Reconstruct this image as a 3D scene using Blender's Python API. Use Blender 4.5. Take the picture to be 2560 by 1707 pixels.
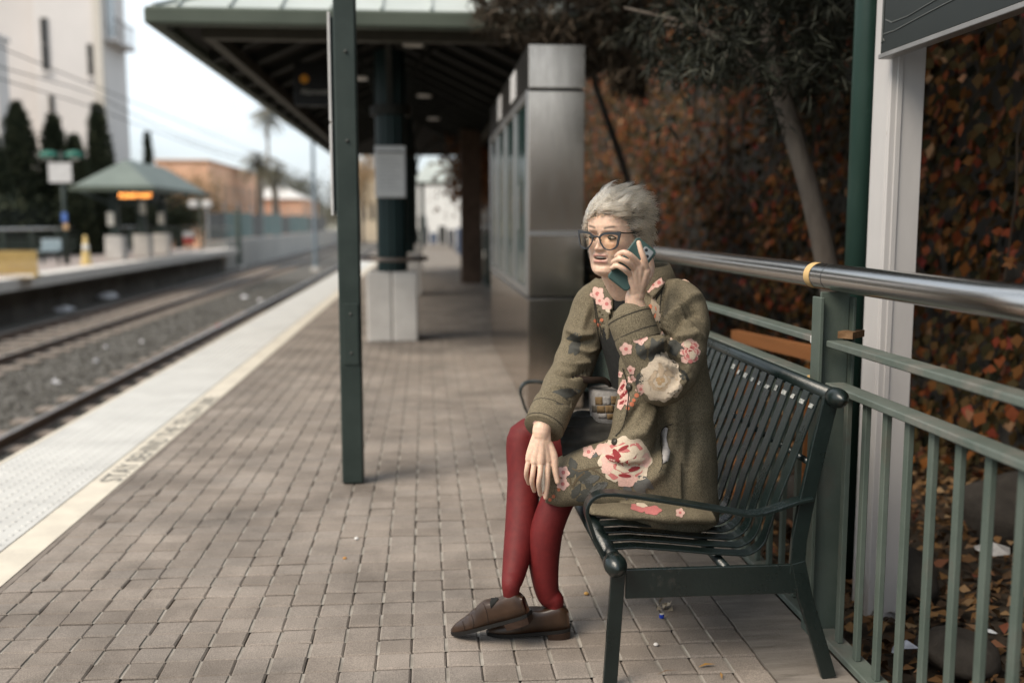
import bpy, bmesh, math, random
import numpy as np
from mathutils import Vector, Matrix, Quaternion
from mathutils.bvhtree import BVHTree
R = math.radians
random.seed(7)
rng = np.random.default_rng(7)
S = bpy.context.scene
COL = S.collection
for o in list(bpy.data.objects):
    bpy.data.objects.remove(o)

# ------------------------------------------------------------------ camera
FPX, CX, CY = 2489.0, 1280.0, 853.5
YAW, PIT, EYE = R(4.93), R(6.84), 1.25
cam = bpy.data.cameras.new('camera')
cam.sensor_width = 36.0
cam.lens = 35.0
cam.clip_start = 0.05
cam.clip_end = 3000
cam.dof.use_dof = True
cam.dof.focus_distance = 2.86
cam.dof.aperture_fstop = 1.45
camo = bpy.data.objects.new('camera', cam)
COL.objects.link(camo)
camo.location = (0, 0, EYE)
camo.rotation_euler = (R(90) - PIT, 0, -YAW)
S.camera = camo
FWD = np.array([math.sin(YAW) * math.cos(PIT), math.cos(YAW) * math.cos(PIT), -math.sin(PIT)])
RGT = np.array([math.cos(YAW), -math.sin(YAW), 0])
UPV = np.cross(RGT, FWD)
CAM = np.array([0, 0, EYE])


def ray(u, v):
    return FWD + RGT * (u - CX) / FPX - UPV * (v - CY) / FPX


def at(u, v, y):
    """survey: the point of the place seen at photograph pixel (u, v) that lies y metres down the platform"""
    d = ray(u, v)
    return CAM + d * y / d[1]


# ------------------------------------------------------------------ sky and sun
W = bpy.data.worlds.new('World')
S.world = W
W.use_nodes = True
nt = W.node_tree
nt.nodes.clear()
sun_el, sun_az = R(49), R(238)          # azimuth clockwise from +Y: from over the tracks, a little behind the camera
sky = nt.nodes.new('ShaderNodeTexSky')
sky.sky_type = 'NISHITA'
sky.sun_disc = False
sky.sun_elevation = sun_el
sky.sun_rotation = sun_az
sky.air_density = 1.0
sky.dust_density = 2.5
sky.ozone_density = 1.0
# thin high cloud over the whole sky
tc = nt.nodes.new('ShaderNodeTexCoord')
mp = nt.nodes.new('ShaderNodeMapping')
mp.inputs['Scale'].default_value = (1.2, 1.2, 3.0)
nz = nt.nodes.new('ShaderNodeTexNoise')
nz.inputs['Scale'].default_value = 1.6
nz.inputs['Detail'].default_value = 5
nz.inputs['Roughness'].default_value = 0.55
cr = nt.nodes.new('ShaderNodeValToRGB')
cr.color_ramp.elements[0].position = 0.36
cr.color_ramp.elements[0].color = (0.48, 0.48, 0.48, 1)
cr.color_ramp.elements[1].position = 0.62
cr.color_ramp.elements[1].color = (0.93, 0.93, 0.93, 1)
mx = nt.nodes.new('ShaderNodeMixRGB')
mx.inputs['Color2'].default_value = (7.0, 7.65, 8.1, 1)
bg = nt.nodes.new('ShaderNodeBackground')
bg.inputs['Strength'].default_value = 0.105
wo = nt.nodes.new('ShaderNodeOutputWorld')
L = nt.links.new
L(tc.outputs['Generated'], mp.inputs['Vector'])
L(mp.outputs['Vector'], nz.inputs['Vector'])
L(nz.outputs['Fac'], cr.inputs['Fac'])
L(cr.outputs['Color'], mx.inputs['Fac'])
L(sky.outputs['Color'], mx.inputs['Color1'])
L(mx.outputs['Color'], bg.inputs['Color'])
L(bg.outputs['Background'], wo.inputs['Surface'])
sl = bpy.data.lights.new('sun', 'SUN')
sl.energy = 2.7
sl.angle = R(32)
sl.color = (1.0, 0.88, 0.73)
so = bpy.data.objects.new('sun', sl)
COL.objects.link(so)
sd = Vector((math.sin(sun_az) * math.cos(sun_el), math.cos(sun_az) * math.cos(sun_el), math.sin(sun_el)))
so.rotation_euler = sd.to_track_quat('Z', 'Y').to_euler()
so.location = (-20, -10, 30)
S.view_settings.view_transform = 'Standard'
S.view_settings.look = 'None'
S.view_settings.exposure = 0.62
S.view_settings.gamma = 1.0
S.render.engine = 'CYCLES'
S.cycles.max_bounces = 7
S.cycles.transparent_max_bounces = 12
S.cycles.use_denoising = True
S.cycles.caustics_reflective = False
S.cycles.caustics_refractive = False

# ------------------------------------------------------------------ materials
MATS = {}


def mat(name, c1, c2=None, c3=None, rough=0.6, metal=0.0, scale=8.0, detail=4, bump=0.0, bscale=None, coat=0.0,
        rnd=0.0, stretch=(1, 1, 1), spec=0.28, ramp=None, attr=None, sss=0.0, lo=0.35, hi=0.65, rvar=0.0, wear=None):
    if name in MATS:
        return MATS[name]
    m = bpy.data.materials.new(name)
    m.use_nodes = True
    t = m.node_tree
    n = t.nodes
    lk = t.links.new
    b = n['Principled BSDF']
    b.inputs['Roughness'].default_value = rough
    b.inputs['Metallic'].default_value = metal
    b.inputs['Specular IOR Level'].default_value = spec
    b.inputs['Coat Weight'].default_value = coat
    b.inputs['Coat Roughness'].default_value = 0.15
    tc_ = n.new('ShaderNodeTexCoord')
    mp_ = n.new('ShaderNodeMapping')
    mp_.inputs['Scale'].default_value = stretch
    geo = n.new('ShaderNodeNewGeometry')
    lk(geo.outputs['Position'], mp_.inputs['Vector'])
    no = n.new('ShaderNodeTexNoise')
    no.inputs['Scale'].default_value = scale
    no.inputs['Detail'].default_value = detail
    no.inputs['Roughness'].default_value = 0.6
    lk(mp_.outputs['Vector'], no.inputs['Vector'])
    fac = no.outputs['Fac']
    if attr or rnd:
        add = n.new('ShaderNodeMath')
        add.operation = 'ADD'
        oi = n.new('ShaderNodeObjectInfo')
        lk(oi.outputs['Random'], add.inputs[0])
        if attr:
            a = n.new('ShaderNodeAttribute')
            a.attribute_name = attr
            lk(a.outputs['Fac'], add.inputs[1])
        else:
            add.inputs[1].default_value = 0
        fr = n.new('ShaderNodeMath')
        fr.operation = 'FRACT'
        lk(add.outputs[0], fr.inputs[0])
        rv = fr.outputs[0]
    cols = [c for c in (c1, c2, c3) if c is not None]
    rp = n.new('ShaderNodeValToRGB')
    e = rp.color_ramp.elements
    if ramp:
        while len(e) < len(ramp):
            e.new(0.5)
        for i, (p, c) in enumerate(ramp):
            e[i].position = p
            e[i].color = (*c, 1)
        lk(rv if (attr or rnd) else fac, rp.inputs['Fac'])
        colout = rp.outputs['Color']
    else:
        if len(cols) == 1:
            cols.append(tuple(x * 0.82 for x in cols[0]))
        while len(e) < len(cols):
            e.new(0.5)
        for i, c in enumerate(cols):
            e[i].position = lo + (hi - lo) * i / (len(cols) - 1)
            e[i].color = (*c, 1)
        if rnd:
            mixf = n.new('ShaderNodeMix')
            mixf.inputs[0].default_value = rnd
            lk(fac, mixf.inputs[2])
            lk(rv, mixf.inputs[3])
            lk(mixf.outputs[0], rp.inputs['Fac'])
        else:
            lk(fac, rp.inputs['Fac'])
        colout = rp.outputs['Color']
    if wear:                        # chipped / dirty patches of another colour: (colour, scale, low, high)
        wn = n.new('ShaderNodeTexNoise')
        wn.inputs['Scale'].default_value = wear[1]
        wn.inputs['Detail'].default_value = 6
        wn.inputs['Roughness'].default_value = 0.7
        lk(mp_.outputs['Vector'], wn.inputs['Vector'])
        mr = n.new('ShaderNodeMapRange')
        mr.inputs[1].default_value = wear[2]
        mr.inputs[2].default_value = wear[3]
        lk(wn.outputs['Fac'], mr.inputs[0])
        mc = n.new('ShaderNodeMixRGB')
        lk(mr.outputs[0], mc.inputs['Fac'])
        lk(colout, mc.inputs['Color1'])
        mc.inputs['Color2'].default_value = (*wear[0], 1)
        colout = mc.outputs['Color']
    lk(colout, b.inputs['Base Color'])
    if rvar:
        mr2 = n.new('ShaderNodeMapRange')
        mr2.inputs[3].default_value = max(0.02, rough - rvar)
        mr2.inputs[4].default_value = min(1, rough + rvar)
        lk(fac, mr2.inputs[0])
        lk(mr2.outputs[0], b.inputs['Roughness'])
    if bump:
        bn = n.new('ShaderNodeTexNoise')
        bn.inputs['Scale'].default_value = bscale or scale * 6
        bn.inputs['Detail'].default_value = 4
        lk(mp_.outputs['Vector'], bn.inputs['Vector'])
        bp = n.new('ShaderNodeBump')
        bp.inputs['Strength'].default_value = bump
        bp.inputs['Distance'].default_value = 0.01
        lk(bn.outputs['Fac'], bp.inputs['Height'])
        lk(bp.outputs['Normal'], b.inputs['Normal'])
    if sss:
        b.inputs['Subsurface Weight'].default_value = sss
        b.inputs['Subsurface Radius'].default_value = (0.010, 0.004, 0.002)
        b.inputs['Subsurface Scale'].default_value = 0.6
    MATS[name] = m
    return m


def emis(name, c, s):
    m = bpy.data.materials.new(name)
    m.use_nodes = True
    b = m.node_tree.nodes['Principled BSDF']
    b.inputs['Base Color'].default_value = (*c, 1)
    b.inputs['Emission Color'].default_value = (*c, 1)
    b.inputs['Emission Strength'].default_value = s
    MATS[name] = m
    return m


# ------------------------------------------------------------------ builders
WL = {}


def finish(name, me, material, parent=None, origin=None, smooth=False):
    """link a mesh given in world coordinates as one object, origin at its base, under parent"""
    n = len(me.vertices)
    co = np.empty(n * 3, np.float32)
    me.vertices.foreach_get('co', co)
    co = co.reshape(-1, 3)
    if origin is None:
        mn, mxx = co.min(0), co.max(0)
        origin = ((mn[0] + mxx[0]) / 2, (mn[1] + mxx[1]) / 2, mn[2])
    og = np.array(origin, np.float32)
    me.vertices.foreach_set('co', (co - og).ravel())
    if material is not None:
        ms = material if isinstance(material, (list, tuple)) else [material]
        for m in ms:
            me.materials.append(m)
    if smooth:
        me.polygons.foreach_set('use_smooth', [True] * len(me.polygons))
    me.update()
    o = bpy.data.objects.new(name, me)
    COL.objects.link(o)
    WL[o.name] = Vector(origin)
    if parent is not None:
        o.parent = parent
        o.location = Vector(origin) - WL[parent.name]
    else:
        o.location = origin
    return o


def tag(o, label=None, cat=None, group=None, kind=None):
    if label:
        o['label'] = label
    if cat:
        o['category'] = cat
    if group:
        o['group'] = group
    if kind:
        o['kind'] = kind
    return o


def thing(name, loc, label, cat, group=None):
    o = bpy.data.objects.new(name, None)
    o.empty_display_size = 0.1
    COL.objects.link(o)
    o.location = loc
    WL[o.name] = Vector(loc)
    return tag(o, label, cat, group)


class MB:
    def __init__(s):
        s.v = []
        s.f = []
        s.m = []

    def raw(s, vs, fs, mi=0):
        k = len(s.v)
        s.v += [tuple(map(float, p)) for p in vs]
        s.f += [tuple(i + k for i in f) for f in fs]
        s.m += [mi] * len(fs)
        return s

    def box(s, x0, x1, y0, y1, z0, z1, mi=0):
        return s.raw([(x0, y0, z0), (x1, y0, z0), (x1, y1, z0), (x0, y1, z0), (x0, y0, z1), (x1, y0, z1), (x1, y1, z1), (x0, y1, z1)],
                     [(0, 3, 2, 1), (4, 5, 6, 7), (0, 1, 5, 4), (1, 2, 6, 5), (2, 3, 7, 6), (3, 0, 4, 7)], mi)

    def bbox(s, x0, x1, y0, y1, z0, z1, b=0.005, mi=0):
        """box with chamfered edges"""
        bm = bmesh.new()
        bmesh.ops.create_cube(bm, size=1)
        bmesh.ops.scale(bm, verts=bm.verts, vec=(x1 - x0, y1 - y0, z1 - z0))
        bmesh.ops.translate(bm, verts=bm.verts, vec=((x0 + x1) / 2, (y0 + y1) / 2, (z0 + z1) / 2))
        bmesh.ops.bevel(bm, geom=bm.edges[:], offset=b, segments=1, affect='EDGES', profile=0.5)
        bm.verts.index_update()
        s.raw([v.co[:] for v in bm.verts], [[v.index for v in f.verts] for f in bm.faces], mi)
        bm.free()
        return s

    def bar(s, p, q, w, h, up=(0, 0, 1), mi=0):
        """rectangular bar from p to q"""
        p, q = Vector(p), Vector(q)
        d = (q - p).normalized()
        upv = Vector(up)
        a = d.cross(upv)
        if a.length < 1e-5:
            a = d.cross(Vector((1, 0, 0)))
        a.normalize()
        c = a.cross(d).normalized()
        vs = []
        for e in (p, q):
            for sx, sy in ((-1, -1), (1, -1), (1, 1), (-1, 1)):
                vs.append(e + a * (sx * w / 2) + c * (sy * h / 2))
        return s.raw(vs, [(0, 1, 2, 3), (7, 6, 5, 4), (0, 4, 5, 1), (1, 5, 6, 2), (2, 6, 7, 3), (3, 7, 4, 0)], mi)

    def ribbon(s, pts, w, t, wdir, mi=0):
        """flat bar swept along pts; width along wdir, thickness t across"""
        pts = [Vector(p) for p in pts]
        wd = Vector(wdir).normalized()
        vs = []
        for i, p in enumerate(pts):
            d = (pts[min(i + 1, len(pts) - 1)] - pts[max(i - 1, 0)]).normalized()
            nrm = d.cross(wd).normalized()
            for a, c in ((-1, -1), (1, -1), (1, 1), (-1, 1)):
                vs.append(p + wd * (a * w / 2) + nrm * (c * t / 2))
        fs = [(3, 2, 1, 0)]
        for i in range(len(pts) - 1):
            k = i * 4
            for j in range(4):
                fs.append((k + j, k + (j + 1) % 4, k + 4 + (j + 1) % 4, k + 4 + j))
        k = (len(pts) - 1) * 4
        fs.append((k, k + 1, k + 2, k + 3))
        return s.raw(vs, fs, mi)

    def tube(s, pts, rad, seg=12, mi=0, cap=True, flat=1.0, ref=None):
        """round tube along pts; rad a number or a list"""
        pts = [Vector(p) for p in pts]
        n = len(pts)
        rs = rad if isinstance(rad, (list, tuple, np.ndarray)) else [rad] * n
        d0 = (pts[1] - pts[0]).normalized()
        a = Vector(ref) if ref is not None else (Vector((0, 0, 1)) if abs(d0.z) < 0.9 else Vector((1, 0, 0)))
        vs = []
        for i, p in enumerate(pts):
            d = (pts[min(i + 1, n - 1)] - pts[max(i - 1, 0)]).normalized()
            a = (a - d * a.dot(d)).normalized()
            c = d.cross(a)
            for j in range(seg):
                th = 2 * math.pi * j / seg
                vs.append(p + a * (rs[i] * math.cos(th)) + c * (rs[i] * flat * math.sin(th)))
        fs = []
        for i in range(n - 1):
            for j in range(seg):
                fs.append((i * seg + j, i * seg + (j + 1) % seg, (i + 1) * seg + (j + 1) % seg, (i + 1) * seg + j))
        if cap:
            fs.append(tuple(reversed(range(seg))))
            fs.append(tuple((n - 1) * seg + j for j in range(seg)))
        return s.raw(vs, fs, mi)

    def cyl(s, c, r, z0, z1, seg=20, r2=None, mi=0):
        return s.tube([(c[0], c[1], z0), (c[0], c[1], z1)], [r, r if r2 is None else r2], seg, mi, ref=(1, 0, 0))

    def ball(s, c, r, seg=16, rings=10, mi=0):
        r = (r, r, r) if isinstance(r, (int, float)) else r
        vs = [(c[0], c[1], c[2] + r[2])]
        for i in range(1, rings):
            ph = math.pi * i / rings
            for j in range(seg):
                th = 2 * math.pi * j / seg
                vs.append((c[0] + r[0] * math.sin(ph) * math.cos(th), c[1] + r[1] * math.sin(ph) * math.sin(th), c[2] + r[2] * math.cos(ph)))
        vs.append((c[0], c[1], c[2] - r[2]))
        fs = [(0, 1 + j, 1 + (j + 1) % seg) for j in range(seg)]
        for i in range(rings - 2):
            for j in range(seg):
                a, b = 1 + i * seg + j, 1 + i * seg + (j + 1) % seg
                fs.append((a, a + seg, b + seg, b))
        k = 1 + (rings - 2) * seg
        fs += [(len(vs) - 1, k + (j + 1) % seg, k + j) for j in range(seg)]
        return s.raw(vs, fs, mi)

    def build(s, name, material, parent=None, smooth=False, origin=None, bevel=0.0):
        me = bpy.data.meshes.new(name)
        me.from_pydata(s.v, [], s.f)
        if any(s.m):
            me.polygons.foreach_set('material_index', s.m)
        o = finish(name, me, material, parent, origin, smooth)
        if bevel:
            md = o.modifiers.new('edge', 'BEVEL')
            md.width = bevel
            md.segments = 2
            md.limit_method = 'ANGLE'
        return o


def clone(o, delta, parent=None, name=None):
    c = o.copy()
    COL.objects.link(c)
    WL[c.name] = WL[o.name] + Vector(delta)
    if parent is not None:
        c.parent = parent
        c.location = WL[c.name] - WL[parent.name]
    else:
        c.location = WL[c.name]
    return c


def clone_tree(o, delta, label=None):
    c = clone(o, delta)
    if label:
        c['label'] = label
    for ch in list(o.children):
        cc = clone(ch, delta, c)
        for g in list(ch.children):
            clone(g, delta, cc)
    return c


def text_mesh(body, size, m4, font_bold=False, spacing=1.0, sx=1.0):
    """letters as a flat mesh in world coordinates (m4 places the text plane)"""
    cu = bpy.data.curves.new('lettering', 'FONT')
    cu.body = body
    cu.size = size
    cu.space_character = spacing
    cu.extrude = 0.0
    to = bpy.data.objects.new('lettering', cu)
    COL.objects.link(to)
    bpy.context.view_layer.update()
    dg = bpy.context.evaluated_depsgraph_get()
    me = bpy.data.meshes.new_from_object(to.evaluated_get(dg))
    bpy.data.objects.remove(to)
    me.transform(m4 @ Matrix.Diagonal((sx, 1, 1, 1)))
    return me


def leaves_mesh(name, cen, dirs, nrm, length, width, bend=0.25, rnd=None, six=False):
    """many small leaves in one mesh; each a bent, pointed blade"""
    N = len(cen)
    d = dirs / np.linalg.norm(dirs, axis=1, keepdims=True)
    a = np.cross(d, nrm)
    a /= np.linalg.norm(a, axis=1, keepdims=True) + 1e-9
    nn = np.cross(a, d)
    Ls = np.asarray(length).reshape(-1, 1)
    Ws = np.asarray(width).reshape(-1, 1)
    p0 = cen
    mid = cen + d * Ls * 0.45 + nn * Ls * bend * 0.35
    p1 = mid + a * Ws * 0.5
    p2 = mid - a * Ws * 0.5
    p3 = cen + d * Ls
    V = np.stack([p0, p1, p3, p2], 1).reshape(-1, 3)
    me = bpy.data.meshes.new(name)
    me.vertices.add(N * 4)
    me.vertices.foreach_set('co', V.astype(np.float32).ravel())
    idx = np.arange(N * 4).reshape(-1, 4)
    tri = np.stack([idx[:, [0, 1, 3]], idx[:, [1, 2, 3]]], 1).reshape(-1, 3)
    me.loops.add(len(tri) * 3)
    me.loops.foreach_set('vertex_index', tri.ravel())
    me.polygons.add(len(tri))
    me.polygons.foreach_set('loop_start', np.arange(0, len(tri) * 3, 3))
    me.update(calc_edges=True)
    at_ = me.attributes.new('rnd', 'FLOAT', 'POINT')
    if rnd is None:
        rnd = rng.random(N)
    at_.data.foreach_set('value', np.repeat(rnd, 4).astype(np.float32))
    return me
# ================================================================== THE SETTING
paver_ramp = [(0.0, (0.225, 0.192, 0.164)), (0.35, (0.255, 0.219, 0.188)), (0.7, (0.248, 0.217, 0.190)), (1.0, (0.282, 0.242, 0.208))]


def paver_material():
    m = mat('paver stone', None, rough=0.82, scale=30, bump=0.35, bscale=220, attr='rnd', ramp=paver_ramp, spec=0.2)
    t = m.node_tree
    n = t.nodes
    b = n['Principled BSDF']
    src = b.inputs['Base Color'].links[0].from_socket
    geo = n.new('ShaderNodeNewGeometry')
    # speckled aggregate and broad stains
    n1 = n.new('ShaderNodeTexNoise')
    n1.inputs['Scale'].default_value = 260
    n1.inputs['Detail'].default_value = 2
    n2 = n.new('ShaderNodeTexNoise')
    n2.inputs['Scale'].default_value = 1.7
    n2.inputs['Detail'].default_value = 6
    n2.inputs['Roughness'].default_value = 0.65
    mu = None
    for nn_, lo_, hi_ in ((n1, 0.74, 1.22), (n2, 0.56, 1.26)):
        t.links.new(geo.outputs['Position'], nn_.inputs['Vector'])
        r_ = n.new('ShaderNodeMapRange')
        r_.inputs[1].default_value = 0.3
        r_.inputs[2].default_value = 0.7
        r_.inputs[3].default_value = lo_
        r_.inputs[4].default_value = hi_
        t.links.new(nn_.outputs['Fac'], r_.inputs[0])
        mm = n.new('ShaderNodeMixRGB')
        mm.blend_type = 'MULTIPLY'
        mm.inputs['Fac'].default_value = 1
        t.links.new(src, mm.inputs['Color1'])
        t.links.new(r_.outputs[0], mm.inputs['Color2'])
        src = mm.outputs['Color']
    t.links.new(src, b.inputs['Base Color'])
    return m


M_paver = paver_material()
M_grout = mat('sand in the groove', (0.33, 0.305, 0.27), (0.20, 0.18, 0.155), rough=0.95, scale=9)
M_joint = mat('dark joint bed', (0.060, 0.052, 0.044), (0.09, 0.08, 0.068), rough=0.95, scale=25)
M_conc = mat('broomed concrete', (0.17, 0.15, 0.13), (0.24, 0.215, 0.19), rough=0.9, scale=5, bump=0.4, bscale=90, stretch=(1, 6, 1), wear=((0.08, 0.07, 0.06), 2.2, 0.55, 0.75))
M_concl = mat('pale cast concrete', (0.60, 0.575, 0.54), (0.50, 0.475, 0.445), rough=0.85, scale=4, bump=0.15, bscale=70)
M_tact = mat('tactile white', (0.54, 0.535, 0.51), (0.46, 0.455, 0.435), rough=0.65, scale=3, wear=((0.42, 0.40, 0.37), 5, 0.60, 0.85))
M_yell = mat('cream line paint', (0.62, 0.57, 0.475), (0.52, 0.475, 0.40), rough=0.7, scale=6, wear=((0.36, 0.32, 0.27), 9, 0.60, 0.85))
M_black = mat('black lettering', (0.13, 0.125, 0.12), (0.32, 0.305, 0.27), rough=0.8, scale=50)
M_ball = mat('ballast stone', (0.06, 0.056, 0.048), (0.11, 0.103, 0.092), (0.19, 0.18, 0.163), rough=0.95, scale=14, detail=8, bump=1.0, bscale=30, lo=0.3, hi=0.8)
M_rail = mat('worn steel rail', (0.09, 0.06, 0.045), (0.15, 0.10, 0.075), rough=0.5, metal=0.5, scale=4)
M_railtop = mat('polished rail head', (0.45, 0.45, 0.46), (0.35, 0.34, 0.34), rough=0.32, metal=0.9, scale=3)
M_sleep = mat('concrete sleeper', (0.26, 0.22, 0.185), (0.19, 0.155, 0.13), rough=0.9, scale=5)
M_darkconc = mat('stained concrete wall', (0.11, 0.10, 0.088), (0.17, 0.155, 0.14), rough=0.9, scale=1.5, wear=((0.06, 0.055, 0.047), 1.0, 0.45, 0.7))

# the ground: one sheet to the horizon, just under the ballast
o = MB().raw([(-900, -60, -1.16), (900, -60, -1.16), (900, 1500, -1.16), (-900, 1500, -1.16)], [(0, 1, 2, 3)]).build('ground', mat('dry ground', (0.16, 0.145, 0.12), (0.22, 0.20, 0.165), rough=0.95, scale=0.3))
tag(o, kind='structure')
o = MB().raw([(-9.6, -6, -1.10), (-2.0, -6, -1.10), (-2.0, 220, -1.10), (-9.6, 220, -1.10)], [(0, 1, 2, 3)]).build('trackbed', M_ball)
tag(o, kind='structure')

# loose stones lying over the trackbed
N = 26000
yy = 6 + 34 * rng.random(N) ** 1.6
xx = -9.0 + 6.2 * rng.random(N)
vs, fs = [], []
octv = np.array([(1, 0, 0), (-1, 0, 0), (0, 1, 0), (0, -1, 0), (0, 0, 1), (0, 0, -1)], float)
octf = np.array([(0, 2, 4), (2, 1, 4), (1, 3, 4), (3, 0, 4), (2, 0, 5), (1, 2, 5), (3, 1, 5), (0, 3, 5)])
sc = rng.uniform(0.012, 0.028, (N, 1, 1)) * rng.uniform(0.6, 1.3, (N, 1, 3))
an = rng.uniform(0, 6.28, N)
V = octv[None] * sc
ca, sa = np.cos(an)[:, None], np.sin(an)[:, None]
V = np.stack([V[..., 0] * ca - V[..., 1] * sa, V[..., 0] * sa + V[..., 1] * ca, V[..., 2]], -1)
V += np.stack([xx, yy, np.full(N, -1.085)], 1)[:, None]
Fc = (octf[None] + 6 * np.arange(N)[:, None, None]).reshape(-1, 3)
me = bpy.data.meshes.new('ballast')
me.from_pydata(V.reshape(-1, 3).tolist(), [], Fc.tolist())
a_ = me.attributes.new('rnd', 'FLOAT', 'POINT')
a_.data.foreach_set('value', np.repeat(rng.random(N), 6).astype(np.float32))
o = finish('gravel', me, mat('ballast chips', None, rough=0.95, attr='rnd', ramp=[(0, (0.05, 0.047, 0.04)), (0.6, (0.10, 0.094, 0.083)), (0.95, (0.16, 0.15, 0.133)), (1, (0.34, 0.32, 0.30))]))
tag(o, 'grey ballast stones spread between the tracks', 'gravel', kind='stuff')


def rail(x, label):
    root = thing('rail', (x, 40, -1.1), label, 'rail', 'running rails of the two tracks')
    b = MB()
    prof = [(-0.07, -1.09), (0.07, -1.09), (0.07, -1.075), (0.012, -1.055), (0.012, -0.985), (0.036, -0.975), (0.036, -0.952), (-0.036, -0.952), (-0.036, -0.975), (-0.012, -0.985), (-0.012, -1.055), (-0.07, -1.075)]
    n = len(prof)
    b.raw([(x + p[0], y, p[1]) for y in (-5, 200) for p in prof], [(j, (j + 1) % n, n + (j + 1) % n, n + j) for j in range(n)])
    b.build('rail_body', M_rail, root)
    MB().box(x - 0.03, x + 0.03, -5, 200, -0.9515, -0.947).build('rail_head', M_railtop, root)
    return root


rail(-2.95, 'steel rail right under the edge of the near platform')
rail(-4.38, 'steel rail beside the dark gap along the near platform')
rail(-6.97, 'steel rail of the far track on its ballast side')
rail(-8.38, 'steel rail of the far track nearest the opposite platform')
sleeper = None
for trk, (xc, grp) in enumerate(((-7.675, 'sleepers of the far track'), (-3.665, 'sleepers of the near track'))):
    for k in range(58 if trk == 0 else 24):
        y = 9.0 + 0.75 * k
        if sleeper is None:
            sleeper = MB().bbox(xc - 1.2, xc + 1.2, y - 0.12, y + 0.12, -1.13, -1.062, 0.012).build('sleeper', M_sleep)
            s_ = sleeper
        else:
            s_ = clone(sleeper, (xc + 7.675, y - 9.0, 0))
        tag(s_, 'concrete sleeper in the row under the far rails' if trk == 0 else 'concrete sleeper in the row under the near rails', 'sleeper', grp)

# ------------------------------------------------------------------ near platform
XP0, XP1 = -1.453, 0.947
o = MB().box(-2.235, 1.24, -3, 34, -0.30, -0.022).raw([], []).build('platform', M_joint)
tag(o, kind='structure')
PLAT = o
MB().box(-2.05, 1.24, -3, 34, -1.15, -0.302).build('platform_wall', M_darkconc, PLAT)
hw, hd, ch, gp = 0.0988, 0.0481, 0.0052, 0.0042


def paver_geo(cx, cy, cz, tx=0, ty=0):
    """one 20 x 10 cm stone: two chamfered heads with a sanded groove between them"""
    vs, fs, mi = [], [], []
    Z = lambda x, y: cz + tx * (x - cx) + ty * (y - cy)
    for s_ in (-1, 1):
        x0, x1 = (cx - hw, cx - .004) if s_ < 0 else (cx + .004, cx + hw)
        k = len(vs)
        c0 = (ch, .002) if s_ < 0 else (.002, ch)
        outer = [(x0, cy - hd), (x1, cy - hd), (x1, cy + hd), (x0, cy + hd)]
        inner = [(x0 + c0[0], cy - hd + ch), (x1 - c0[1], cy - hd + ch), (x1 - c0[1], cy + hd - ch), (x0 + c0[0], cy + hd - ch)]
        vs += [(x, y, Z(x, y) - 0.0045) for x, y in outer] + [(x, y, Z(x, y)) for x, y in inner] + [(x, y, cz - 0.03) for x, y in outer]
        fs.append((k + 4, k + 5, k + 6, k + 7))
        mi.append(0)
        for j in range(4):
            jj = (j + 1) % 4
            mid = (s_ < 0 and j == 1) or (s_ > 0 and j == 3)
            fs.append((k + j, k + jj, k + 4 + jj, k + 4 + j))
            mi.append(1 if mid else 0)
            if not mid:
                fs.append((k + 8 + j, k + 8 + jj, k + jj, k + j))
                mi.append(0)
    fs.append((1, 12, 15, 2))
    mi.append(1)
    return vs, fs, mi


def paver_cells(y0, rows):
    out = []
    for r in range(rows):
        y = y0 + 0.1 * r + 0.05
        off = 0.0 if (round(y * 10 - 0.5) % 2 == 0) else 0.1
        x = XP0 + 0.1 + off
        while x < XP1 - 0.05:
            out.append((x, y))
            x += 0.2
    return out


pv = []
for k in range(12):
    me = bpy.data.meshes.new('paver')
    vs, fs, mi = paver_geo(0, 0, 0, random.uniform(-0.02, 0.02), random.uniform(-0.035, 0.035))
    me.from_pydata(vs, [], fs)
    me.polygons.foreach_set('material_index', mi)
    me.materials.append(M_paver)
    me.materials.append(M_grout)
    pv.append(me)
cells = paver_cells(2.2, 25)
for x, y in cells:
    o = bpy.data.objects.new('paver', random.choice(pv))
    COL.objects.link(o)
    o.parent = PLAT
    o.location = Vector((x + random.uniform(-.0008, .0008), y + random.uniform(-.0008, .0008), random.uniform(-0.0025, 0.0025))) - WL[PLAT.name]
vs, fs, mi, rr = [], [], [], []
for x, y in paver_cells(4.7, 230) + paver_cells(1.4, 8):
    a, b_, c_ = paver_geo(x, y, random.uniform(-0.0015, 0.0015), random.uniform(-0.012, 0.012), random.uniform(-0.02, 0.02))
    k = len(vs)
    vs += a
    fs += [tuple(i + k for i in f) for f in b_]
    mi += c_
    rr += [random.random()] * len(a)
# half stones that close each staggered row at both sides
for r in range(263):
    y = 1.4 + 0.1 * r + 0.05
    if round(y * 10 - 0.5) % 2 == 1:
        for x0 in (XP0, XP1 - 0.1):
            k = len(vs)
            z = random.uniform(-0.0015, 0.0015)
            o4 = [(x0 + .0015, y - hd), (x0 + .0990, y - hd), (x0 + .0990, y + hd), (x0 + .0015, y + hd)]
            i4 = [(x0 + .006, y - hd + ch), (x0 + .094, y - hd + ch), (x0 + .094, y + hd - ch), (x0 + .006, y + hd - ch)]
            vs += [(p, q, z - .0045) for p, q in o4] + [(p, q, z) for p, q in i4] + [(p, q, z - .03) for p, q in o4]
            fs.append((k + 4, k + 5, k + 6, k + 7))
            mi.append(0)
            for j in range(4):
                jj = (j + 1) % 4
                fs += [(k + j, k + jj, k + 4 + jj, k + 4 + j), (k + 8 + j, k + 8 + jj, k + jj, k + j)]
                mi += [0, 0]
            rr += [random.random()] * 12
me = bpy.data.meshes.new('paving')
me.from_pydata(vs, [], fs)
me.polygons.foreach_set('material_index', mi)
a_ = me.attributes.new('rnd', 'FLOAT', 'POINT')
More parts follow.
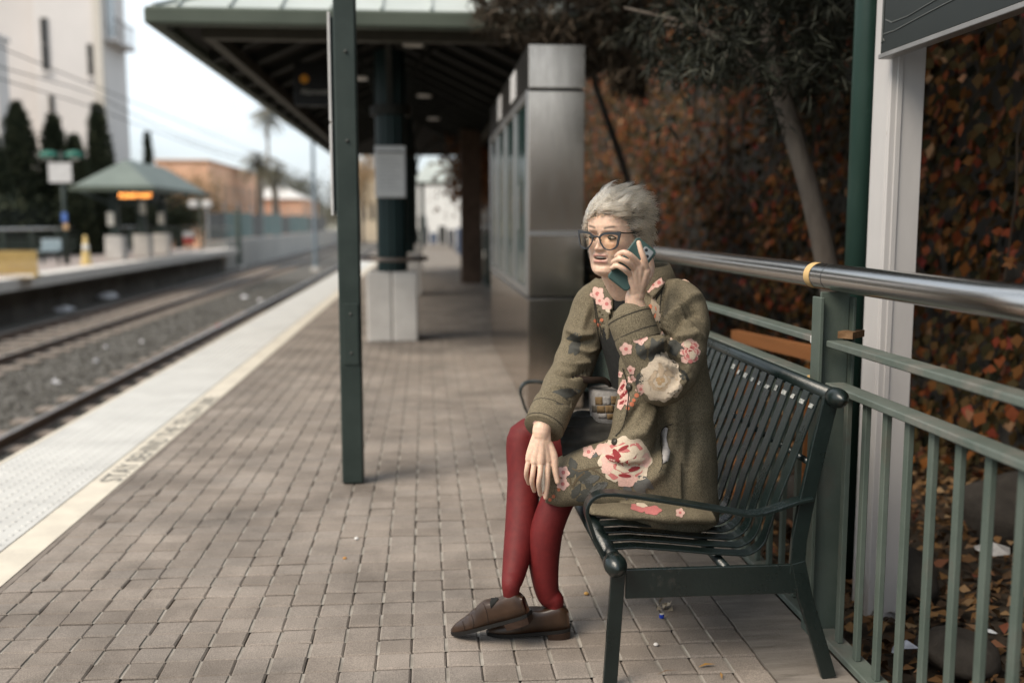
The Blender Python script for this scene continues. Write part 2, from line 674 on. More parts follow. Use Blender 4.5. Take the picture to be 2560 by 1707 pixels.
a_.data.foreach_set('value', np.array(rr, np.float32))
o = finish('paving', me, [M_paver, M_grout], PLAT)
tag(o, kind='stuff')
MB().box(-1.63, 0.947, 27.7, 34, -0.021, -0.002).build('paving_end', M_conc, PLAT)
MB().box(0.950, 1.165, -3, 34, -0.021, 0.000).build('slab_edge', M_conc, PLAT)
# cream line, tactile strip, edge nosing
MB().box(-1.628, -1.478, -3, 34, -0.021, -0.001).build('warning_line', M_yell, PLAT)
MB().box(-1.4765, -1.4555, -3, 34, -0.021, -0.004).build('border_strip', mat('brown border', (0.21, 0.18, 0.155), rough=0.9), PLAT)
b = MB()
yk = -2.8
while yk < 33:
    b.box(-2.205, -1.633, yk + 0.002, yk + 0.608, -0.021, 0.001)
    yk += 0.61
b.build('tactile_strip', M_tact, PLAT)
MB().bbox(-2.245, -2.208, -3, 34, -0.06, 0.0, 0.006).build('edge_nosing', M_yell, PLAT)
domes = MB()
vs, fs = [], []
ring = [(math.cos(t), math.sin(t)) for t in np.linspace(0, 2 * math.pi, 7)[:-1]]
yk = 2.6
while yk < 12:
    for i in range(9):
        x = -2.17 + i * 0.0625
        k = len(vs)
        vs += [(x + c * 0.0125, yk + s_ * 0.0125, 0.001) for c, s_ in ring] + [(x + c * 0.008, yk + s_ * 0.008, 0.005) for c, s_ in ring]
        fs += [(k + j, k + (j + 1) % 6, k + 6 + (j + 1) % 6, k + 6 + j) for j in range(6)] + [tuple(k + 6 + j for j in range(6))]
    yk += 0.0625
o = domes.raw(vs, fs).build('tactile_domes', M_tact, PLAT)
tag(o, kind='stuff')
# lettering on the cream line, read from the platform side: runs away from the camera, tops towards the track
m4 = Matrix.Translation((-1.492, 4.86, 0.002)) @ Matrix.Rotation(R(90), 4, 'Z')
me = text_mesh('STAY BEHIND THE YELLOW LINE', 0.15, m4, sx=1.06)
finish('lettering', me, M_black, PLAT)

# ------------------------------------------------------------------ opposite platform
M_fpav = mat('far paving', (0.33, 0.285, 0.265), (0.27, 0.235, 0.22), rough=0.9, scale=2)
o = MB().box(-15.5, -9.72, 2, 49, -0.28, 0.0).build('opposite_platform', M_fpav)
tag(o, kind='structure')
FP = o
yk = 2.0
pan = None
while yk < 48.9:
    if pan is None:
        pan = MB().bbox(-9.715, -9.08, yk + 0.01, yk + 1.43, -0.27, 0.006, 0.012).build('edge_panel', M_concl, FP)
    else:
        clone(pan, (0, yk - 2.0, 0), FP)
    yk += 1.44
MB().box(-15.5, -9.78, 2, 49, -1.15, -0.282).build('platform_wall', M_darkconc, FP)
o = MB().box(-10.6, -9.6, 49.2, 120, -1.2, 0.30).build('retaining_wall', mat('pale retaining wall', (0.44, 0.42, 0.39), (0.36, 0.345, 0.325), rough=0.9, scale=0.8))
tag(o, 'long pale concrete retaining wall beyond the end of the opposite platform', 'wall')
# ================================================================== STEEL ON THE NEAR PLATFORM
M_post = mat('dark green paint', (0.024, 0.035, 0.031), (0.034, 0.047, 0.042), rough=0.5, scale=6, rvar=0.12, wear=((0.10, 0.12, 0.11), 18, 0.68, 0.8), bump=0.08, bscale=120)
M_fence = mat('fence green paint', (0.070, 0.092, 0.077), (0.096, 0.118, 0.101), rough=0.55, scale=5, bump=0.12, bscale=160, wear=((0.10, 0.085, 0.07), 4, 0.56, 0.80))
M_fence2 = mat('fence rail paint', (0.086, 0.108, 0.093), (0.118, 0.138, 0.122), rough=0.5, scale=7, bump=0.1, bscale=150, wear=((0.19, 0.17, 0.15), 6, 0.5, 0.78))
M_bench = mat('bench green paint', (0.0045, 0.0095, 0.009), (0.0075, 0.0145, 0.0135), rough=0.30, scale=7, rvar=0.14, bump=0.1, bscale=110, wear=((0.075, 0.065, 0.058), 10, 0.62, 0.85), spec=0.6)
M_white = mat('white painted steel', (0.50, 0.485, 0.475), (0.43, 0.415, 0.41), rough=0.5, scale=3, bump=0.06, bscale=60, wear=((0.25, 0.20, 0.16), 22, 0.70, 0.80), stretch=(1, 1, 0.4))
M_pole = mat('green pole paint', (0.015, 0.037, 0.029), (0.022, 0.049, 0.040), rough=0.36, scale=4, rvar=0.1, stretch=(1, 1, 0.4), wear=((0.05, 0.09, 0.075), 16, 0.62, 0.8))
M_tape = mat('tan tape', (0.62, 0.42, 0.19), (0.52, 0.34, 0.14), rough=0.6, scale=20)
M_wtape = mat('white tape', (0.7, 0.7, 0.68), rough=0.6)


def stainless(name, c, rough, aniso=0.0, scale=(1, 1, 1)):
    m = mat(name, c, tuple(x * 0.86 for x in c), rough=rough, metal=1.0, scale=6, stretch=scale, rvar=0.06)
    return m


M_tube = stainless('brushed handrail steel', (0.60, 0.58, 0.56), 0.22, scale=(8, 0.4, 8))
M_kiosk = stainless('kiosk panel steel', (0.64, 0.56, 0.485), 0.16, scale=(3, 3, 0.6))
M_frame = stainless('kiosk frame steel', (0.50, 0.48, 0.46), 0.36)

# square green post standing on the paving
px, py = -0.36, 4.76
t = thing('green_post', (px, py, 0), 'tall square dark green steel post standing alone on the paving', 'post')
MB().bbox(px - .05, px + .05, py - .05, py + .05, 0.004, 4.6, 0.006).build('shaft', M_post, t)
MB().bbox(px - .030, px + .040, py - .056, py - .048, 0.58, 0.87, 0.002).build('cover_plate', M_post, t)
for z in (0.635, 0.82, 2.75, 2.02, 1.62):
    MB().tube([(px + .005, py - .058, z), (px + .005, py - .045, z)], 0.008, 10).build('screw', mat('dull screw', (0.06, 0.065, 0.06), rough=0.6), t, smooth=True)
# notice plates fixed along its track side, seen edge on
for z0, z1 in ((1.71, 2.20), (1.28, 1.70)):
    MB().bbox(px - .078, px - .066, py - .02, py + .62, z0, z1, 0.002).build('notice_plate', mat('pale plate', (0.62, 0.61, 0.60), rough=0.4), t)
MB().box(px - .066, px - .0505, py + .0, py + .03, 1.30, 2.18).build('bracket', M_post, t)

# ------------------------------------------------------------------ handrail fence along the back of the platform
XF = 1.20
F = thing('handrail_fence', (XF, 8, 0), 'green steel fence with stainless tube handrail behind the bench', 'fence')
MB().tube([(XF, y, 1.087) for y in (1.0, 2.0, 2.86, 2.8605, 5, 9, 14, 22, 30)], 0.039, 28).build('handrail', M_tube, F, smooth=True)
MB().tube([(XF, 2.855, 1.087), (XF, 2.8575, 1.087)], 0.0395, 28).build('rail_joint', mat('dark seam', (0.05, 0.05, 0.05), rough=0.5), F)
MB().tube([(XF, 2.945, 1.087), (XF, 2.99, 1.087)], 0.0398, 28, cap=False).build('tape_band', M_tape, F, smooth=True)
posts = [1.02, 2.85, 5.2, 7.6, 10.0, 12.4, 14.8, 17.2, 19.6, 22.0, 24.4, 26.8]
for y in posts:
    b = MB()
    b.bbox(XF - .050, XF - .038, y - .032, y + .032, -0.02, 1.03, 0.002)
    b.bbox(XF - .0378, XF + .050, y - .006, y + .006, -0.02, 1.045, 0.002)
    b.bbox(XF + .0502, XF + .060, y - .032, y + .032, -0.02, 1.03, 0.002)
    b.build('fence_post', M_fence, F)
for a, c in zip(posts[:-1], posts[1:]):
    for z, nm in ((0.895, 'rail'), (0.770, 'rail')):
        MB().bbox(XF - .030, XF + .030, a + .034, c - .034, z - .010, z + .010, 0.003).build(nm, M_fence2, F)
    MB().bbox(XF - .030, XF + .030, a + .034, c - .034, 0.000, 0.022, 0.003).build('bottom_rail', M_fence2, F)
MB().box(XF - .0308, XF + .0308, 2.90, 2.935, 0.884, 0.9062).build('white_tape', M_wtape, F)
MB().box(XF - .0308, XF + .0308, 2.90, 2.95, 0.759, 0.7812).build('tan_tape', M_tape, F)
bal = None
y = 1.14
while y < 14:
    if min(abs(y - p) for p in posts) > 0.05:
        if bal is None:
            bal = MB().bbox(XF - .008, XF + .008, y - .0125, y + .0125, 0.0225, 0.7595, 0.002).build('baluster', M_fence, F)
            y0b = y
        else:
            clone(bal, (0, y - y0b, 0), F)
    y += 0.121
o = MB().bar((XF + .02, 2.80, .921), (XF + .085, 2.865, .921), .045, .02).raw([], []).build('broken_bracket', mat('rusty wood', (0.12, 0.065, 0.03), (0.22, 0.13, 0.07), rough=0.9, scale=40), F)

# green round pole, white steel post and dark sign board behind the rail
o = MB().tube([(1.68, 3.757, -0.25), (1.68, 3.757, 4.4)], 0.053, 28, ref=(1, 0, 0)).build('sign_pole', M_pole, smooth=False)
o.data.polygons.foreach_set('use_smooth', [len(p.vertices) == 4 for p in o.data.polygons])
tag(o, 'round glossy green pole just behind the handrail beside the white post', 'pole')
t = thing('white_post', (1.674, 3.47, -0.25), 'white painted steel channel post carrying the dark sign board', 'post')
b = MB()
b.bbox(1.613, 1.737, 3.409, 3.425, -0.25, 4.4, 0.003)
b.bbox(1.613, 1.626, 3.4255, 3.547, -0.25, 4.4, 0.003)
b.bbox(1.724, 1.737, 3.4255, 3.547, -0.25, 4.4, 0.003)
b.build('channel', M_white, t)
MB().bbox(1.634, 1.655, 3.403, 3.4087, -0.25, 4.4, 0.002).build('web_rib', M_white, t)
t = thing('sign_board', (1.58, 2.6, 1.80), 'large dark sign board hung on the white post with scratched corner', 'sign')
MB().bbox(1.564, 1.597, 1.70, 3.396, 1.822, 3.4, 0.003).build('panel', mat('dark sign face', (0.012, 0.015, 0.014), (0.02, 0.024, 0.022), rough=0.35, scale=2, wear=((0.07, 0.075, 0.07), 14, 0.68, 0.8)), t)
MB().bbox(1.558, 1.604, 1.70, 3.399, 1.805, 1.8215, 0.002).build('frame', mat('sign edge alloy', (0.35, 0.34, 0.33), rough=0.45, metal=0.6), t)
for pts in ([(1.562, 3.376, 1.885), (1.562, 3.293, 1.882), (1.562, 3.15, 1.891), (1.562, 2.98, 1.90), (1.562, 2.76, 1.909)],
            [(1.562, 3.36, 1.93), (1.562, 3.315, 1.913), (1.562, 3.2, 1.911), (1.562, 3.04, 1.924), (1.562, 2.87, 1.933)],
            [(1.562, 3.38, 1.869), (1.562, 3.379, 2.02), (1.562, 3.38, 2.41)], [(1.562, 3.388, 1.858), (1.562, 3.37, 1.869), (1.562, 3.365, 1.86)]):
    MB().tube(pts, 0.0018, 6).build('peeling_edge', mat('sticker edge', (0.14, 0.15, 0.145), rough=0.5), t)

# ------------------------------------------------------------------ bench
Y0, Y1 = 2.54, 4.40
B = thing('platform_bench', (0.8, 3.45, 0), 'dark green steel slatted bench with rounded arms along the fence', 'bench')


def arc(c, r, a0, a1, n=7):
    return [(c[0] + r * math.cos(R(a0 + (a1 - a0) * i / n)), c[1] + r * math.sin(R(a0 + (a1 - a0) * i / n))) for i in range(n + 1)]


# slat profile in X-Z: from the front tube across the seat, round the bend, up the back
prof = [(0.500, 0.372), (0.56, 0.374), (0.66, 0.364), (0.76, 0.352), (0.84, 0.345)] + arc((0.855, 0.415), 0.072, -85, -12, 6) + [(0.955, 0.50), (1.00, 0.62), (1.045, 0.745), (1.058, 0.782)]
sl0 = None
for k in range(26):
    y = Y0 + 0.055 + 0.07 * k
    if sl0 is None:
        sl0 = MB().ribbon([(p[0], y, p[1]) for p in prof], 0.044, 0.006, (0, 1, 0)).build('slat', M_bench, B, bevel=0.0015)
        ysl = y
    else:
        clone(sl0, (0, y - ysl, 0), B)


def capped(name, x, z, r, y0, y1):
    MB().tube([(x, y0, z), (x, y1, z)], r, 18).build(name, M_bench, B, smooth=True)
    for ye, sg in ((y0, -1), (y1, 1)):
        pts = [(x, ye + sg * d, z) for d in (-0.012, 0.012, 0.03, 0.044, 0.052, 0.056)]
        MB().tube(pts, [r + .004, r + .006, r + .004, r * .72, r * .4, 0.001], 18).build('end_cap', M_bench, B, smooth=True)


for k in range(11):                        # bare worn steel at the slat tops
    y = Y0 + 0.055 + 0.07 * k
    w_ = random.uniform(.016, .034)
    z_ = random.uniform(.742, .752)
    MB().ribbon([(1.0385 + (z_ - .745) * .36, y + random.uniform(-.004, .004), z_), (1.0445 + (z_ - .745) * .36, y + random.uniform(-.004, .004), z_ + random.uniform(.010, .018))], w_, .0012, (0, 1, 0)).build('worn_patch', mat('bare worn steel', (.42, .42, .40), (.16, .18, .17), rough=.5, scale=160, detail=6, lo=.42, hi=.58), B)
capped('front_tube', 0.490, 0.352, 0.025, Y0 - .02, Y1 + .02)
capped('top_tube', 1.078, 0.790, 0.021, Y0 - .02, Y1 + .02)
for sy in range(2):
    y = Y0 if sy == 0 else Y1
    armp = [(1.030, 0.512), (0.985, 0.503), (0.935, 0.486), (0.893, 0.474), (0.85, 0.472), (0.70, 0.502), (0.54, 0.531), (0.49, 0.538)] + arc((0.462, 0.492), 0.046, 88, 195, 8)[0:] + [(0.437, 0.42), (0.463, 0.372)]
    MB().ribbon([(p[0], y, p[1]) for p in armp], 0.045, 0.010, (0, 1, 0)).build('arm_rest', M_bench, B, bevel=0.002)
    MB().ribbon([(0.505, y, 0.34), (0.500, y, 0.25), (0.485, y, 0.002)], 0.038, 0.018, (1, 0, 0)).build('leg', M_bench, B, bevel=0.002)
    MB().ribbon([(0.998, y, 0.335), (1.02, y, 0.24), (1.06, y, 0.12), (1.098, y, 0.002)], 0.040, 0.018, (1, 0, 0.25)).build('leg', M_bench, B, bevel=0.002)
    MB().bbox(0.524, 1.000, y - .007, y + .007, 0.247, 0.328, 0.002).build('seat_bar', M_bench, B)
    MB().ribbon([(0.995, y, 0.300), (1.000, y, 0.40), (1.018, y, 0.51), (1.045, y, 0.65), (1.074, y, 0.785)], 0.042, 0.016, (1, 0, -0.2)).build('back_post', M_bench, B, bevel=0.002)
MB().tube([(0.80, Y0, .32), (0.80, Y1, .32)], 0.014, 12).build('cross_tube', M_bench, B, smooth=True)
MB().tube([(1.035, Y0, .60), (1.035, Y1, .60)], 0.009, 10).build('cross_tube', M_bench, B, smooth=True)

# ------------------------------------------------------------------ stainless ticket kiosk
KX0, KX1, KY0, KY1 = 0.668, 1.035, 6.50, 10.2
K = thing('ticket_kiosk', (0.85, 8.3, 0), 'stainless steel ticket machine housing with glazed front by the fence', 'kiosk')
MB().bbox(KX0 + .012, KX1 - .012, KY0 + .012, KY1 - .012, 0.0, 2.36, 0.004).build('core', mat('kiosk core', (0.03, 0.03, 0.028), rough=0.6), K)
for z0, z1, nm in ((0.02, 0.745, 'base_panel'), (0.765, 2.085, 'end_panel'), (2.105, 2.375, 'head_panel')):
    MB().bbox(KX0 + .002, KX1 - .002, KY0, KY0 + .010, z0, z1, 0.003).build(nm, M_kiosk, K)
MB().bbox(KX0 + .002, KX1 - .002, KY0 - .004, KY0 - .0005, 1.16, 1.19, 0.001).build('trim_strip', M_frame, K)
for z0, z1 in ((0.02, 0.745),):
    for k in range(4):
        ya = KY0 + .012 + k * 0.92
        MB().bbox(KX0 - .004, KX0 + .010, ya, ya + .912, z0, z1, 0.003).build('base_panel', M_kiosk, K)
for k in range(5):
    ya = KY0 + 0.012 + k * 0.905
    MB().bbox(KX0 - .014, KX0 + .010, ya, ya + .055, 0.765, 2.09, 0.003).build('mullion', M_frame, K)
MB().bbox(KX0 - .013, KX0 + .010, KY0 + .068, KY1, 0.765, 0.82, 0.003).build('lower_rail', M_frame, K)
MB().bbox(KX0 - .013, KX0 + .010, KY0 + .068, KY1, 2.035, 2.09, 0.003).build('upper_rail', M_frame, K)
for k in range(4):
    ya = KY0 + 0.068 + k * 0.905
    MB().box(KX0 + .001, KX0 + .006, ya, ya + .849, 0.822, 2.033).build('glass_panel', mat('dark teal glass', (0.02, 0.045, 0.042), (0.03, 0.06, 0.055), rough=0.12, scale=1, spec=0.7), K)
MB().bbox(KX0 - .004, KX0 + .010, KY0 + .012, KY1, 2.105, 2.375, 0.003).build('fascia', mat('kiosk fascia', (0.06, 0.055, 0.05), rough=0.3, metal=0.7), K)
for k, y in enumerate((7.35, 8.75)):
    MB().bbox(KX0 - .012, KX0 - .0045, y, y + .42, 2.14, 2.34, 0.002).build('plate', mat('pale plate', (0.62, 0.61, 0.60), rough=0.4), K)
MB().bbox(KX0 - .022, KX0 - .0145, 7.0, 7.05, 1.2, 1.5, 0.002).build('handle', M_frame, K)

# ------------------------------------------------------------------ canopy over the platform
CXc, CYa, CYb, ZE = -0.355, 8.75, 26.5, 2.86
CX0, CX1 = -2.235, 1.525
M_roof = mat('pale roof sheet', (0.42, 0.455, 0.435), (0.36, 0.395, 0.375), rough=0.5, scale=1.5)
M_fascia = mat('olive gutter paint', (0.070, 0.085, 0.066), (0.088, 0.105, 0.082), rough=0.55, scale=2)
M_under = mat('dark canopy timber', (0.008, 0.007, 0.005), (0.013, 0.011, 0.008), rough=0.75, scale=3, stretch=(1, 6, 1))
M_beam = mat('canopy steel', (0.013, 0.014, 0.011), (0.019, 0.020, 0.016), rough=0.6, scale=3)
C = thing('platform_canopy', (CXc, 10.5, 0), 'big hipped canopy roof with dark underside over the near platform', 'canopy')
RZ = ZE + 0.92
ra, rb = CYa + 1.9, CYb - 1.9
v0 = [(CX0, CYa, ZE + .16), (CX1, CYa, ZE + .16), (CX1, CYb, ZE + .16), (CX0, CYb, ZE + .16), (CXc, ra, RZ + .16), (CXc, rb, RZ + .16)]
b = MB()
b.raw(v0, [(0, 1, 4), (1, 2, 5, 4), (2, 3, 5), (3, 0, 4, 5)])
b.raw([(x, y, z - .05) for x, y, z in v0], [(4, 1, 0), (4, 5, 2, 1), (5, 3, 2), (5, 4, 0, 3)])
b.raw([v0[0], v0[1], v0[2], v0[3]] + [(x, y, z - .05) for x, y, z in v0[:4]], [(0, 4, 5, 1), (1, 5, 6, 2), (2, 6, 7, 3), (3, 7, 4, 0)])
RF = b.build('roof', M_roof, C)
for k in range(-4, 5):                       # standing seams
    x = CXc + k * 0.42
    tt = 1 - abs(x - CXc) / 1.88
    if tt > 0.05:
        MB().bar((x, CYa + .01, ZE + .175), (x, CYa + 1.9 * tt, ZE + .175 + .92 * tt), .02, .03).build('seam', M_roof, RF)
MB().bar((CX0, CYa, ZE + .17), (CXc, ra, RZ + .17), .06, .03).build('hip_cap', M_roof, RF)
MB().bar((CX1, CYa, ZE + .17), (CXc, ra, RZ + .17), .06, .03).build('hip_cap', M_roof, RF)
MB().bbox(CX0 - .06, CX1 + .06, CYa - .07, CYa + .05, ZE + .01, ZE + .155, 0.02).build('gutter', M_fascia, C)
MB().bbox(CX0 - .06, CX0 + .05, CYa + .052, CYb, ZE + .01, ZE + .155, 0.02).build('gutter', M_fascia, C)
MB().bbox(CX1 - .05, CX1 + .06, CYa + .052, CYb, ZE + .01, ZE + .155, 0.02).build('gutter', M_fascia, C)
MB().bbox(CX0 + .30, CX1 - .30, CYa + .42, CYa + .54, ZE - .015, ZE + .105, 0.004).build('eave_beam', mat('eave beam paint', (0.06, 0.056, 0.044), (0.075, 0.07, 0.056), rough=.6), C)
MB().bbox(CX0 + .30, CX0 + .40, CYa + .545, CYb - .5, ZE - .015, ZE + .105, 0.004).build('eave_beam', mat('eave beam paint', (0.06, 0.056, 0.044), (0.075, 0.07, 0.056), rough=.6), C)
MB().bbox(CX1 - .40, CX1 - .30, CYa + .545, CYb - .5, ZE - .015, ZE + .105, 0.004).build('eave_beam', mat('eave beam paint', (0.06, 0.056, 0.044), (0.075, 0.07, 0.056), rough=.6), C)
# boarded ceiling and its rafters
b = MB()
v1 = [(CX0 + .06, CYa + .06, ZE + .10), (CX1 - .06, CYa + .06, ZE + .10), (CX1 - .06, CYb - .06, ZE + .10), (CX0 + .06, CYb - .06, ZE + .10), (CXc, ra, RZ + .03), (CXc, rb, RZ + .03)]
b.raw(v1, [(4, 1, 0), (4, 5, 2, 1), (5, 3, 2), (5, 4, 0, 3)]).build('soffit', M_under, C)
y = CYa + 1.9
while y < CYb - 1.5:
    for sgn, xe in ((-1, CX0 + .08), (1, CX1 - .08)):
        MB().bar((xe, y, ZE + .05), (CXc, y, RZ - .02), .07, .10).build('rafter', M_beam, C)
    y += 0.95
for k in (-3, -2, -1, 0, 1, 2, 3):
    x = CXc + k * .45
    tt = max(0, 1 - abs(x - CXc) / 1.88)
    MB().bar((x, CYa + .1, ZE + .05), (x, CYa + .1 + 1.8 * tt, ZE + .05 + .87 * tt), .05, .08).build('rafter', M_beam, C)
for (xe) in (CX0 + .1, CX1 - .1):
    MB().bar((xe, CYa + .1, ZE + .05), (CXc, ra, RZ - .02), .09, .12).build('hip_rafter', M_beam, C)
for xd, yd in ((-.1, 9.9), (-.75, 12.2), (.0, 13.8), (.15, 16.8), (-.75, 18)):
    zz = ZE + .02
    MB().cyl((xd, yd), .10, zz + .05, zz + .07, 16).build('downlight', mat('unlit lamp lens', (0.75, 0.72, 0.66), rough=0.3), C)
    MB().cyl((xd, yd), .012, zz + .07, zz + .5, 8).build('lamp_stem', M_beam, C)
# columns with notice case, table ring and concrete foot
for k, yc in enumerate((10.70, 17.3, 24.0)):
    t = thing('canopy_column', (CXc, yc, 0), ['dark green canopy column with white notice case on a pale concrete foot', 'dark green canopy column second in the row under the canopy', 'dark green canopy column last in the row under the canopy'][k], 'column', 'columns under the big canopy')
    b = MB()
    b.bbox(CXc - .265, CXc - .003, yc - .265, yc + .265, 0.0, 0.73, 0.015)
    b.bbox(CXc + .003, CXc + .265, yc - .265, yc + .265, 0.0, 0.73, 0.015)
    b.build('foot', M_concl, t)
    b = MB()
    nf = 48
    for z0, z1, rr_ in ((0.73, 3.0, .16),):
        ringp = [(CXc + (rr_ - .012 * (j % 4 == 0)) * math.cos(2 * math.pi * j / nf), yc + (rr_ - .012 * (j % 4 == 0)) * math.sin(2 * math.pi * j / nf)) for j in range(nf)]
        b.raw([(x, y, z) for z in (z0, z1) for x, y in ringp], [(j, (j + 1) % nf, nf + (j + 1) % nf, nf + j) for j in range(nf)])
    b.build('shaft', mat('column green paint', (0.007, 0.020, 0.021), (0.011, 0.028, 0.028), rough=0.42, scale=3), t)
    MB().cyl((CXc, yc), .21, 2.35, 2.45, 20).build('collar', M_beam, t)
    for sx, sy in ((-1, 0), (1, 0), (0, -1), (0, 1)):
        pts = [(CXc + sx * (.15 + .75 * (1 - math.cos(a))), yc + sy * (.15 + .75 * (1 - math.cos(a))), 2.45 + .75 * math.sin(a)) for a in np.linspace(0, 1.45, 8)]
        MB().ribbon(pts, .06, .05, (sy, sx, 0)).build('bracket', M_beam, t)
    b = MB()
    pts = [(CXc + .36 * math.cos(a), yc + .36 * math.sin(a), .865) for a in np.linspace(0, 2 * math.pi, 33)]
    if k == 0:
        MB().tube(pts, .022, 10, cap=False).build('leaning_ring', mat('ring steel', (0.22, 0.19, 0.17), rough=0.35, metal=0.9), t, smooth=True)
        for sx in (-1, 1):
            MB().bar((CXc + sx * .14, yc, .84), (CXc + sx * .35, yc, .86), .03, .03).build('ring_arm', M_beam, t)
        yf = yc - .205
        MB().bbox(CXc - .16, CXc + .155, yf, yf + .05, 1.50, 2.03, 0.004).build('notice_case', mat('case alloy', (0.55, 0.55, 0.54), rough=0.4, metal=0.3), t)
        nc = MB().box(CXc - .145, CXc + .14, yf - .004, yf - .001, 1.515, 1.975).build('notice_sheet', mat('notice paper', (0.66, 0.66, 0.65), (0.62, 0.62, 0.61), rough=0.6), t)
        MB().box(CXc - .14, CXc + .135, yf - .0065, yf - .0045, 1.955, 1.972).build('printed_line', mat('print ink', (0.10, 0.09, 0.08), rough=0.7), nc)
        for q in range(9):
            MB().box(CXc - .12, CXc + (.05 + .06 * ((q * 7) % 3) / 2), yf - .0065, yf - .0045, 1.90 - .04 * q, 1.907 - .04 * q).build('printed_line', mat('faint print', (0.45, 0.45, 0.45), rough=0.7), nc)
# hanging direction sign under the canopy
t = thing('hanging_sign', (-1.0, 11, 2.2), 'black sign hung under the canopy with orange disc and white lettering', 'sign')
pc = at(788, 210, 11.0)
hx0, hx1 = at(735, 210, 11.0)[0], at(880, 210, 11.0)[0]
hz0, hz1 = at(788, 265, 11.0)[2], at(788, 155, 11.0)[2]
MB().bbox(hx0, hx1, 11.0, 11.06, hz0, hz1, 0.004).build('panel', mat('sign black', (0.008, 0.008, 0.008), rough=0.4), t)
for x in (hx0 + .1, hx1 - .1):
    MB().box(x - .01, x + .01, 11.02, 11.04, hz1, ZE + .05).build('hanger', M_beam, t)
dc = at(761, 198, 11.0)
MB().tube([(dc[0], 10.995, dc[2]), (dc[0], 10.999, dc[2])], .048, 20).build('disc', mat('orange print', (0.65, 0.28, 0.03), rough=0.5), t)
dl = at(752, 236, 11.0)
me = text_mesh('Alameda', .085, Matrix.Translation((dl[0], 10.998, dl[2])) @ Matrix.Rotation(R(90), 4, 'X'))
finish('lettering', me, mat('sign lettering', (0.45, 0.44, 0.40), rough=0.5), t)
# pillar, far canopy and platform end
o = MB().bbox(0.72, 1.14, 20.4, 20.8, 0, 3.1, 0.01)
o = o.build('brick_pillar', mat('brown brick', (0.075, 0.05, 0.036), (0.11, 0.075, 0.055), rough=0.9, scale=9))
tag(o, 'dark brown pillar under the far end of the canopy by the fence', 'pillar')
t = thing('far_canopy', (0, 48, 0), 'small pale green roofed shelter seen beyond the big canopy', 'shelter')
xa, xb = at(1028, 455, 48)[0], at(1200, 455, 48)[0]
za, zb = at(1060, 455, 48)[2], at(1060, 395, 48)[2]
MB().raw([(xa, 48, za), (xb, 48, za), (xb, 54, za), (xa, 54, za), (xa + .9, 49.5, zb), (xb - .9, 49.5, zb)], [(0, 1, 5, 4), (1, 2, 5), (2, 3, 4, 5), (3, 0, 4), (3, 2, 1, 0)]).build('roof', M_roof, t)
for x in (xa + .5, xb - .5):
    MB().bbox(x - .1, x + .1, 50, 50.2, -1.1, za, 0.01).build('column', M_post, t)
o = MB().box(-2.2, 1.3, 34.01, 60, -1.15, -0.02).build('platform_ramp', M_conc)
tag(o, kind='structure')
# ================================================================== BEYOND THE TRACKS
M_stucco = mat('warm white stucco', (0.70, 0.66, 0.635), (0.64, 0.605, 0.58), rough=0.9, scale=0.5)
M_stucco2 = mat('grey stucco', (0.62, 0.585, 0.565), (0.57, 0.54, 0.52), rough=0.9, scale=0.5)  # white stucco darkened, shade of the wing put into the colour
M_wind = mat('dark window glass', (0.03, 0.03, 0.03), rough=0.2)
M_wframe = mat('window frame', (0.25, 0.23, 0.21), rough=0.6)


def X_at(u, y):
    return float(at(u, 555, y)[0])


def Z_at(u, v, y):
    return float(at(u, v, y)[2])


# tall white building
yb = 50.0
t = thing('white_building', (X_at(200, yb), yb, -1.1), 'tall white stucco building with narrow dark windows and a balcony', 'building')
xl, xr = X_at(112, yb), X_at(272, yb)
MB().box(xl, xr, yb, yb + 4.1, -1.1, 19).build('wall', M_stucco, t)
MB().box(xl - 9, xl - .01, yb + 1.2, yb + 4.1, -1.1, 19).build('side_wing', M_stucco2, t)
MB().box(xr - .28, xr + .10, yb - .12, yb + .3, -1.1, 19).build('corner_pilaster', mat('pilaster cream', (0.66, 0.61, 0.54), rough=0.9), t)


def window(u0, u1, v0, v1, y, par):
    xa_, xb_ = X_at(u0, y), X_at(u1, y)
    za_, zb_ = Z_at((u0 + u1) / 2, v1, y), Z_at((u0 + u1) / 2, v0, y)
    w = MB().bbox(xa_, xb_, y - .06, y - .005, za_, zb_, .02).build('window', M_wframe, par)
    MB().box(xa_ + .06, xb_ - .06, y - .075, y - .062, za_ + .06, (za_ + zb_) / 2 - .03).build('pane', M_wind, w)
    MB().box(xa_ + .06, xb_ - .06, y - .075, y - .062, (za_ + zb_) / 2 + .03, zb_ - .06).build('pane', M_wind, w)
    MB().box(xa_ - .05, xb_ + .05, y - .12, y - .005, za_ - .12, za_ - .002).build('sill', M_stucco, w)


for w_ in ((127, 147, 45, 178), (238, 253, 110, 192), (138, 152, 238, 330), (246, 260, 272, 350)):
    window(*w_, yb, t)
# balcony and its door on the side towards the track
zb_ = Z_at(300, 118, yb + 2)
dw = MB().box(xr + .003, xr + .05, yb + 1.0, yb + 2.4, zb_ + .2, zb_ + 2.6).build('window', M_wframe, t)
MB().box(xr + .052, xr + .07, yb + 1.1, yb + 2.3, zb_ + .3, zb_ + 2.5).build('pane', mat('pale pane', (0.42, 0.45, 0.46), rough=.2), dw)
bc = MB().box(xr + .003, xr + .62, yb + .4, yb + 3.6, zb_, zb_ + .18).build('balcony', M_stucco2, t)
MB().box(xr + .56, xr + .62, yb + .4, yb + 3.6, zb_ + 1.05, zb_ + 1.12).build('rail', M_wframe, bc)
for k in range(12):
    y = yb + .43 + 3.14 * k / 11
    MB().box(xr + .58, xr + .60, y - .015, y + .015, zb_ + .18, zb_ + 1.05).build('baluster', M_wframe, bc)
t = thing('low_white_building', (-24, 44, -1.1), 'low white building at the far left edge beside the tall one', 'building')
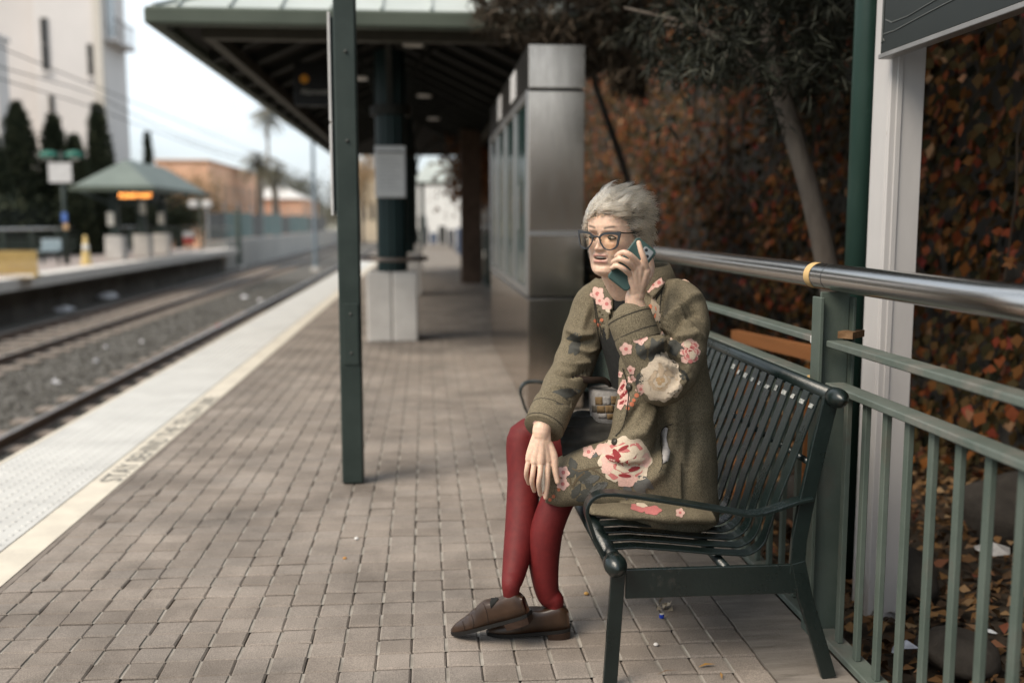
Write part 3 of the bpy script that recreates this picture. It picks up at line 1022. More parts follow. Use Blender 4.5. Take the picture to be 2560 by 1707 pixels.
MB().box(X_at(-220, 44), X_at(14, 44), 44, 45.2, -1.1, Z_at(0, 95, 44)).build('wall', M_stucco, t)
MB().bbox(X_at(-225, 44), X_at(19, 44), 43.8, 45.4, Z_at(0, 95, 44), Z_at(0, 80, 44), .05).build('parapet', M_stucco, t)

# orange brick building
M_obr = mat('orange brick', (0.82, 0.50, 0.34), (0.76, 0.45, 0.30), rough=0.9, scale=1.2)
ya = 75.0
t = thing('orange_building', (X_at(460, ya), ya, -1.1), 'long orange brick building behind the palms beyond the shelter', 'building')
MB().box(X_at(395, ya), X_at(525, ya), ya, ya + 24, -1.1, Z_at(460, 404, ya)).build('wall', M_obr, t)
MB().bbox(X_at(392, ya), X_at(525, ya) + .15, ya - .15, ya + 24.1, Z_at(460, 404, ya), Z_at(460, 399, ya), .03).build('parapet', mat('orange coping', (0.62, 0.40, 0.27), rough=0.9), t)
xs = X_at(525, ya)
for k in range(7):
    yk = ya + 2.5 + 3.1 * k
    MB().box(xs + .004, xs + .06, yk, yk + 1.3, 2.2, 4.2).build('window', mat('dull window', (0.34, 0.22, 0.16), rough=0.4), t)
yw = 101.0
MB().box(X_at(640, yw), X_at(755, yw), yw, yw + 15, -1.1, Z_at(700, 497, yw)).build('wing', M_obr, t)
MB().raw([(X_at(636, yw), yw - .3, Z_at(700, 497, yw)), (X_at(760, yw), yw - .3, Z_at(700, 497, yw)), (X_at(760, yw), yw + 15, Z_at(700, 497, yw)), (X_at(636, yw), yw + 15, Z_at(700, 497, yw)), (X_at(690, yw), yw + 6, Z_at(690, 462, yw)), (X_at(640, yw), yw + 6, Z_at(690, 462, yw))], [(0, 1, 4, 5), (1, 2, 4), (2, 3, 5, 4), (3, 0, 5)]).build('wing_roof', mat('pale roof', (0.62, 0.60, 0.57), rough=0.8), t)

# cream building closing the view past the canopy, pale house right of the far shelter
t = thing('cream_building', (X_at(900, 120), 120, -1.1), 'cream building closing the view between the posts', 'building')
MB().box(X_at(868, 120), X_at(948, 120), 120, 132, -1.1, Z_at(900, 428, 120)).build('wall', mat('cream wall', (0.66, 0.55, 0.40), (0.58, 0.49, 0.37), rough=0.9, scale=0.3), t)
for k in range(3):
    u = 882 + k * 22
    MB().box(X_at(u, 120), X_at(u + 9, 120), 119.9, 119.99, 1.5, 3.5).build('window', M_wind, t)
t = thing('white_house', (X_at(1075, 95), 95, -1.1), 'bright white building glimpsed under the far shelter roof', 'building')
MB().box(X_at(1040, 95), X_at(1170, 95), 95, 104, -1.1, Z_at(1075, 455, 95)).build('wall', mat('bright white wall', (0.85, 0.83, 0.79), rough=0.9), t)
MB().box(X_at(1048, 95), X_at(1064, 95), 94.9, 94.99, .4, 1.8).build('window', M_wind, t)

t = thing('end_barrier', (X_at(1090, 62), 62, -1.1), 'dark low barrier closing the platform end below the bright opening', 'barrier')
for k in range(7):
    xa_, xb_ = X_at(1030 + 22 * k, 62), X_at(1049 + 22 * k, 62)
    MB().bbox(xa_, xb_, 62, 62.1, -1.1, (.75, .95, .6, 1.0, .8, .9, .7)[k], .03).build('panel', mat(('barrier dark', 'barrier slate', 'barrier blue')[k % 3], ((.05, .05, .048), (.11, .11, .12), (.10, .13, .20))[k % 3], rough=.7), t)
# far hills and end wall
vs, fs = [], []
n = 60
for i in range(n + 1):
    x = -260 + 420 * i / n
    h = 7 + 7 * math.sin(i * .31) + 4 * math.sin(i * .83 + 1) + (6 if i < 22 else 0)
    vs += [(x, 330, -1.2), (x, 345, max(3, h))]
fs = [(2 * i, 2 * i + 2, 2 * i + 3, 2 * i + 1) for i in range(n)]
o = MB().raw(vs, fs).build('hills', mat('far hill', (0.20, 0.22, 0.18), (0.28, 0.28, 0.24), rough=1, scale=0.02))
tag(o, kind='structure')

# ------------------------------------------------------------------ shelter on the opposite platform
M_sroof = mat('green shelter roof', (0.155, 0.185, 0.165), (0.125, 0.152, 0.136), rough=0.6, scale=1.2)
t = thing('opposite_shelter', (-10.4, 37, 0), 'green hip roofed shelter on the opposite platform with orange display', 'shelter')
x0, x1, y0, y1, ze, zr = X_at(180, 33), X_at(388, 33), 33.0, 41.2, Z_at(280, 468, 33), Z_at(310, 399, 34.6)
XS = (x0 + x1) / 2 - .35
xc = (x0 + x1) / 2
MB().raw([(x0, y0, ze), (x1, y0, ze), (x1, y1, ze), (x0, y1, ze), (xc, y0 + 1.6, zr), (xc, y1 - 1.6, zr)], [(0, 1, 4), (1, 2, 5, 4), (2, 3, 5), (3, 0, 4, 5), (3, 2, 1, 0)]).build('roof', M_sroof, t)
MB().box(x0 - .05, x1 + .05, y0 - .06, y0 - .005, ze - .12, ze + .03).build('gutter', M_fascia, t)
MB().box(x1 + .005, x1 + .06, y0, y1, ze - .12, ze + .03).build('gutter', M_fascia, t)
for yk in (34.3, 37.5, 40.2):
    MB().bbox(XS - .28, XS + .28, yk - .28, yk + .28, 0.006, .80, .02).build('foot', M_concl, t)
    MB().bbox(XS - .13, XS + .13, yk - .13, yk + .13, .80, ze, .01).build('column', M_post, t)
    MB().bar((XS, yk, 1.8), (XS + 1.1, yk, ze - .05), .08, .1).build('bracket', M_post, t)
    MB().bar((XS, yk, 1.8), (XS - 1.1, yk, ze - .05), .08, .1).build('bracket', M_post, t)
for yk, zk, du in ((33.98, 1.35, -.05), (37.18, 1.75, .12), (39.9, 1.4, .05)):
    MB().bbox(XS - .10 + du, XS + .12 + du, yk - .02, yk + .02, zk - .22, zk + .22, .004).build('notice', mat('notice pale', (0.75, 0.72, 0.64), rough=0.6), t)  # pale plates standing in for bright spots of light around the shelter
t = thing('display_sign', (X_at(345, 33.2), 33.2, 1.95), 'dark display box with glowing orange characters under the shelter eave', 'sign')
MB().bbox(X_at(296, 33.1), X_at(392, 33.1), 33.12, 33.34, 1.93, 2.24, .01).build('case', mat('display case', (0.01, 0.012, 0.012), rough=0.5), t)
led = emis('orange diodes', (1.0, 0.34, 0.07), 4.5)
me = text_mesh('PLEASE WAIT', .185, Matrix.Translation((X_at(300, 33.1), 33.115, 2.025)) @ Matrix.Rotation(R(90), 4, 'X'), sx=.92)
finish('characters', me, led, t)

# railing, lamp, barrier, cone, seats on the opposite platform
t = thing('opposite_railing', (-13.2, 28, 0), 'green railing with pale top rail along the back of the opposite platform', 'fence')
MB().tube([(-13.2, y, 1.02) for y in (4, 48.8)], .05, 10).build('top_rail', M_tube, t)
for z in (.84, .68, .15):
    MB().box(-13.22, -13.18, 4, 48.8, z - .012, z + .012).build('rail', M_fence2, t)
for k in range(20):
    y = 5 + 2.3 * k
    MB().box(-13.24, -13.16, y - .04, y + .04, 0.002, .98).build('post', M_fence, t)
b = MB()
for k in range(190):
    y = 18 + .16 * k
    b.box(-13.21, -13.19, y - .012, y + .012, .162, .668)
o = b.build('balusters', M_fence, t)
tag(o, kind='stuff')
MB().box(-13.2, -9.2, 48.75, 48.8, .98, 1.04).build('end_rail', M_tube, t)
for k in range(26):
    x = -13.1 + .15 * k
    MB().box(x - .012, x + .012, 48.76, 48.79, .01, .97).build('baluster', M_fence, t)
lx, ly = X_at(162, 30.8), 30.8
t = thing('platform_lamp', (lx, ly, 0), 'lamp post with two green shades and a white plate on the opposite platform', 'street lamp')
MB().tube([(lx, ly, 0.003), (lx, ly, 1.2), (lx, ly, 3.3)], [.085, .065, .055], 14, ref=(1, 0, 0)).build('pole', M_post, t, smooth=True)
for sx in (-1, 1):
    MB().bar((lx, ly, 3.2), (lx + sx * .62, ly, 3.22), .05, .05).build('arm', M_post, t)
    b = MB().ball((lx + sx * .36, ly, 3.20), (.27, .16, .13), 16, 8)
    b.build('shade', mat('lamp green', (0.02, 0.14, 0.10), rough=0.35), t, smooth=True)
    MB().ball((lx + sx * .36, ly, 3.13), (.2, .12, .08), 12, 6).build('lens', mat('lamp lens', (0.7, 0.7, 0.66), rough=0.3), t, smooth=True)
MB().bbox(lx - .36, lx + .30, ly - .10, ly - .07, 2.40, 2.97, .005).build('plate', mat('pale plate', (0.62, 0.61, 0.60), rough=0.4), t)
MB().bbox(lx - .05, lx + .10, ly - .10, ly - .08, 1.25, 1.52, .004).build('blue_notice', mat('blue plate', (0.10, 0.19, 0.50), rough=0.4), t)
MB().bbox(lx - .02, lx + .12, ly - .10, ly - .08, 1.02, 1.2, .004).build('orange_notice', mat('tan plate', (0.55, 0.36, 0.2), rough=0.4), t)
t = thing('yellow_barrier', (-10.4, 24, 0), 'yellow slatted barrier on the opposite platform at the picture edge', 'barrier')
M_y = mat('barrier yellow', (0.50, 0.36, 0.14), (0.43, 0.30, 0.11), rough=0.6, scale=4)
xA, xB = X_at(-40, 23.6), X_at(84, 23.6)
for k in range(15):
    x = xA + (xB - xA) * k / 14
    MB().bbox(x - .028, x + .028, 23.58, 23.62, .06, .60, .004).build('slat', M_y, t)
MB().box(xA - .03, xB + .03, 23.625, 23.66, .47, .54).build('rail', M_y, t)
MB().box(xA - .03, xB + .03, 23.625, 23.66, .12, .18).build('rail', M_y, t)
for x in (xA, xB):
    MB().box(x - .03, x + .03, 23.45, 23.8, .007, .058).build('foot', M_y, t)
MB().box(xA - .03, xB + .03, 23.2, 23.9, 0.0015, 0.0065).build('base_mat', mat('tan mat', (0.45, 0.36, 0.25), rough=0.9), t)
xcn = X_at(211, 30.2)
t = thing('traffic_cone', (xcn, 30.2, 0), 'tall slim yellow cone standing between lamp post and shelter', 'cone')
MB().tube([(xcn, 30.2, z) for z in (.02, .05, .5, .82, .86)], [.15, .145, .09, .05, .03], 16, ref=(1, 0, 0)).build('cone_body', mat('cone yellow', (0.70, 0.52, 0.22), rough=0.5), t, smooth=True)
MB().tube([(xcn, 30.2, .42), (xcn, 30.2, .60)], [.106, .083], 16, ref=(1, 0, 0)).build('white_band', mat('cone band', (0.75, 0.74, 0.7), rough=0.5), t, smooth=True)
MB().bbox(xcn - .18, xcn + .18, 30.02, 30.38, .002, .02, .004).build('base', mat('cone yellow', None), t)
t = thing('station_bench', (-12.3, 30.5, 0), 'pale blue seat by the railing left of the lamp post', 'bench')
for k in range(3):
    x = X_at(108 + 17 * k, 31)
    MB().bbox(x - .09, x + .09, 31, 31.06, .42, .74, .02).build('backrest', mat('pale blue plastic', (0.34, 0.42, 0.46), rough=0.5), t)
    MB().bbox(x - .09, x + .09, 30.6, 31.0, .38, .415, .015).build('seat', mat('pale blue plastic', None), t)
MB().box(X_at(105, 31), X_at(150, 31), 30.8, 30.86, .30, .375).build('beam', M_post, t)
for u in (108, 147):
    MB().box(X_at(u, 31) - .03, X_at(u, 31) + .03, 30.8, 30.86, .002, .30).build('leg', M_post, t)
xr_ = X_at(470, 42)
t = thing('red_sign', (xr_, 42, 0), 'small red and white sign by the railing past the shelter', 'sign')
MB().bbox(xr_ - .22, xr_ + .22, 42, 42.04, .35, .62, .01).build('red_panel', mat('sign red', (0.5, 0.08, 0.07), rough=0.5), t)
MB().bbox(xr_ - .22, xr_ + .22, 42, 42.04, .625, .85, .01).build('white_panel', mat('sign white', (0.7, 0.7, 0.7), rough=0.5), t)
MB().box(xr_ - .02, xr_ + .02, 42.045, 42.08, 0.002, .9).build('stake', M_post, t)
xw = X_at(502, 44)
t = thing('twin_lamp', (xw, 44, 0), 'thin pole with a pair of white lamps right of the shelter', 'street lamp')
MB().cyl((xw, 44), .05, 0.002, 2.3, 10).build('pole', M_fence, t)
for sx in (-1, 1):
    MB().bbox(xw + sx * .28 - .2, xw + sx * .28 + .2, 43.9, 44.1, 1.85, 2.15, .05).build('lamp', mat('lamp white', (0.72, 0.70, 0.68), rough=0.4), t)
    MB().box(min(xw, xw + sx * .2), max(xw, xw + sx * .2), 43.98, 44.02, 2.2, 2.26).build('arm', M_fence, t)
# catenary masts and wires
for k, (u, y, ztop, c_, lb) in enumerate(((595, 51, 1.9, M_fence, 'short grey green mast beyond the end of the opposite platform'), (786, 48, 7.0, mat('mast blue grey', (0.22, 0.27, 0.31), rough=0.5), 'slim blue grey overhead line mast between the tracks'))):
    x = X_at(u, y)
    t = thing('line_mast', (x, y, -1.1), lb, 'mast')
    MB().cyl((x, y), .14 if k == 0 else .10, -1.1, ztop, 12, r2=.12 if k == 0 else .08).build('shaft', c_, t)
    MB().bbox(x - .2, x + .2, y - .2, y + .2, -1.1, -.9, .02).build('foot', M_concl, t)
    if k:
        MB().bar((x, y, 6.3), (x - 2.4, y, 6.0), .06, .06).build('arm', c_, t)
        MB().bar((x, y, 5.4), (x - 2.4, y, 5.9), .04, .04).build('arm', c_, t)
for k, (z, sag) in enumerate(((4.40, .0), (3.90, .12), (4.22, .3))):
    pts = []
    for i in range(60):
        y = 10 + 1.6 * i
        pts.append((-7.68, y, z + (.5 if k == 2 else 0) * 0 - sag * math.sin(math.pi * ((y / 24.0) % 1))))
    o = MB().tube(pts, .012, 5).build('overhead_wire', mat('dark wire', (0.05, 0.05, 0.05), rough=0.6))
    tag(o, ['upper overhead wire strung above the far track', 'lower overhead wire strung above the far track', 'sagging overhead wire between the upper and lower ones'][k], 'wire')
# screened fence beyond the platform
t = thing('screened_fence', (-12, 56, -1.1), 'tall mesh fence with teal screens above the retaining wall', 'fence')
M_teal = mat('teal screen', (0.15, 0.205, 0.19), (0.20, 0.26, 0.245), rough=0.8, scale=1)
for k in range(14):
    yk = 50 + 4.2 * k
    if k in (1, 2, 4, 5, 7, 8, 9):
        MB().box(-10.62, -10.58, yk + .08, yk + 4.12, .35, 1.75 + .02 * (k % 3)).build('screen', M_teal, t)
    else:
        MB().box(-10.62, -10.58, yk + .08, yk + 4.12, .35, 1.7).build('screen', mat('grey screen', (0.17, 0.165, 0.155), rough=0.9), t)
    MB().cyl((-10.6, yk), .05, .30, 2.3, 8).build('post', mat('galvanised', (0.4, 0.4, 0.4), rough=0.5), t)

# ------------------------------------------------------------------ trees on the far side
def leafy(name, cen, r3, n, ln, wd, par, m, droop=0.3, shape=None):
    u = rng.normal(size=(n, 3))
    u /= np.linalg.norm(u, axis=1, keepdims=True)
    rad = rng.random(n) ** (1 / 2.2)
    p = u * rad[:, None] * np.array(r3)
    if shape is not None:
        p = shape(p)
    d = u + rng.normal(size=(n, 3)) * .6 + np.array([0, 0, -droop])
    me = leaves_mesh(name, p + np.array(cen), d, rng.normal(size=(n, 3)), ln * rng.uniform(.6, 1.3, n), wd * rng.uniform(.6, 1.3, n))
    return finish(name, me, m, par)


M_cyp = mat('cypress leaf', None, rough=0.8, attr='rnd', ramp=[(0, (0.012, 0.018, 0.009)), (0.6, (0.026, 0.034, 0.016)), (1, (0.05, 0.055, 0.028))])
M_bark = mat('grey bark', (0.085, 0.07, 0.058), (0.14, 0.12, 0.10), rough=0.95, scale=9, bump=0.6, bscale=40, stretch=(1, 1, .3))


def cypress(u, v, y, w, label):
    x = X_at(u, y)
    top = Z_at(u, v, y)
    t = thing('cypress_tree', (x, y, -1.1), label, 'tree', 'cypresses in front of the white building')
    MB().tube([(x, y, -1.1), (x, y, top * .7)], [.14, .04], 8, ref=(1, 0, 0)).build('trunk', M_bark, t)
    h = top + .9
    n = 5200
    s = rng.random(n)
    wz = w * np.minimum(1, np.minimum(1.0, (s + .12) / .3) * np.clip((1 - s), 0, 1) ** .62 * 1.15)
    an = rng.uniform(0, 6.28, n)
    rr_ = wz * rng.random(n) ** .4 * (1 + .18 * np.sin(an * 3 + s * 9))
    p = np.stack([x + rr_ * np.cos(an), y + rr_ * np.sin(an), -.9 + h * s], 1)
    d = np.stack([np.cos(an) * .5, np.sin(an) * .5, np.ones(n)], 1) + rng.normal(size=(n, 3)) * .35
    me = leaves_mesh('crown', p, d, rng.normal(size=(n, 3)), rng.uniform(.18, .42, n), rng.uniform(.06, .14, n))
    finish('crown', me, M_cyp, t)
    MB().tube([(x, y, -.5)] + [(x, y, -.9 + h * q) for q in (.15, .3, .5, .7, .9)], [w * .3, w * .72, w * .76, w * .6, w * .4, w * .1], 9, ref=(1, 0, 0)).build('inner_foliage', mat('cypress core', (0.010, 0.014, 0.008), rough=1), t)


cypress(57, 268, 40, 1.05, 'broad dark cypress nearest the left edge of the white building')
cypress(-14, 340, 38, .9, 'dark cypress cut off by the left picture edge')
cypress(145, 300, 41, .95, 'cypress right behind the lamp post shades')
cypress(195, 352, 40, .75, 'short cypress between lamp post and shelter roof')
cypress(256, 272, 42, .75, 'slim pointed cypress left of the shelter ridge')
cypress(377, 337, 70, .45, 'thin far cypress spike right of the white building')
# dark clipped hedge behind the railing
t = thing('hedge', (-14.6, 30, -1.1), 'dark hedge filling the space behind the opposite railing', 'hedge')
n = 9000
p = np.stack([rng.uniform(-15.6, -13.7, n), rng.uniform(14, 48, n), rng.uniform(-1, 2.1, n) + .25 * np.sin(rng.uniform(0, 40, n))], 1)
me = leaves_mesh('foliage', p, rng.normal(size=(n, 3)), rng.normal(size=(n, 3)), rng.uniform(.12, .3, n), rng.uniform(.06, .15, n))
o = finish('foliage', me, M_cyp, t)
tag(o, kind='stuff')
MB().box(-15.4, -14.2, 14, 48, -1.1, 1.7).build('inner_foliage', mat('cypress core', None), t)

M_frond = mat('palm frond', None, rough=0.7, attr='rnd', ramp=[(0, (0.10, 0.10, 0.06)), (0.5, (0.20, 0.18, 0.12)), (1, (0.36, 0.31, 0.22))])


def palm(u, v, y, rad, trw, label, n=46, lean=0):
    x = X_at(u, y)
    z = Z_at(u, v, y)
    t = thing('palm_tree', (x, y, -1.1), label, 'palm tree', 'palms near the orange building')
    MB().tube([(x + lean, y, -1.1), (x + lean * .3, y, z * .5), (x, y, z)], [trw * 1.2, trw, trw * .9], 10, ref=(1, 0, 0)).build('trunk', mat('palm bark', (0.17, 0.145, 0.12), (0.24, 0.21, 0.175), rough=0.95, scale=3), t, smooth=True)
    cen, dr, nm, ln, wd = [], [], [], [], []
    for k in range(n):
        a = rng.uniform(0, 6.28)
        el = rng.uniform(-1.0, 1.2)
        base = np.array([x, y, z])
        d0 = np.array([math.cos(a) * math.cos(el), math.sin(a) * math.cos(el), math.sin(el)])
        pts = [base + d0 * rad * q - np.array([0, 0, 1]) * rad * .45 * q * q for q in np.linspace(0.1, 1, 9)]
        for i in range(8):
            ax = pts[i + 1] - pts[i]
            sd_ = np.cross(ax, [0, 0, 1])
            sd_ /= np.linalg.norm(sd_) + 1e-6
            for s_ in (-1, 1):
                for q in (0, .5):
                    cen.append(pts[i] + ax * q)
                    dr.append(sd_ * s_ + ax / np.linalg.norm(ax) * .8 + np.array([0, 0, -.35]))
                    nm.append([0, 0, 1])
                    ln.append(rad * .36 * (1 - .35 * i / 8))
                    wd.append(rad * .05)
    me = leaves_mesh('crown', np.array(cen), np.array(dr), np.array(nm, float), np.array(ln), np.array(wd))
    finish('crown', me, M_frond, t)


palm(675, 285, 110, 2.0, .16, 'very tall thin palm rising behind the canopy edge')
palm(652, 405, 85, 1.75, .33, 'shaggy palm with thick trunk before the orange building')
palm(690, 425, 88, 1.45, .30, 'second thick palm trunk beside the shaggy palm')

M_fol = mat('dull broadleaf', None, rough=0.8, attr='rnd', ramp=[(0, (0.07, 0.075, 0.055)), (0.6, (0.13, 0.13, 0.10)), (1, (0.22, 0.20, 0.16))])
M_folo = mat('tan autumn leaf', None, rough=0.8, attr='rnd', ramp=[(0, (0.20, 0.13, 0.07)), (0.6, (0.36, 0.24, 0.13)), (1, (0.5, 0.36, 0.2))])


def bush(u, v, y, r, m, label, n=2600, grp='broad trees in the distance'):
    x, z = X_at(u, y), Z_at(u, v, y)
    t = thing('far_tree', (x, y, -1.1), label, 'tree', grp)
    MB().tube([(x, y, -1.1), (x, y, z)], [.2, .1], 8, ref=(1, 0, 0)).build('trunk', M_bark, t)
    u_ = rng.normal(size=(10, 3)) * .5
    for_c = np.concatenate([np.array(c) * r + rng.normal(size=(n // 10, 3)) * r * .3 for c in u_])
    me = leaves_mesh('crown', for_c + np.array([x, y, z]), rng.normal(size=for_c.shape), rng.normal(size=for_c.shape), rng.uniform(.25, .6, len(for_c)) * r * .3, rng.uniform(.15, .3, len(for_c)) * r * .3)
    finish('crown', me, m, t)


bush(515, 500, 72, 1.7, M_folo, 'tan autumn tree before the orange wall')
bush(450, 520, 62, 1.5, M_folo, 'small tan bush right of the shelter')
for u_, v_, y_, r_, lb_ in ((385, 535, 52, 1.5, 'dark tree filling the space under the shelter roof'), (440, 548, 53, 1.25, 'dark low tree behind the right end of the shelter'), (330, 545, 51, 1.4, 'dark tree behind the first shelter column')):
    bush(u_, v_, y_, r_, M_cyp, lb_, n=4200)
bush(745, 515, 140, 2.6, M_fol, 'grey green tree at the end of the track left of the mast')
bush(800, 490, 150, 3.4, M_fol, 'large grey green tree right of the slim mast')
bush(850, 500, 130, 2.6, M_fol, 'dull tree just behind the square green post')
bush(905, 440, 112, 2.6, M_folo, 'pale tan tree in front of the cream building')
bush(1180, 440, 24, 1.1, mat('rust leaf', None, rough=0.8, attr='rnd', ramp=[(0, (0.13, 0.05, 0.02)), (0.6, (0.24, 0.10, 0.035)), (1, (0.36, 0.17, 0.07))]), 'rust orange tree over the fence beyond the kiosk', n=3600)
# pale litter on the track bed
for k, (u, v) in enumerate(((137, 957), (240, 905), (265, 868), (355, 855), (612, 745), (650, 752), (268, 748), (545, 817), (165, 778))):
    p = CAM + ray(u, v) * ((-1.05 - EYE) / ray(u, v)[2])
    s_ = (.09, .07, .05, .05, .16, .08, .45, .09, .3)[k]
    m_ = mat('litter red', (0.45, 0.16, 0.15), rough=0.8) if k == 7 else mat('litter white', (0.66, 0.65, 0.66), (0.5, 0.5, 0.53), rough=0.8, scale=9)
    b = MB()
    vs = [(p[0] + s_ * c * random.uniform(.5, 1.1), p[1] + s_ * s2 * random.uniform(.5, 1.1), -1.06 + random.uniform(0, s_ * .5)) for c, s2 in ring] + [(p[0], p[1], -1.02 + s_ * .4)]
    o = b.raw(vs, [(j, (j + 1) % 6, 6) for j in range(6)]).build('crumpled_paper', m_)
    tag(o, ['white scrap of paper lying on the ballast lowest in the picture', 'pale scrap second along the ballast', 'small pale scrap on the ballast by the far rail', 'pale scrap halfway up the ballast', 'larger white wrapper on the ballast far up', 'pale wrapper right of the larger white one', 'torn white plastic under the opposite platform', 'red wrapper lying near the platform edge rail', 'grey plastic sheet by the foot of the opposite platform'][k], 'litter')
# ================================================================== BANK, WALL, IVY AND TREE BEHIND THE FENCE
vs, fs = [], []
nx, ny = 12, 90
for j in range(ny + 1):
    for i in range(nx + 1):
        x = 1.24 + (3.6 - 1.24) * i / nx
        y = -2 + 42 * j / ny
        vs.append((x, y, -0.24 + .16 * (i / nx) ** 2 + .025 * math.sin(x * 9 + y * 5) + .02 * math.sin(y * 13 - x * 4)))
for j in range(ny):
    for i in range(nx):
        a = j * (nx + 1) + i
        fs.append((a, a + 1, a + nx + 2, a + nx + 1))
o = MB().raw(vs, fs).build('planting_bed', mat('dark soil', (0.030, 0.023, 0.016), (0.055, 0.042, 0.030), rough=1, scale=12, bump=.8, bscale=40), smooth=True)
tag(o, kind='structure')
o = MB().box(3.3, 3.7, -3, 60, -.4, 7.2).build('garden_wall', mat('pale render', (0.10, 0.095, 0.085), (0.06, 0.056, 0.05), rough=.95, scale=1.2, bump=.3))  # pale wall coloured dark, painting the shade between ivy leaves
tag(o, 'high pale rendered wall almost hidden under ivy', 'wall')

litter_ramp = [(0, (0.0279, 0.0174, 0.0099)), (0.35, (0.0620, 0.0341, 0.0161)), (0.6, (0.1178, 0.0589, 0.0217)), (0.8, (0.1860, 0.0992, 0.0372)), (0.93, (0.2232, 0.1488, 0.0806)), (1, (0.1488, 0.0434, 0.0217))]
M_litter = mat('fallen leaf', None, rough=.85, attr='rnd', ramp=litter_ramp)
n = 7500
p = np.stack([rng.uniform(1.27, 3.2, n), 1.6 + 8 * rng.random(n) ** 1.5, np.zeros(n)], 1)
p[:, 2] = -0.215 + .16 * ((p[:, 0] - 1.24) / 2.36) ** 2 + rng.random(n) * .05
d = rng.normal(size=(n, 3)) * np.array([1, 1, .35])
nm = np.array([0, 0, 1.]) + rng.normal(size=(n, 3)) * .5
me = leaves_mesh('leaves', p, d, nm, rng.uniform(.04, .085, n), rng.uniform(.025, .055, n), bend=.5)
o = finish('fallen_leaves', me, M_litter)
tag(o, 'brown and orange fallen leaves covering the bed behind the fence', 'leaves', kind='stuff')


def stone(x, y, r, label, par=None):
    bm = bmesh.new()
    bmesh.ops.create_icosphere(bm, subdivisions=3, radius=1)
    ph = [random.uniform(0, 6) for _ in range(4)]
    for v in bm.verts:
        c = v.co
        k = 1 + .10 * math.sin(3 * c.x + ph[0]) + .09 * math.sin(3.5 * c.y + ph[1]) + .06 * math.sin(6 * c.z + ph[2] + 2 * c.x)
        v.co = Vector((c.x * k * r[0] + x, c.y * k * r[1] + y, c.z * k * r[2] - .17 + r[2] * .45))
    me = bpy.data.meshes.new('stone')
    bm.to_mesh(me)
    bm.free()
    o = finish('stone', me, mat('dark cobble', (0.034, 0.029, 0.024), (0.055, 0.047, 0.039), rough=.9, scale=10, bump=.4), smooth=True)
    tag(o, label, 'stone', 'cobbles in the planting bed')


stone(1.87, 3.62, (.13, .15, .10), 'large dark cobble behind the fence bars')
stone(1.72, 2.95, (.12, .13, .07), 'low cobble near the foot of the fence bars')
stone(2.35, 3.3, (.15, .17, .10), 'dark cobble deeper in the bed at the right edge')
stone(1.85, 4.6, (.2, .2, .16), 'cobble seen through the bench slats')
stone(2.7, 4.2, (.25, .25, .2), 'boulder at the foot of the ivy wall')
for k, (u, v, y, s_, c_) in enumerate(((2265, 1620, 3.0, .06, (0.42, 0.46, 0.55)), (2478, 1580, 3.15, .022, (0.7, 0.72, 0.74)), (2480, 1375, 3.7, .07, (0.42, 0.41, 0.40)))):
    q = at(u, v, y)
    b = MB()
    vs = [(q[0] + s_ * c * random.uniform(.5, 1.2), q[1] + s_ * s2 * random.uniform(.5, 1.2), q[2] - s_ * .3 + random.uniform(0, s_ * .6)) for c, s2 in ring] + [(q[0], q[1], q[2] + s_ * .5)]
    o = b.raw(vs, [(j, (j + 1) % 6, 6) for j in range(6)]).build('crumpled_wrapper', mat('wrapper %d' % k, c_, tuple(x * .6 for x in c_), rough=.6, scale=30))
    tag(o, ['crumpled blue white wrapper caught behind the fence foot', 'tiny shiny scrap among the leaves behind the fence', 'pale flat stone like scrap in the leaf bed'][k], 'litter')
t = thing('orange_board', (1.6, 4.4, 0), 'orange brown timber board leaning behind the fence above the bench', 'board')
MB().bar((1.62, 3.80, .712), (1.62, 5.1, .655), .04, .060).build('plank', mat('orange timber', (0.26, 0.105, 0.035), (0.20, 0.08, 0.027), rough=.7, scale=4, stretch=(1, .2, 4)), t)
MB().box(1.58, 1.66, 4.86, 4.94, -.22, .60).build('stake', mat('orange timber', None), t)
MB().box(1.58, 1.66, 4.0, 4.08, -.22, .60).build('stake', mat('orange timber', None), t)

# ivy over the wall
ivy_ramp = [(0, (0.006, 0.007, 0.003)), (0.28, (0.014, 0.014, 0.006)), (0.48, (0.030, 0.025, 0.010)), (0.62, (0.052, 0.036, 0.013)), (0.75, (0.070, 0.037, 0.012)), (0.86, (0.15, 0.056, 0.013)), (0.95, (0.15, 0.027, 0.015)), (1.0, (0.28, 0.18, 0.10))]
M_ivy = mat('autumn creeper leaf', None, rough=.7, spec=.12, attr='rnd', ramp=ivy_ramp)
IV = thing('creeper', (3.25, 8, -.1), 'autumn creeper with dark green, orange and red leaves covering the wall', 'creeper')
n = 70000
py_ = 2.2 + 24 * rng.random(n) ** 1.7
pz = -.1 + 6.9 * rng.random(n)
lump = .5 + .5 * np.sin(py_ * 2.1 + 1.3 * np.sin(pz * 1.7)) * np.sin(pz * 2.7 + py_)
pxx = 3.28 - .02 - (.12 + .60 * np.clip(lump, 0, 1)) * rng.random(n)
keep = rng.random(n) < np.where((py_ < 4.6) & (pz < 2.6), .40 + .5 * lump, 1.0)
gapn = np.sin(py_ * 6.3 + 2.1 * np.sin(pz * 3.1)) + np.sin(pz * 5.7 + 1.9 * np.sin(py_ * 2.3)) + .7 * np.sin(py_ * 13 + pz * 9)
keep &= (gapn > -1.05) | (pxx > 3.16)
p = np.stack([pxx, py_, pz], 1)[keep]
n = len(p)
rv = rng.random(n)
hot = np.exp(-((p[:, 1] - 8.6) / 2.6) ** 2) * np.exp(-((p[:, 2] - 1.3) / 1.3) ** 2)      # where the creeper has turned
cl = .5 + .5 * np.sin(p[:, 1] * 3.3 + 2 * np.sin(p[:, 2] * 2.2))
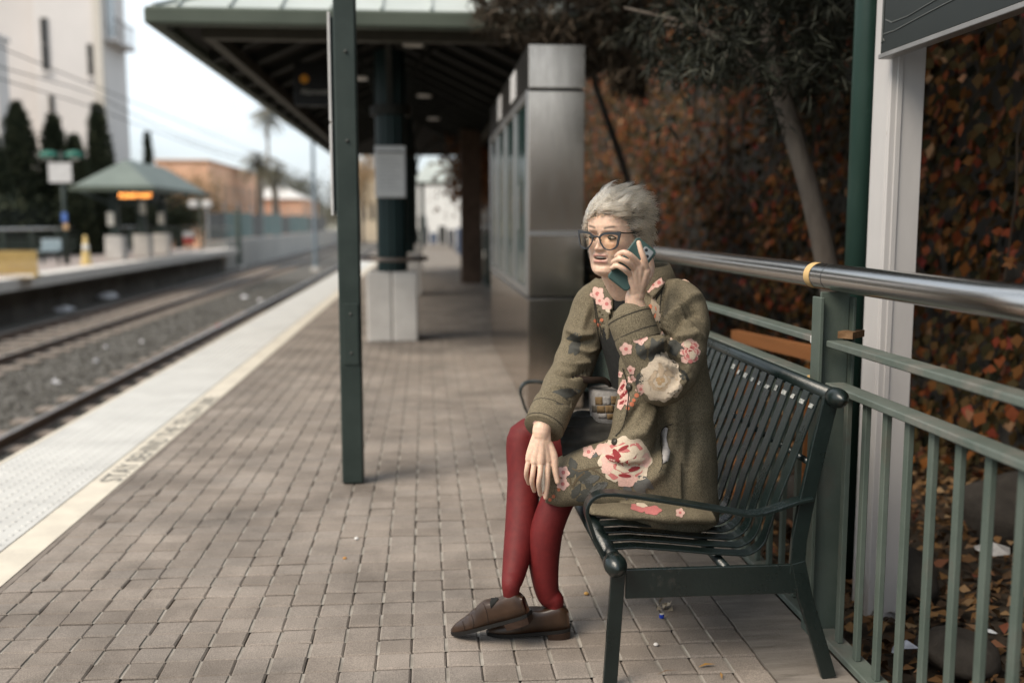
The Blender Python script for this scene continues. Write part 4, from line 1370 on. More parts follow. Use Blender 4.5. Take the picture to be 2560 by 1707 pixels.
cl2 = .5 + .25 * np.sin(p[:, 1] * 5.1 + 1.7 * np.sin(p[:, 2] * 3.9)) + .25 * np.sin(p[:, 2] * 4.3 + 1.5 * np.sin(p[:, 1] * 2.7) + 1)
rv = np.clip(.60 * rv + .40 * cl2 * (.10 + .72 * hot) + .06 * cl * hot - .02, 0, .999)
d = np.stack([-.25 * np.ones(n), rng.normal(size=n) * .55, -1 + rng.normal(size=n) * .4], 1)
nm = np.array([-1, -.35, .35]) + rng.normal(size=(n, 3)) * .55
me = leaves_mesh('foliage', p, d, nm, rng.uniform(.055, .10, n), rng.uniform(.040, .075, n), rnd=rv)
o = finish('foliage', me, M_ivy, IV)
tag(o, kind='stuff')
b = MB()
for k in range(70):
    y = random.uniform(2.4, 12)
    z = random.uniform(2.5, 6.5)
    x = random.uniform(2.75, 3.2)
    pts = [(x, y, z)]
    for q in range(random.randint(5, 9)):
        y += random.uniform(-.14, .14)
        x += random.uniform(-.06, .05)
        z -= random.uniform(.2, .45)
        pts.append((x, y, max(z, -.1)))
    b.tube(pts, [random.uniform(.004, .009)] * len(pts), 5)
o = b.build('stems', mat('creeper stem', (0.035, 0.025, 0.018), (0.06, 0.045, 0.032), rough=.9), IV)
tag(o, kind='stuff')
# the larger leaves one can pick out: five-pointed, each its own piece
lobes = []
for k in range(11):
    a = math.pi * (k / 10) * 1.5 - math.pi * .25
    r_ = (1.0, .55)[k % 2] * (1.0 if 2 < k < 8 else .75)
    lobes.append((math.cos(a) * r_ * .5, math.sin(a) * r_ * .55, .06 * math.cos(a * 2)))
lmes = bpy.data.meshes.new('leaf')
lmes.from_pydata([(0, 0, .03)] + lobes, [], [(0, i, i + 1) for i in range(1, 11)])
M_leaf = mat('turned leaf', None, rough=.6, spec=.15, rnd=1.0, ramp=[(0, (0.012, 0.013, 0.006)), (0.35, (0.030, 0.024, 0.011)), (0.55, (0.075, 0.036, 0.014)), (0.72, (0.17, 0.062, 0.015)), (0.85, (0.15, 0.030, 0.018)), (0.94, (0.17, 0.026, 0.028)), (1, (0.22, 0.145, 0.08))])
lmes.materials.append(M_leaf)
for k in range(230):
    if k < 185:
        y, z, x = random.gauss(7.6, 2.0), random.gauss(1.3, .7), random.uniform(2.66, 2.9)
    else:
        y, z, x = random.uniform(2.9, 4.8), random.uniform(.2, 2.4), random.uniform(2.7, 3.05)
    y = max(2.8, y)
    z = max(.1, z)
    o = bpy.data.objects.new('leaf', lmes)
    COL.objects.link(o)
    o.parent = IV
    s_ = random.uniform(.055, .10)
    o.scale = (s_, s_, s_)
    o.location = Vector((x, y, z)) - WL[IV.name]
    nrm_ = Vector((-1, random.gauss(-.6, .5), random.gauss(.3, .5))).normalized()
    o.rotation_euler = (nrm_.to_track_quat('Z', 'Y') @ Quaternion((0, 0, 1), random.uniform(0, 6.28))).to_euler()

# the leaning tree with long narrow leaves
M_nar = mat('narrow grey green leaf', None, rough=.6, spec=.15, attr='rnd', ramp=[(0, (0.0066, 0.0077, 0.0050)), (0.4, (0.0154, 0.0176, 0.0116)), (0.8, (0.0303, 0.0330, 0.0231)), (1, (0.0550, 0.0550, 0.0413))])
M_nar2 = mat('narrow brown green leaf', None, rough=.6, spec=.15, attr='rnd', ramp=[(0, (0.0150, 0.0114, 0.0072)), (0.4, (0.0330, 0.0246, 0.0156)), (0.8, (0.0600, 0.0450, 0.0300)), (1, (0.1020, 0.0750, 0.0510))])


def tufts(n, box, size, m, par, per=15, name='crown'):
    cen, dr, nm = [], [], []
    made = 0
    while made < n:
        u, v, y = random.uniform(*box[0]), random.uniform(*box[1]), random.uniform(*box[2])
        if box[3](u, v) < random.random():
            continue
        q = at(u, v, y)
        if (q[0] < .55 and y < 8.0) or (q[0] < 1.25 and y < 7.3):
            continue
        made += 1
        ax = np.array([random.gauss(-.25, .5), random.gauss(-.2, .5), random.gauss(-.25, .5)])
        ax /= np.linalg.norm(ax)
        for k in range(per):
            cen.append(q + ax * random.uniform(-.05, .05) + np.array([random.gauss(0, .012) for _ in range(3)]))
            dr.append(ax * random.uniform(.2, 1.0) + np.array([random.gauss(0, .55) for _ in range(3)]) + np.array([0, 0, -.25]))
            nm.append([random.gauss(0, 1) for _ in range(3)])
    nn_ = len(cen)
    me = leaves_mesh(name, np.array(cen), np.array(dr), np.array(nm), rng.uniform(.6, 1.25, nn_) * size, rng.uniform(.7, 1.2, nn_) * size * .10, bend=.35)
    o = finish(name, me, m, par)
    return o


T = thing('leaning_tree', (2.15, 5.2, -.2), 'leaning tree with long narrow grey green leaves hanging over the fence', 'tree')
tp = [at(2095, 800, 5.2), at(2072, 690, 5.2), at(2050, 580, 5.2), at(2020, 460, 5.25), at(1985, 345, 5.3), at(1950, 230, 5.35), at(1925, 110, 5.4), at(1905, 0, 5.5), at(1880, -120, 5.6)]
tp = [np.array([2.3, 5.2, -.22])] + tp
MB().tube([tuple(q) for q in tp], [.078, .066, .060, .057, .053, .051, .047, .042, .036, .026], 14, ref=(1, 0, 0)).build('trunk', M_bark, T, smooth=True)
for q in ((1780, 150), (1650, 60), (2050, 60), (1560, 20), (1900, 250)):
    e = at(q[0], q[1], random.uniform(5.0, 6.2))
    st = np.array(tp[6])
    MB().tube([tuple(st), tuple((st + e) / 2 + np.array([0, 0, .12])), tuple(e)], [.026, .016, .007], 7).build('limb', M_bark, T)
dens = lambda u, v: 1.0 if v < 90 + 110 * max(0, math.sin((u - 1450) / 700 * math.pi)) + (150 if 1930 < u < 2110 else 0) * random.random() else .015
o = tufts(760, ((1430, 2140), (-160, 520), (4.6, 7.0), dens), .115, M_nar, T)
T2 = thing('brown_leaved_tree', (2.1, 9.5, -.2), 'brownish narrow leaved tree drooping over the kiosk', 'tree')
tp2 = [np.array([2.4, 9.5, -.2]), at(1590, 520, 9.5), at(1560, 420, 9.5), at(1522, 310, 9.5), at(1490, 220, 9.5), at(1470, 120, 9.5), at(1450, -20, 9.5)]
MB().tube([tuple(q) for q in tp2], [.04, .036, .034, .032, .03, .026, .022], 12, ref=(1, 0, 0)).build('trunk', mat('dark bark', (0.10, 0.088, 0.076), (0.14, 0.122, 0.106), rough=.95, scale=9), T2, smooth=True)
dens2 = lambda u, v: (1.0 if v < 60 + .42 * (u - 1190) else .0)
o = tufts(900, ((1195, 1620), (-160, 260), (7.6, 10.2), dens2), .16, M_nar2, T2)
for q in ((1250, 60), (1330, 120), (1400, 40)):
    e = at(q[0], q[1], 8.6)
    st = np.array(tp2[5])
    MB().tube([tuple(st), tuple((st + e) / 2 + np.array([0, 0, .15])), tuple(e)], [.03, .018, .008], 7).build('limb', M_bark, T2)
# unseen leaves added overhead to shade bench and fence
n = 16000
p = np.stack([rng.uniform(.75, 3.4, n), rng.uniform(1.4, 8.5, n), 3.3 + rng.random(n) * 1.4 + .25 * np.sin(rng.uniform(0, 20, n))], 1)
p = p[(np.sin(p[:, 0] * 5 + p[:, 1] * 3) + np.sin(p[:, 1] * 4.1 - p[:, 0] * 2) > -1.25)]
p = p[p[:, 2] > 1.25 + .262 * p[:, 1] + .25]
n = len(p)
me = leaves_mesh('overhead_crown', p, rng.normal(size=(n, 3)) + np.array([0, 0, -.4]), rng.normal(size=(n, 3)), rng.uniform(.14, .26, n), rng.uniform(.03, .06, n), bend=.35)
finish('crown', me, M_nar, T)
# unseen trees added behind the viewer for their reflection in the kiosk steel
for k, (x, y, h_, r_) in enumerate(((-1.2, -17, 1.3, 1.6), (2.6, -16, 1.4, 1.7), (5.8, -19, 2.2, 2.2), (-5.5, -20, 1.6, 1.8))):
    t = thing('street_tree', (x, y, -1.1), ['broad tree behind the viewer in line with the square post', 'broad tree behind the viewer over the fence line', 'tallest tree behind the viewer beyond the wall', 'tree behind the viewer across the near track'][k], 'tree', 'trees behind the viewer')
    MB().tube([(x, y, -1.1), (x + .1, y, h_ * .6), (x, y, h_)], [.16, .12, .06], 9, ref=(1, 0, 0)).build('trunk', M_bark, t)
    cs_ = rng.normal(size=(14, 3)) * np.array([.55, .55, .42]) * r_
    pts_ = np.concatenate([c_ + rng.normal(size=(230, 3)) * r_ * .30 for c_ in cs_]) + np.array([x, y, h_])
    pts_[:, 2] = np.maximum(pts_[:, 2], -.6)
    me = leaves_mesh('crown', pts_, rng.normal(size=pts_.shape), rng.normal(size=pts_.shape), rng.uniform(.2, .42, len(pts_)), rng.uniform(.12, .24, len(pts_)))
    finish('crown', me, mat('brown green leaf', None, rough=.8, attr='rnd', ramp=[(0, (0.07, 0.05, 0.03)), (0.6, (0.14, 0.10, 0.06)), (1, (0.2, 0.14, 0.085))]), t)
# small litter on the paving
q = CAM + ray(1654, 1545) * (-EYE / ray(1654, 1545)[2])
t = thing('bottle_cap', (q[0], q[1], 0), 'blue bottle cap lying under the bench', 'bottle cap')
MB().cyl((q[0], q[1]), .008, .003, .014, 14).build('cap', mat('cap blue', (0.02, 0.06, 0.45), rough=.3), t, smooth=False)
MB().cyl((q[0], q[1]), .0065, .0142, .0155, 14).build('liner', mat('cap liner', (0.7, 0.68, 0.6), rough=.6), t)
q = CAM + ray(1660, 1520) * (-EYE / ray(1660, 1520)[2])
cen = np.array([[q[0] + random.gauss(0, .010), q[1] + random.gauss(0, .008), .006 + random.random() * .01] for _ in range(12)])
me = leaves_mesh('dry_leaf_clump', cen, rng.normal(size=(12, 3)) * np.array([1, 1, .5]) + np.array([0, 0, .3]), rng.normal(size=(12, 3)), rng.uniform(.02, .034, 12), rng.uniform(.012, .02, 12), bend=.6)
o = finish('dry_leaf_clump', me, mat('dry pale leaf', (0.30, 0.25, 0.18), (0.40, 0.34, 0.26), rough=.9, scale=60))
tag(o, 'curled pale dry leaves next to the blue bottle cap', 'leaf')
for k, (u, v, ang, c_, ln, lb) in enumerate(((1745, 1670, 80, (0.42, 0.22, 0.05), .055, 'narrow orange leaf on the paving in front of the bench leg'), (1805, 1700, 10, (0.30, 0.17, 0.06), .04, 'narrow brown leaf at the bottom picture edge under the bench'), (1640, 1690, 75, (0.20, 0.11, 0.05), .07, 'thin brown stalk lying near the bench leg'))):
    q = CAM + ray(u, v) * (-EYE / ray(u, v)[2])
    me = leaves_mesh('fallen_leaf', np.array([[q[0], q[1], .004]]), np.array([[math.sin(R(ang)), math.cos(R(ang)), .05]]), np.array([[0, 0, 1.]]), np.array([ln]), np.array([ln * (.2 if k < 2 else .06)]), bend=.3)
    o = finish('fallen_leaf', me, mat('leaf %d' % k, c_, rough=.7))
    tag(o, lb, 'leaf')
for k, (u, v, s_, c_, lb) in enumerate(((891, 1348, .009, (0.75, 0.74, 0.72), 'white pebble of gum on the open paving'), (862, 1397, .008, (0.45, 0.22, 0.06), 'tiny orange crumb on the paving below the white one'), (1466, 1486, .009, (0.45, 0.26, 0.08), 'small orange scrap in a joint near the shoes'), (1640, 1613, .008, (0.62, 0.60, 0.58), 'white crumb under the front of the bench'))):
    q = CAM + ray(u, v) * (-EYE / ray(u, v)[2])
    o = MB().ball((q[0], q[1], s_ * .5), (s_, s_, s_ * .6), 8, 6).build('crumb', mat('crumb %d' % k, c_, rough=.8))
    tag(o, lb, 'crumb')
# ================================================================== THE SEATED PERSON
def V3(p):
    return np.array(p, float)


def catmull(pts, n=6):
    pts = [np.array(p, float) for p in pts]
    out = []
    for i in range(len(pts) - 1):
        p0, p1, p2, p3 = pts[max(i - 1, 0)], pts[i], pts[i + 1], pts[min(i + 2, len(pts) - 1)]
        for k in range(n):
            t_ = k / n
            out.append(.5 * ((2 * p1) + (-p0 + p2) * t_ + (2 * p0 - 5 * p1 + 4 * p2 - p3) * t_ ** 2 + (-p0 + 3 * p1 - 3 * p2 + p3) * t_ ** 3))
    out.append(pts[-1])
    return out


def limb(b, pts, rad, seg=20, n=6, round_ends=True, flat=1.0, ref=None):
    """smooth tapering tube with rounded ends"""
    q = catmull([list(p) + [r] for p, r in zip(pts, rad)], n)
    P = [x[:3] for x in q]
    Rr = [max(.001, x[3]) for x in q]
    if round_ends:
        d0 = P[0] - P[1]
        d0 /= np.linalg.norm(d0)
        d1 = P[-1] - P[-2]
        d1 /= np.linalg.norm(d1)
        pre, prr, post, por = [], [], [], []
        for a in (75, 50, 25):
            pre.append(P[0] + d0 * Rr[0] * math.sin(R(a)))
            prr.append(Rr[0] * math.cos(R(a)))
        for a in (25, 50, 75):
            post.append(P[-1] + d1 * Rr[-1] * math.sin(R(a)))
            por.append(Rr[-1] * math.cos(R(a)))
        P = pre + P + post
        Rr = prr + Rr + por
    b.tube([tuple(p) for p in P], Rr, seg, flat=flat, ref=ref)
    return b


def rings(b, secs, seg=36, n=5, expo=2.0):
    """closed loft: secs = (centre, left axis, front axis, half width, half depth)"""
    flatv = [np.concatenate([V3(c), V3(a), V3(f), [ra, rb]]) for c, a, f, ra, rb in secs]
    q = catmull(flatv, n)
    vs = []
    for s_ in q:
        c, a, f, ra, rb = s_[:3], s_[3:6], s_[6:9], s_[9], s_[10]
        a = a / np.linalg.norm(a)
        f = f / np.linalg.norm(f)
        for j in range(seg):
            th = 2 * math.pi * j / seg
            cx_, sx_ = math.cos(th), math.sin(th)
            k = (abs(cx_) ** expo + abs(sx_) ** expo) ** (-1 / expo)
            vs.append(c + a * ra * k * cx_ + f * rb * k * sx_)
    m_ = len(q)
    fs = []
    for i in range(m_ - 1):
        for j in range(seg):
            fs.append((i * seg + j, i * seg + (j + 1) % seg, (i + 1) * seg + (j + 1) % seg, (i + 1) * seg + j))
    fs.append(tuple(reversed(range(seg))))
    fs.append(tuple((m_ - 1) * seg + j for j in range(seg)))
    b.raw(vs, fs)
    return b


def fuse(b, voxel, smooth=4, factor=.5):
    """weld overlapping closed shapes into one continuous surface"""
    me = bpy.data.meshes.new('fuse')
    me.from_pydata(b.v, [], b.f)
    bm = bmesh.new()
    bm.from_mesh(me)
    bmesh.ops.recalc_face_normals(bm, faces=bm.faces)
    bm.to_mesh(me)
    bm.free()
    o = bpy.data.objects.new('fuse', me)
    COL.objects.link(o)
    md = o.modifiers.new('r', 'REMESH')
    md.mode = 'VOXEL'
    md.voxel_size = voxel
    md.use_smooth_shade = True
    if smooth:
        ms = o.modifiers.new('s', 'SMOOTH')
        ms.factor = factor
        ms.iterations = smooth
    bpy.context.view_layer.update()
    dg = bpy.context.evaluated_depsgraph_get()
    out = bpy.data.meshes.new_from_object(o.evaluated_get(dg))
    bpy.data.objects.remove(o)
    return out


def getco(me):
    a = np.empty(len(me.vertices) * 3, np.float32)
    me.vertices.foreach_get('co', a)
    return a.reshape(-1, 3).astype(float)


def getno(me):
    a = np.empty(len(me.vertices) * 3, np.float32)
    me.vertex_normals.foreach_get('vector', a)
    return a.reshape(-1, 3).astype(float)


def setco(me, co):
    me.vertices.foreach_set('co', co.astype(np.float32).ravel())
    me.update()


# ---- joints, surveyed from the photograph
SL, EL, WLj = at(1708, 748, 2.80), at(1660, 950, 2.67), at(1588, 762, 2.69)
SR, ER, WRj = at(1488, 762, 3.06), at(1428, 930, 3.00), at(1356, 1066, 2.825)
heelR, toeR = at(1322, 1532, 2.80), at(1131, 1583, 2.905)
toeR[2] = .012
heelL, toeL = np.array((.424, 2.872, .030)), np.array((.176, 2.905, .008))


def ankle(heel, toe, s_, h_):
    ax = (toe - heel) / np.linalg.norm(toe - heel)
    sd_ = np.cross(ax, [0, 0, 1])
    sd_ /= np.linalg.norm(sd_)
    up = np.cross(sd_, ax)
    return heel + (toe - heel) * s_ + (up if up[2] > 0 else -up) * h_

HLj, KL = at(1670, 1195, 2.84), at(1412, 1224, 2.915)
HRj, KR = at(1630, 1170, 3.02), at(1312, 1092, 3.06)
AL_, AR_ = at(1386, 1512, 2.885), at(1284, 1466, 2.83)
TF = V3((-math.cos(R(32)), -math.sin(R(32)), 0))          # chest faces the track, turned a little to the camera
TL = V3((math.sin(R(32)), -math.cos(R(32)), 0))           # towards her left
HC = at(1538, 590, 2.86)                                   # head centre
hyaw = R(42)
HF = V3((-math.sin(hyaw), -math.cos(hyaw), -.05))
HF /= np.linalg.norm(HF)
HL_ = V3((math.cos(hyaw), -math.sin(hyaw), -.03))
HL_ -= HF * (HL_ @ HF)
HL_ /= np.linalg.norm(HL_)
HU = np.cross(HL_, HF)
HU = HU if HU[2] > 0 else -HU


def hw_(p):
    """head-local (left, front, up) to world"""
    p = np.asarray(p, float)
    return HC + p[..., 0:1] * HL_ + p[..., 1:2] * HF + p[..., 2:3] * HU


# ---- head surface
zk = np.array([-.116, -.112, -.105, -.097, -.086, -.078, -.070, -.060, -.050, -.040, -.030, -.015, 0, .018, .035, .055, .075, .092, .104, .111, .114])
yf = np.array([.050, .063, .075, .0805, .0812, .0800, .0825, .0840, .0850, .0835, .0815, .0795, .0785, .0835, .0855, .0815, .068, .048, .028, .012, .002])
yb = np.array([.020, .024, .030, .040, .055, .066, .075, .082, .088, .093, .096, .099, .101, .102, .101, .096, .082, .060, .036, .016, .002])
wk = np.array([.024, .036, .047, .0540, .0595, .062, .0640, .0657, .0667, .0675, .0675, .0695, .0710, .0725, .0730, .0705, .0620, .0475, .031, .014, .002])


def gauss(x, s_):
    return np.exp(-(x / s_) ** 2)


def head_geo(nph=220, nz=230):
    zz = -.116 + .230 * (np.linspace(0, 1, nz))
    ph = np.linspace(-math.pi, math.pi, nph, endpoint=False)
    Z, PH = np.meshgrid(zz, ph, indexing='ij')
    w_ = np.interp(Z, zk, wk)
    f_ = np.interp(Z, zk, yf)
    b_ = np.interp(Z, zk, yb)
    s_, c_ = np.sin(PH), np.cos(PH)
    ex = np.where(c_ > 0, 2.25, 2.0)
    k = (np.abs(s_) ** ex + np.abs(c_) ** ex) ** (-1 / ex)
    X = w_ * s_ * k
    Y = np.where(c_ > 0, f_, b_) * c_ * k
    front = np.clip((c_ - .05) / .35, 0, 1)
    ax = np.abs(X)
    D = np.zeros_like(X)
    # nose
    nh = np.interp(Z, [-.044, -.040, -.036, -.031, -.026, -.018, -.008, .002, .012, .020], [0, .004, .015, .0215, .0225, .0175, .0115, .0065, .0022, 0])
    nw = np.interp(Z, [-.04, -.028, -.01, .012], [.0105, .0100, .0075, .0075])
    D += nh * np.exp(-(ax / nw) ** 2.4)
    D += .0085 * gauss(ax - .0125, .0058) * gauss(Z + .0315, .0065)
    D -= .0050 * gauss(ax - .0065, .0035) * gauss(Z + .0395, .0028)          # nostrils
    # eye sockets, lids, brow, cheeks
    D -= .0105 * gauss(ax - .020, .013) * gauss(Z - .004, .0105)
    D -= .0060 * gauss(ax - .034, .014) * gauss(Z - .004, .010)
    D += .0068 * gauss(ax - .0315, .0125) * gauss(Z - .002, .0070)           # eyeball under the lids
    D += .0035 * gauss(ax - .030, .020) * gauss(Z - .0215, .0065)
    D -= .0022 * gauss(ax - .031, .014) * gauss(Z + .0125, .0030)            # under-eye crease
    D += .0048 * gauss(ax - .043, .016) * gauss(Z + .022, .014)
    D -= .0030 * gauss(ax - .045, .012) * gauss(Z + .058, .014)
    # smile folds
    fx = np.interp(Z, [-.075, -.06, -.045, -.032], [.0315, .0300, .0250, .0180])
    D -= .0024 * np.exp(-((ax - fx) / .0032) ** 2) * np.clip(gauss(Z + .052, .020), 0, 1)
    # lips and the open mouth
    mz = -.0575 - .0006 * (ax / .021) ** 2
    ml = np.clip(1 - (ax / .0245) ** 2, 0, 1)
    D += .0042 * gauss(Z - (mz + .0085), .0042) * ml ** .6
    D += .0052 * gauss(Z - (mz - .0098), .0046) * ml ** .6
    D -= .0030 * gauss(Z + .0785, .0042) * gauss(ax, .018)
    D += .0030 * gauss(Z + .095, .010) * gauss(ax, .016)
    op = (ax / .0200) ** 2 + ((Z - mz) / .0048) ** 2
    D -= .016 * np.clip(1.25 - op, 0, 1) ** .6
    Y2 = Y + D * front
    P = np.stack([X, Y2, Z], -1).reshape(-1, 3)
    fs = []
    idx = np.arange(nz * nph).reshape(nz, nph)
    a = idx[:-1]
    b2 = np.roll(idx, -1, 1)[:-1]
    c2 = np.roll(idx, -1, 1)[1:]
    d2 = idx[1:]
    fs = np.stack([a, b2, c2, d2], -1).reshape(-1, 4).tolist()
    fs.append(idx[0][::-1].tolist())
    fs.append(idx[-1].tolist())
    return P, fs


body = MB()
hp, hf_ = head_geo()
body.raw(hw_(hp), hf_)
# ears
for sx in (-1, 1):
    ec = hw_((sx * .0715, -.012, -.008))
    e = MB().ball((0, 0, 0), (.008, .018, .030), 14, 10)
    body.raw([hw_((sx * (.0735 + .25 * max(0, -p[1])) + p[0], -.012 + p[1] + p[2] * -.12, -.006 + p[2])) for p in e.v], e.f)
# neck and trunk
NB = at(1583, 735, 2.92)
limb(body, [hw_((0, -.020, -.045)), hw_((0, -.022, -.095)), hw_((0, -.03, -.125)) * .6 + NB * .4, NB, NB + V3((.03, 0, -.06))], [.058, .056, .054, .060, .08], 28, flat=1.0)
zv = lambda u, v: at(u, v, 2.93)
trunk = [(zv(1668, 1235), TL, TF, .165, .125), (zv(1660, 1150), TL, TF, .165, .125), (zv(1650, 1040), TL, TF, .135, .105), (zv(1632, 930), TL, TF, .145, .105), (zv(1612, 840), TL, TF, .155, .10), (zv(1600, 775), TL, TF, .150, .08), (zv(1590, 735), TL, TF, .10, .06), (zv(1585, 715), TL, TF, .05, .05)]
rings(body, trunk)
limb(body, [SL * .9 + NB * .1, SL, SL * .5 + EL * .5, EL, EL * .5 + WLj * .5, WLj, at(1590, 735, 2.685)], [.05, .050, .043, .040, .036, .0275, .0250], 18, flat=.92)
limb(body, [SR * .9 + NB * .1, SR, SR * .5 + ER * .5, ER, ER * .5 + WRj * .5, WRj, at(1354, 1100, 2.818)], [.05, .050, .043, .040, .035, .0270, .0245], 18, flat=.85)
limb(body, [HLj, HLj * .5 + KL * .5, KL], [.075, .064, .046], 18)
limb(body, [HRj, HRj * .5 + KR * .5, KR], [.075, .064, .046], 18)
LEGR = [KR, at(1309, 1200, 3.015), at(1304, 1300, 2.955), at(1293, 1385, 2.895), at(1283, 1440, 2.85), ankle(heelR, toeR, .09, .092)]
LEGL = [KL, at(1374, 1300, 2.905), at(1360, 1370, 2.90), at(1362, 1440, 2.89), at(1372, 1490, 2.885), ankle(heelL, toeL, .15, .088)]
limb(body, LEGR, [.044, .043, .044, .034, .025, .018], 18)
limb(body, LEGL, [.042, .042, .043, .033, .025, .018], 18)


# ---- hands
def finger(b, pts, r0, r1):
    n_ = len(pts)
    rad = [r0 + (r1 - r0) * i / (n_ - 1) for i in range(n_)]
    for i in range(1, n_ - 1):
        rad[i] *= 1.04
    limb(b, [V3(p) for p in pts], rad, 12, 4)


# left hand round the telephone (back of the hand to the camera)
KN = [at(1617, 676, 2.655), at(1601, 664, 2.650), at(1588, 674, 2.652), at(1578, 690, 2.658)]
WH = at(1590, 742, 2.684)
for kn, r_ in zip(KN, (.0115, .0115, .0110, .0100)):
    limb(body, [WH * .75 + kn * .25, WH * .4 + kn * .6, kn], [.0165, .0140, r_], 14, 4)
limb(body, [at(1600, 730, 2.690), at(1606, 700, 2.680)], [.017, .015], 14, 4)
finger(body, [KN[0], at(1611, 650, 2.640), at(1603, 628, 2.638), at(1597, 607, 2.643)], .0088, .0068)
finger(body, [KN[1], at(1579, 641, 2.632), at(1561, 631, 2.634), at(1548, 635, 2.648), at(1541, 641, 2.668)], .0086, .0066)
finger(body, [KN[2], at(1569, 656, 2.632), at(1551, 648, 2.634), at(1539, 651, 2.648), at(1532, 656, 2.668)], .0084, .0064)
finger(body, [KN[3], at(1561, 674, 2.638), at(1545, 665, 2.640), at(1535, 667, 2.652), at(1528, 671, 2.668)], .0078, .0058)
finger(body, [at(1606, 715, 2.70), at(1622, 690, 2.715), at(1628, 668, 2.722), at(1626, 648, 2.722)], .0125, .0085)
# right hand hanging over the knee
WH2 = at(1354, 1085, 2.818)
KR2 = [at(1369, 1150, 2.802), at(1352, 1154, 2.794), at(1336, 1154, 2.799), at(1322, 1148, 2.810)]
hm_ = sum(KR2) / 4
hs_ = KR2[0] - KR2[3]
hs_ /= np.linalg.norm(hs_)
hn_ = np.cross(hs_, hm_ - WH2)
hn_ /= np.linalg.norm(hn_)
rings(body, [(WRj * .6 + WH2 * .4, hs_, hn_, .0265, .0190), (WH2, hs_, hn_, .0270, .0180), (WH2 * .6 + hm_ * .4, hs_, hn_, .0330, .0150), (WH2 * .25 + hm_ * .75, hs_, hn_, .0375, .0125), (hm_, hs_, hn_, .0370, .0090)], seg=28)
for kn, r_ in zip(KR2, (.0122, .0125, .0118, .0108)):
    limb(body, [WH2 * .8 + kn * .2, WH2 * .4 + kn * .6, kn], [.0185, .0160, r_], 14, 4)
finger(body, [KR2[0], at(1369, 1182, 2.790), at(1368, 1212, 2.792), at(1364, 1243, 2.802)], .0086, .0070)
finger(body, [KR2[1], at(1350, 1186, 2.780), at(1347, 1210, 2.785), at(1351, 1236, 2.810)], .0086, .0070)
finger(body, [KR2[2], at(1332, 1184, 2.790), at(1330, 1205, 2.798), at(1336, 1226, 2.824)], .0082, .0066)
finger(body, [KR2[3], at(1317, 1172, 2.804), at(1316, 1190, 2.814), at(1322, 1208, 2.840)], .0076, .0060)
finger(body, [at(1372, 1110, 2.812), at(1385, 1140, 2.802), at(1388, 1175, 2.797), at(1394, 1204, 2.794)], .0125, .0078)
bme = fuse(body, .0020, 3, .45)
co = getco(bme)
# colour of the skin by place on the head
lc = co - HC
lx_, ly_, lz_ = lc @ HL_, lc @ HF, lc @ HU
ax_ = np.abs(lx_)
base = np.array([.68, .465, .345])
colr = np.tile(base, (len(co), 1))


def tint(mask, c):
    global colr
    colr = colr * (1 - mask[:, None]) + np.array(c) * mask[:, None]


onf = (ly_ > .03) & (lz_ > -.13)
tint(onf * .35 * gauss(ax_ - .042, .018) * gauss(lz_ + .028, .018), (.62, .30, .21))
tint(onf * .25 * gauss(ax_, .012) * gauss(lz_ + .03, .01), (.60, .29, .21))
mz_ = -.0575 - .0006 * (ax_ / .021) ** 2
ml_ = np.clip(1 - (ax_ / .0255) ** 2, 0, 1) ** .4
lipm = np.clip(gauss(lz_ - (mz_ + .0075), .0042) + gauss(lz_ - (mz_ - .0095), .0052), 0, 1) * ml_ * onf
tint(np.clip(lipm * 1.1, 0, .9), (.42, .195, .165))
opm = (ax_ / .0192) ** 2 + ((lz_ - mz_) / .0046) ** 2
tint((np.clip((1.35 - opm) * 2.2, 0, 1) * onf), (.030, .010, .008))
brow_z = .0265 + .0045 * np.sin(np.clip((ax_ - .012) / .036, 0, 1) * math.pi * .62)
tint(onf * .95 * gauss(lz_ - brow_z, .0036) * np.clip((ax_ - .011) / .006, 0, 1) * np.clip((.050 - ax_) / .010, 0, 1), (.10, .07, .05))
tint(onf * .40 * gauss(ax_ - .0315, .014) * gauss(lz_ - .0095, .0045), (.46, .30, .28))
tint(onf * .35 * gauss(ax_ - .0315, .014) * gauss(lz_ + .007, .0035), (.50, .30, .23))
ca_ = bme.attributes.new('tone', 'FLOAT_COLOR', 'POINT')
ca_.data.foreach_set('color', np.concatenate([colr, np.ones((len(co), 1))], 1).astype(np.float32).ravel())
M_skin = mat('skin', (.6, .4, .3), rough=.46, sss=.25, scale=120, bump=.10, bscale=260, spec=.45)
t_ = M_skin.node_tree
an_ = t_.nodes.new('ShaderNodeAttribute')
an_.attribute_name = 'tone'
sp = t_.nodes.new('ShaderNodeTexNoise')
sp.inputs['Scale'].default_value = 90
sp.inputs['Detail'].default_value = 5
spr = t_.nodes.new('ShaderNodeMapRange')
spr.inputs[1].default_value = .3
spr.inputs[2].default_value = .7
spr.inputs[3].default_value = .86
spr.inputs[4].default_value = 1.08
mm_ = t_.nodes.new('ShaderNodeMixRGB')
mm_.blend_type = 'MULTIPLY'
mm_.inputs['Fac'].default_value = 1
gp_ = t_.nodes.new('ShaderNodeNewGeometry')
t_.links.new(gp_.outputs['Position'], sp.inputs['Vector'])
t_.links.new(sp.outputs['Fac'], spr.inputs[0])
t_.links.new(an_.outputs['Color'], mm_.inputs['Color1'])
t_.links.new(spr.outputs[0], mm_.inputs['Color2'])
t_.links.new(mm_.outputs['Color'], t_.nodes['Principled BSDF'].inputs['Base Color'])
PER = finish('person', bme, M_skin, smooth=True)
tag(PER, 'seated person with short grey hair and glasses, floral tweed coat, red tights, talking on telephone', 'person')

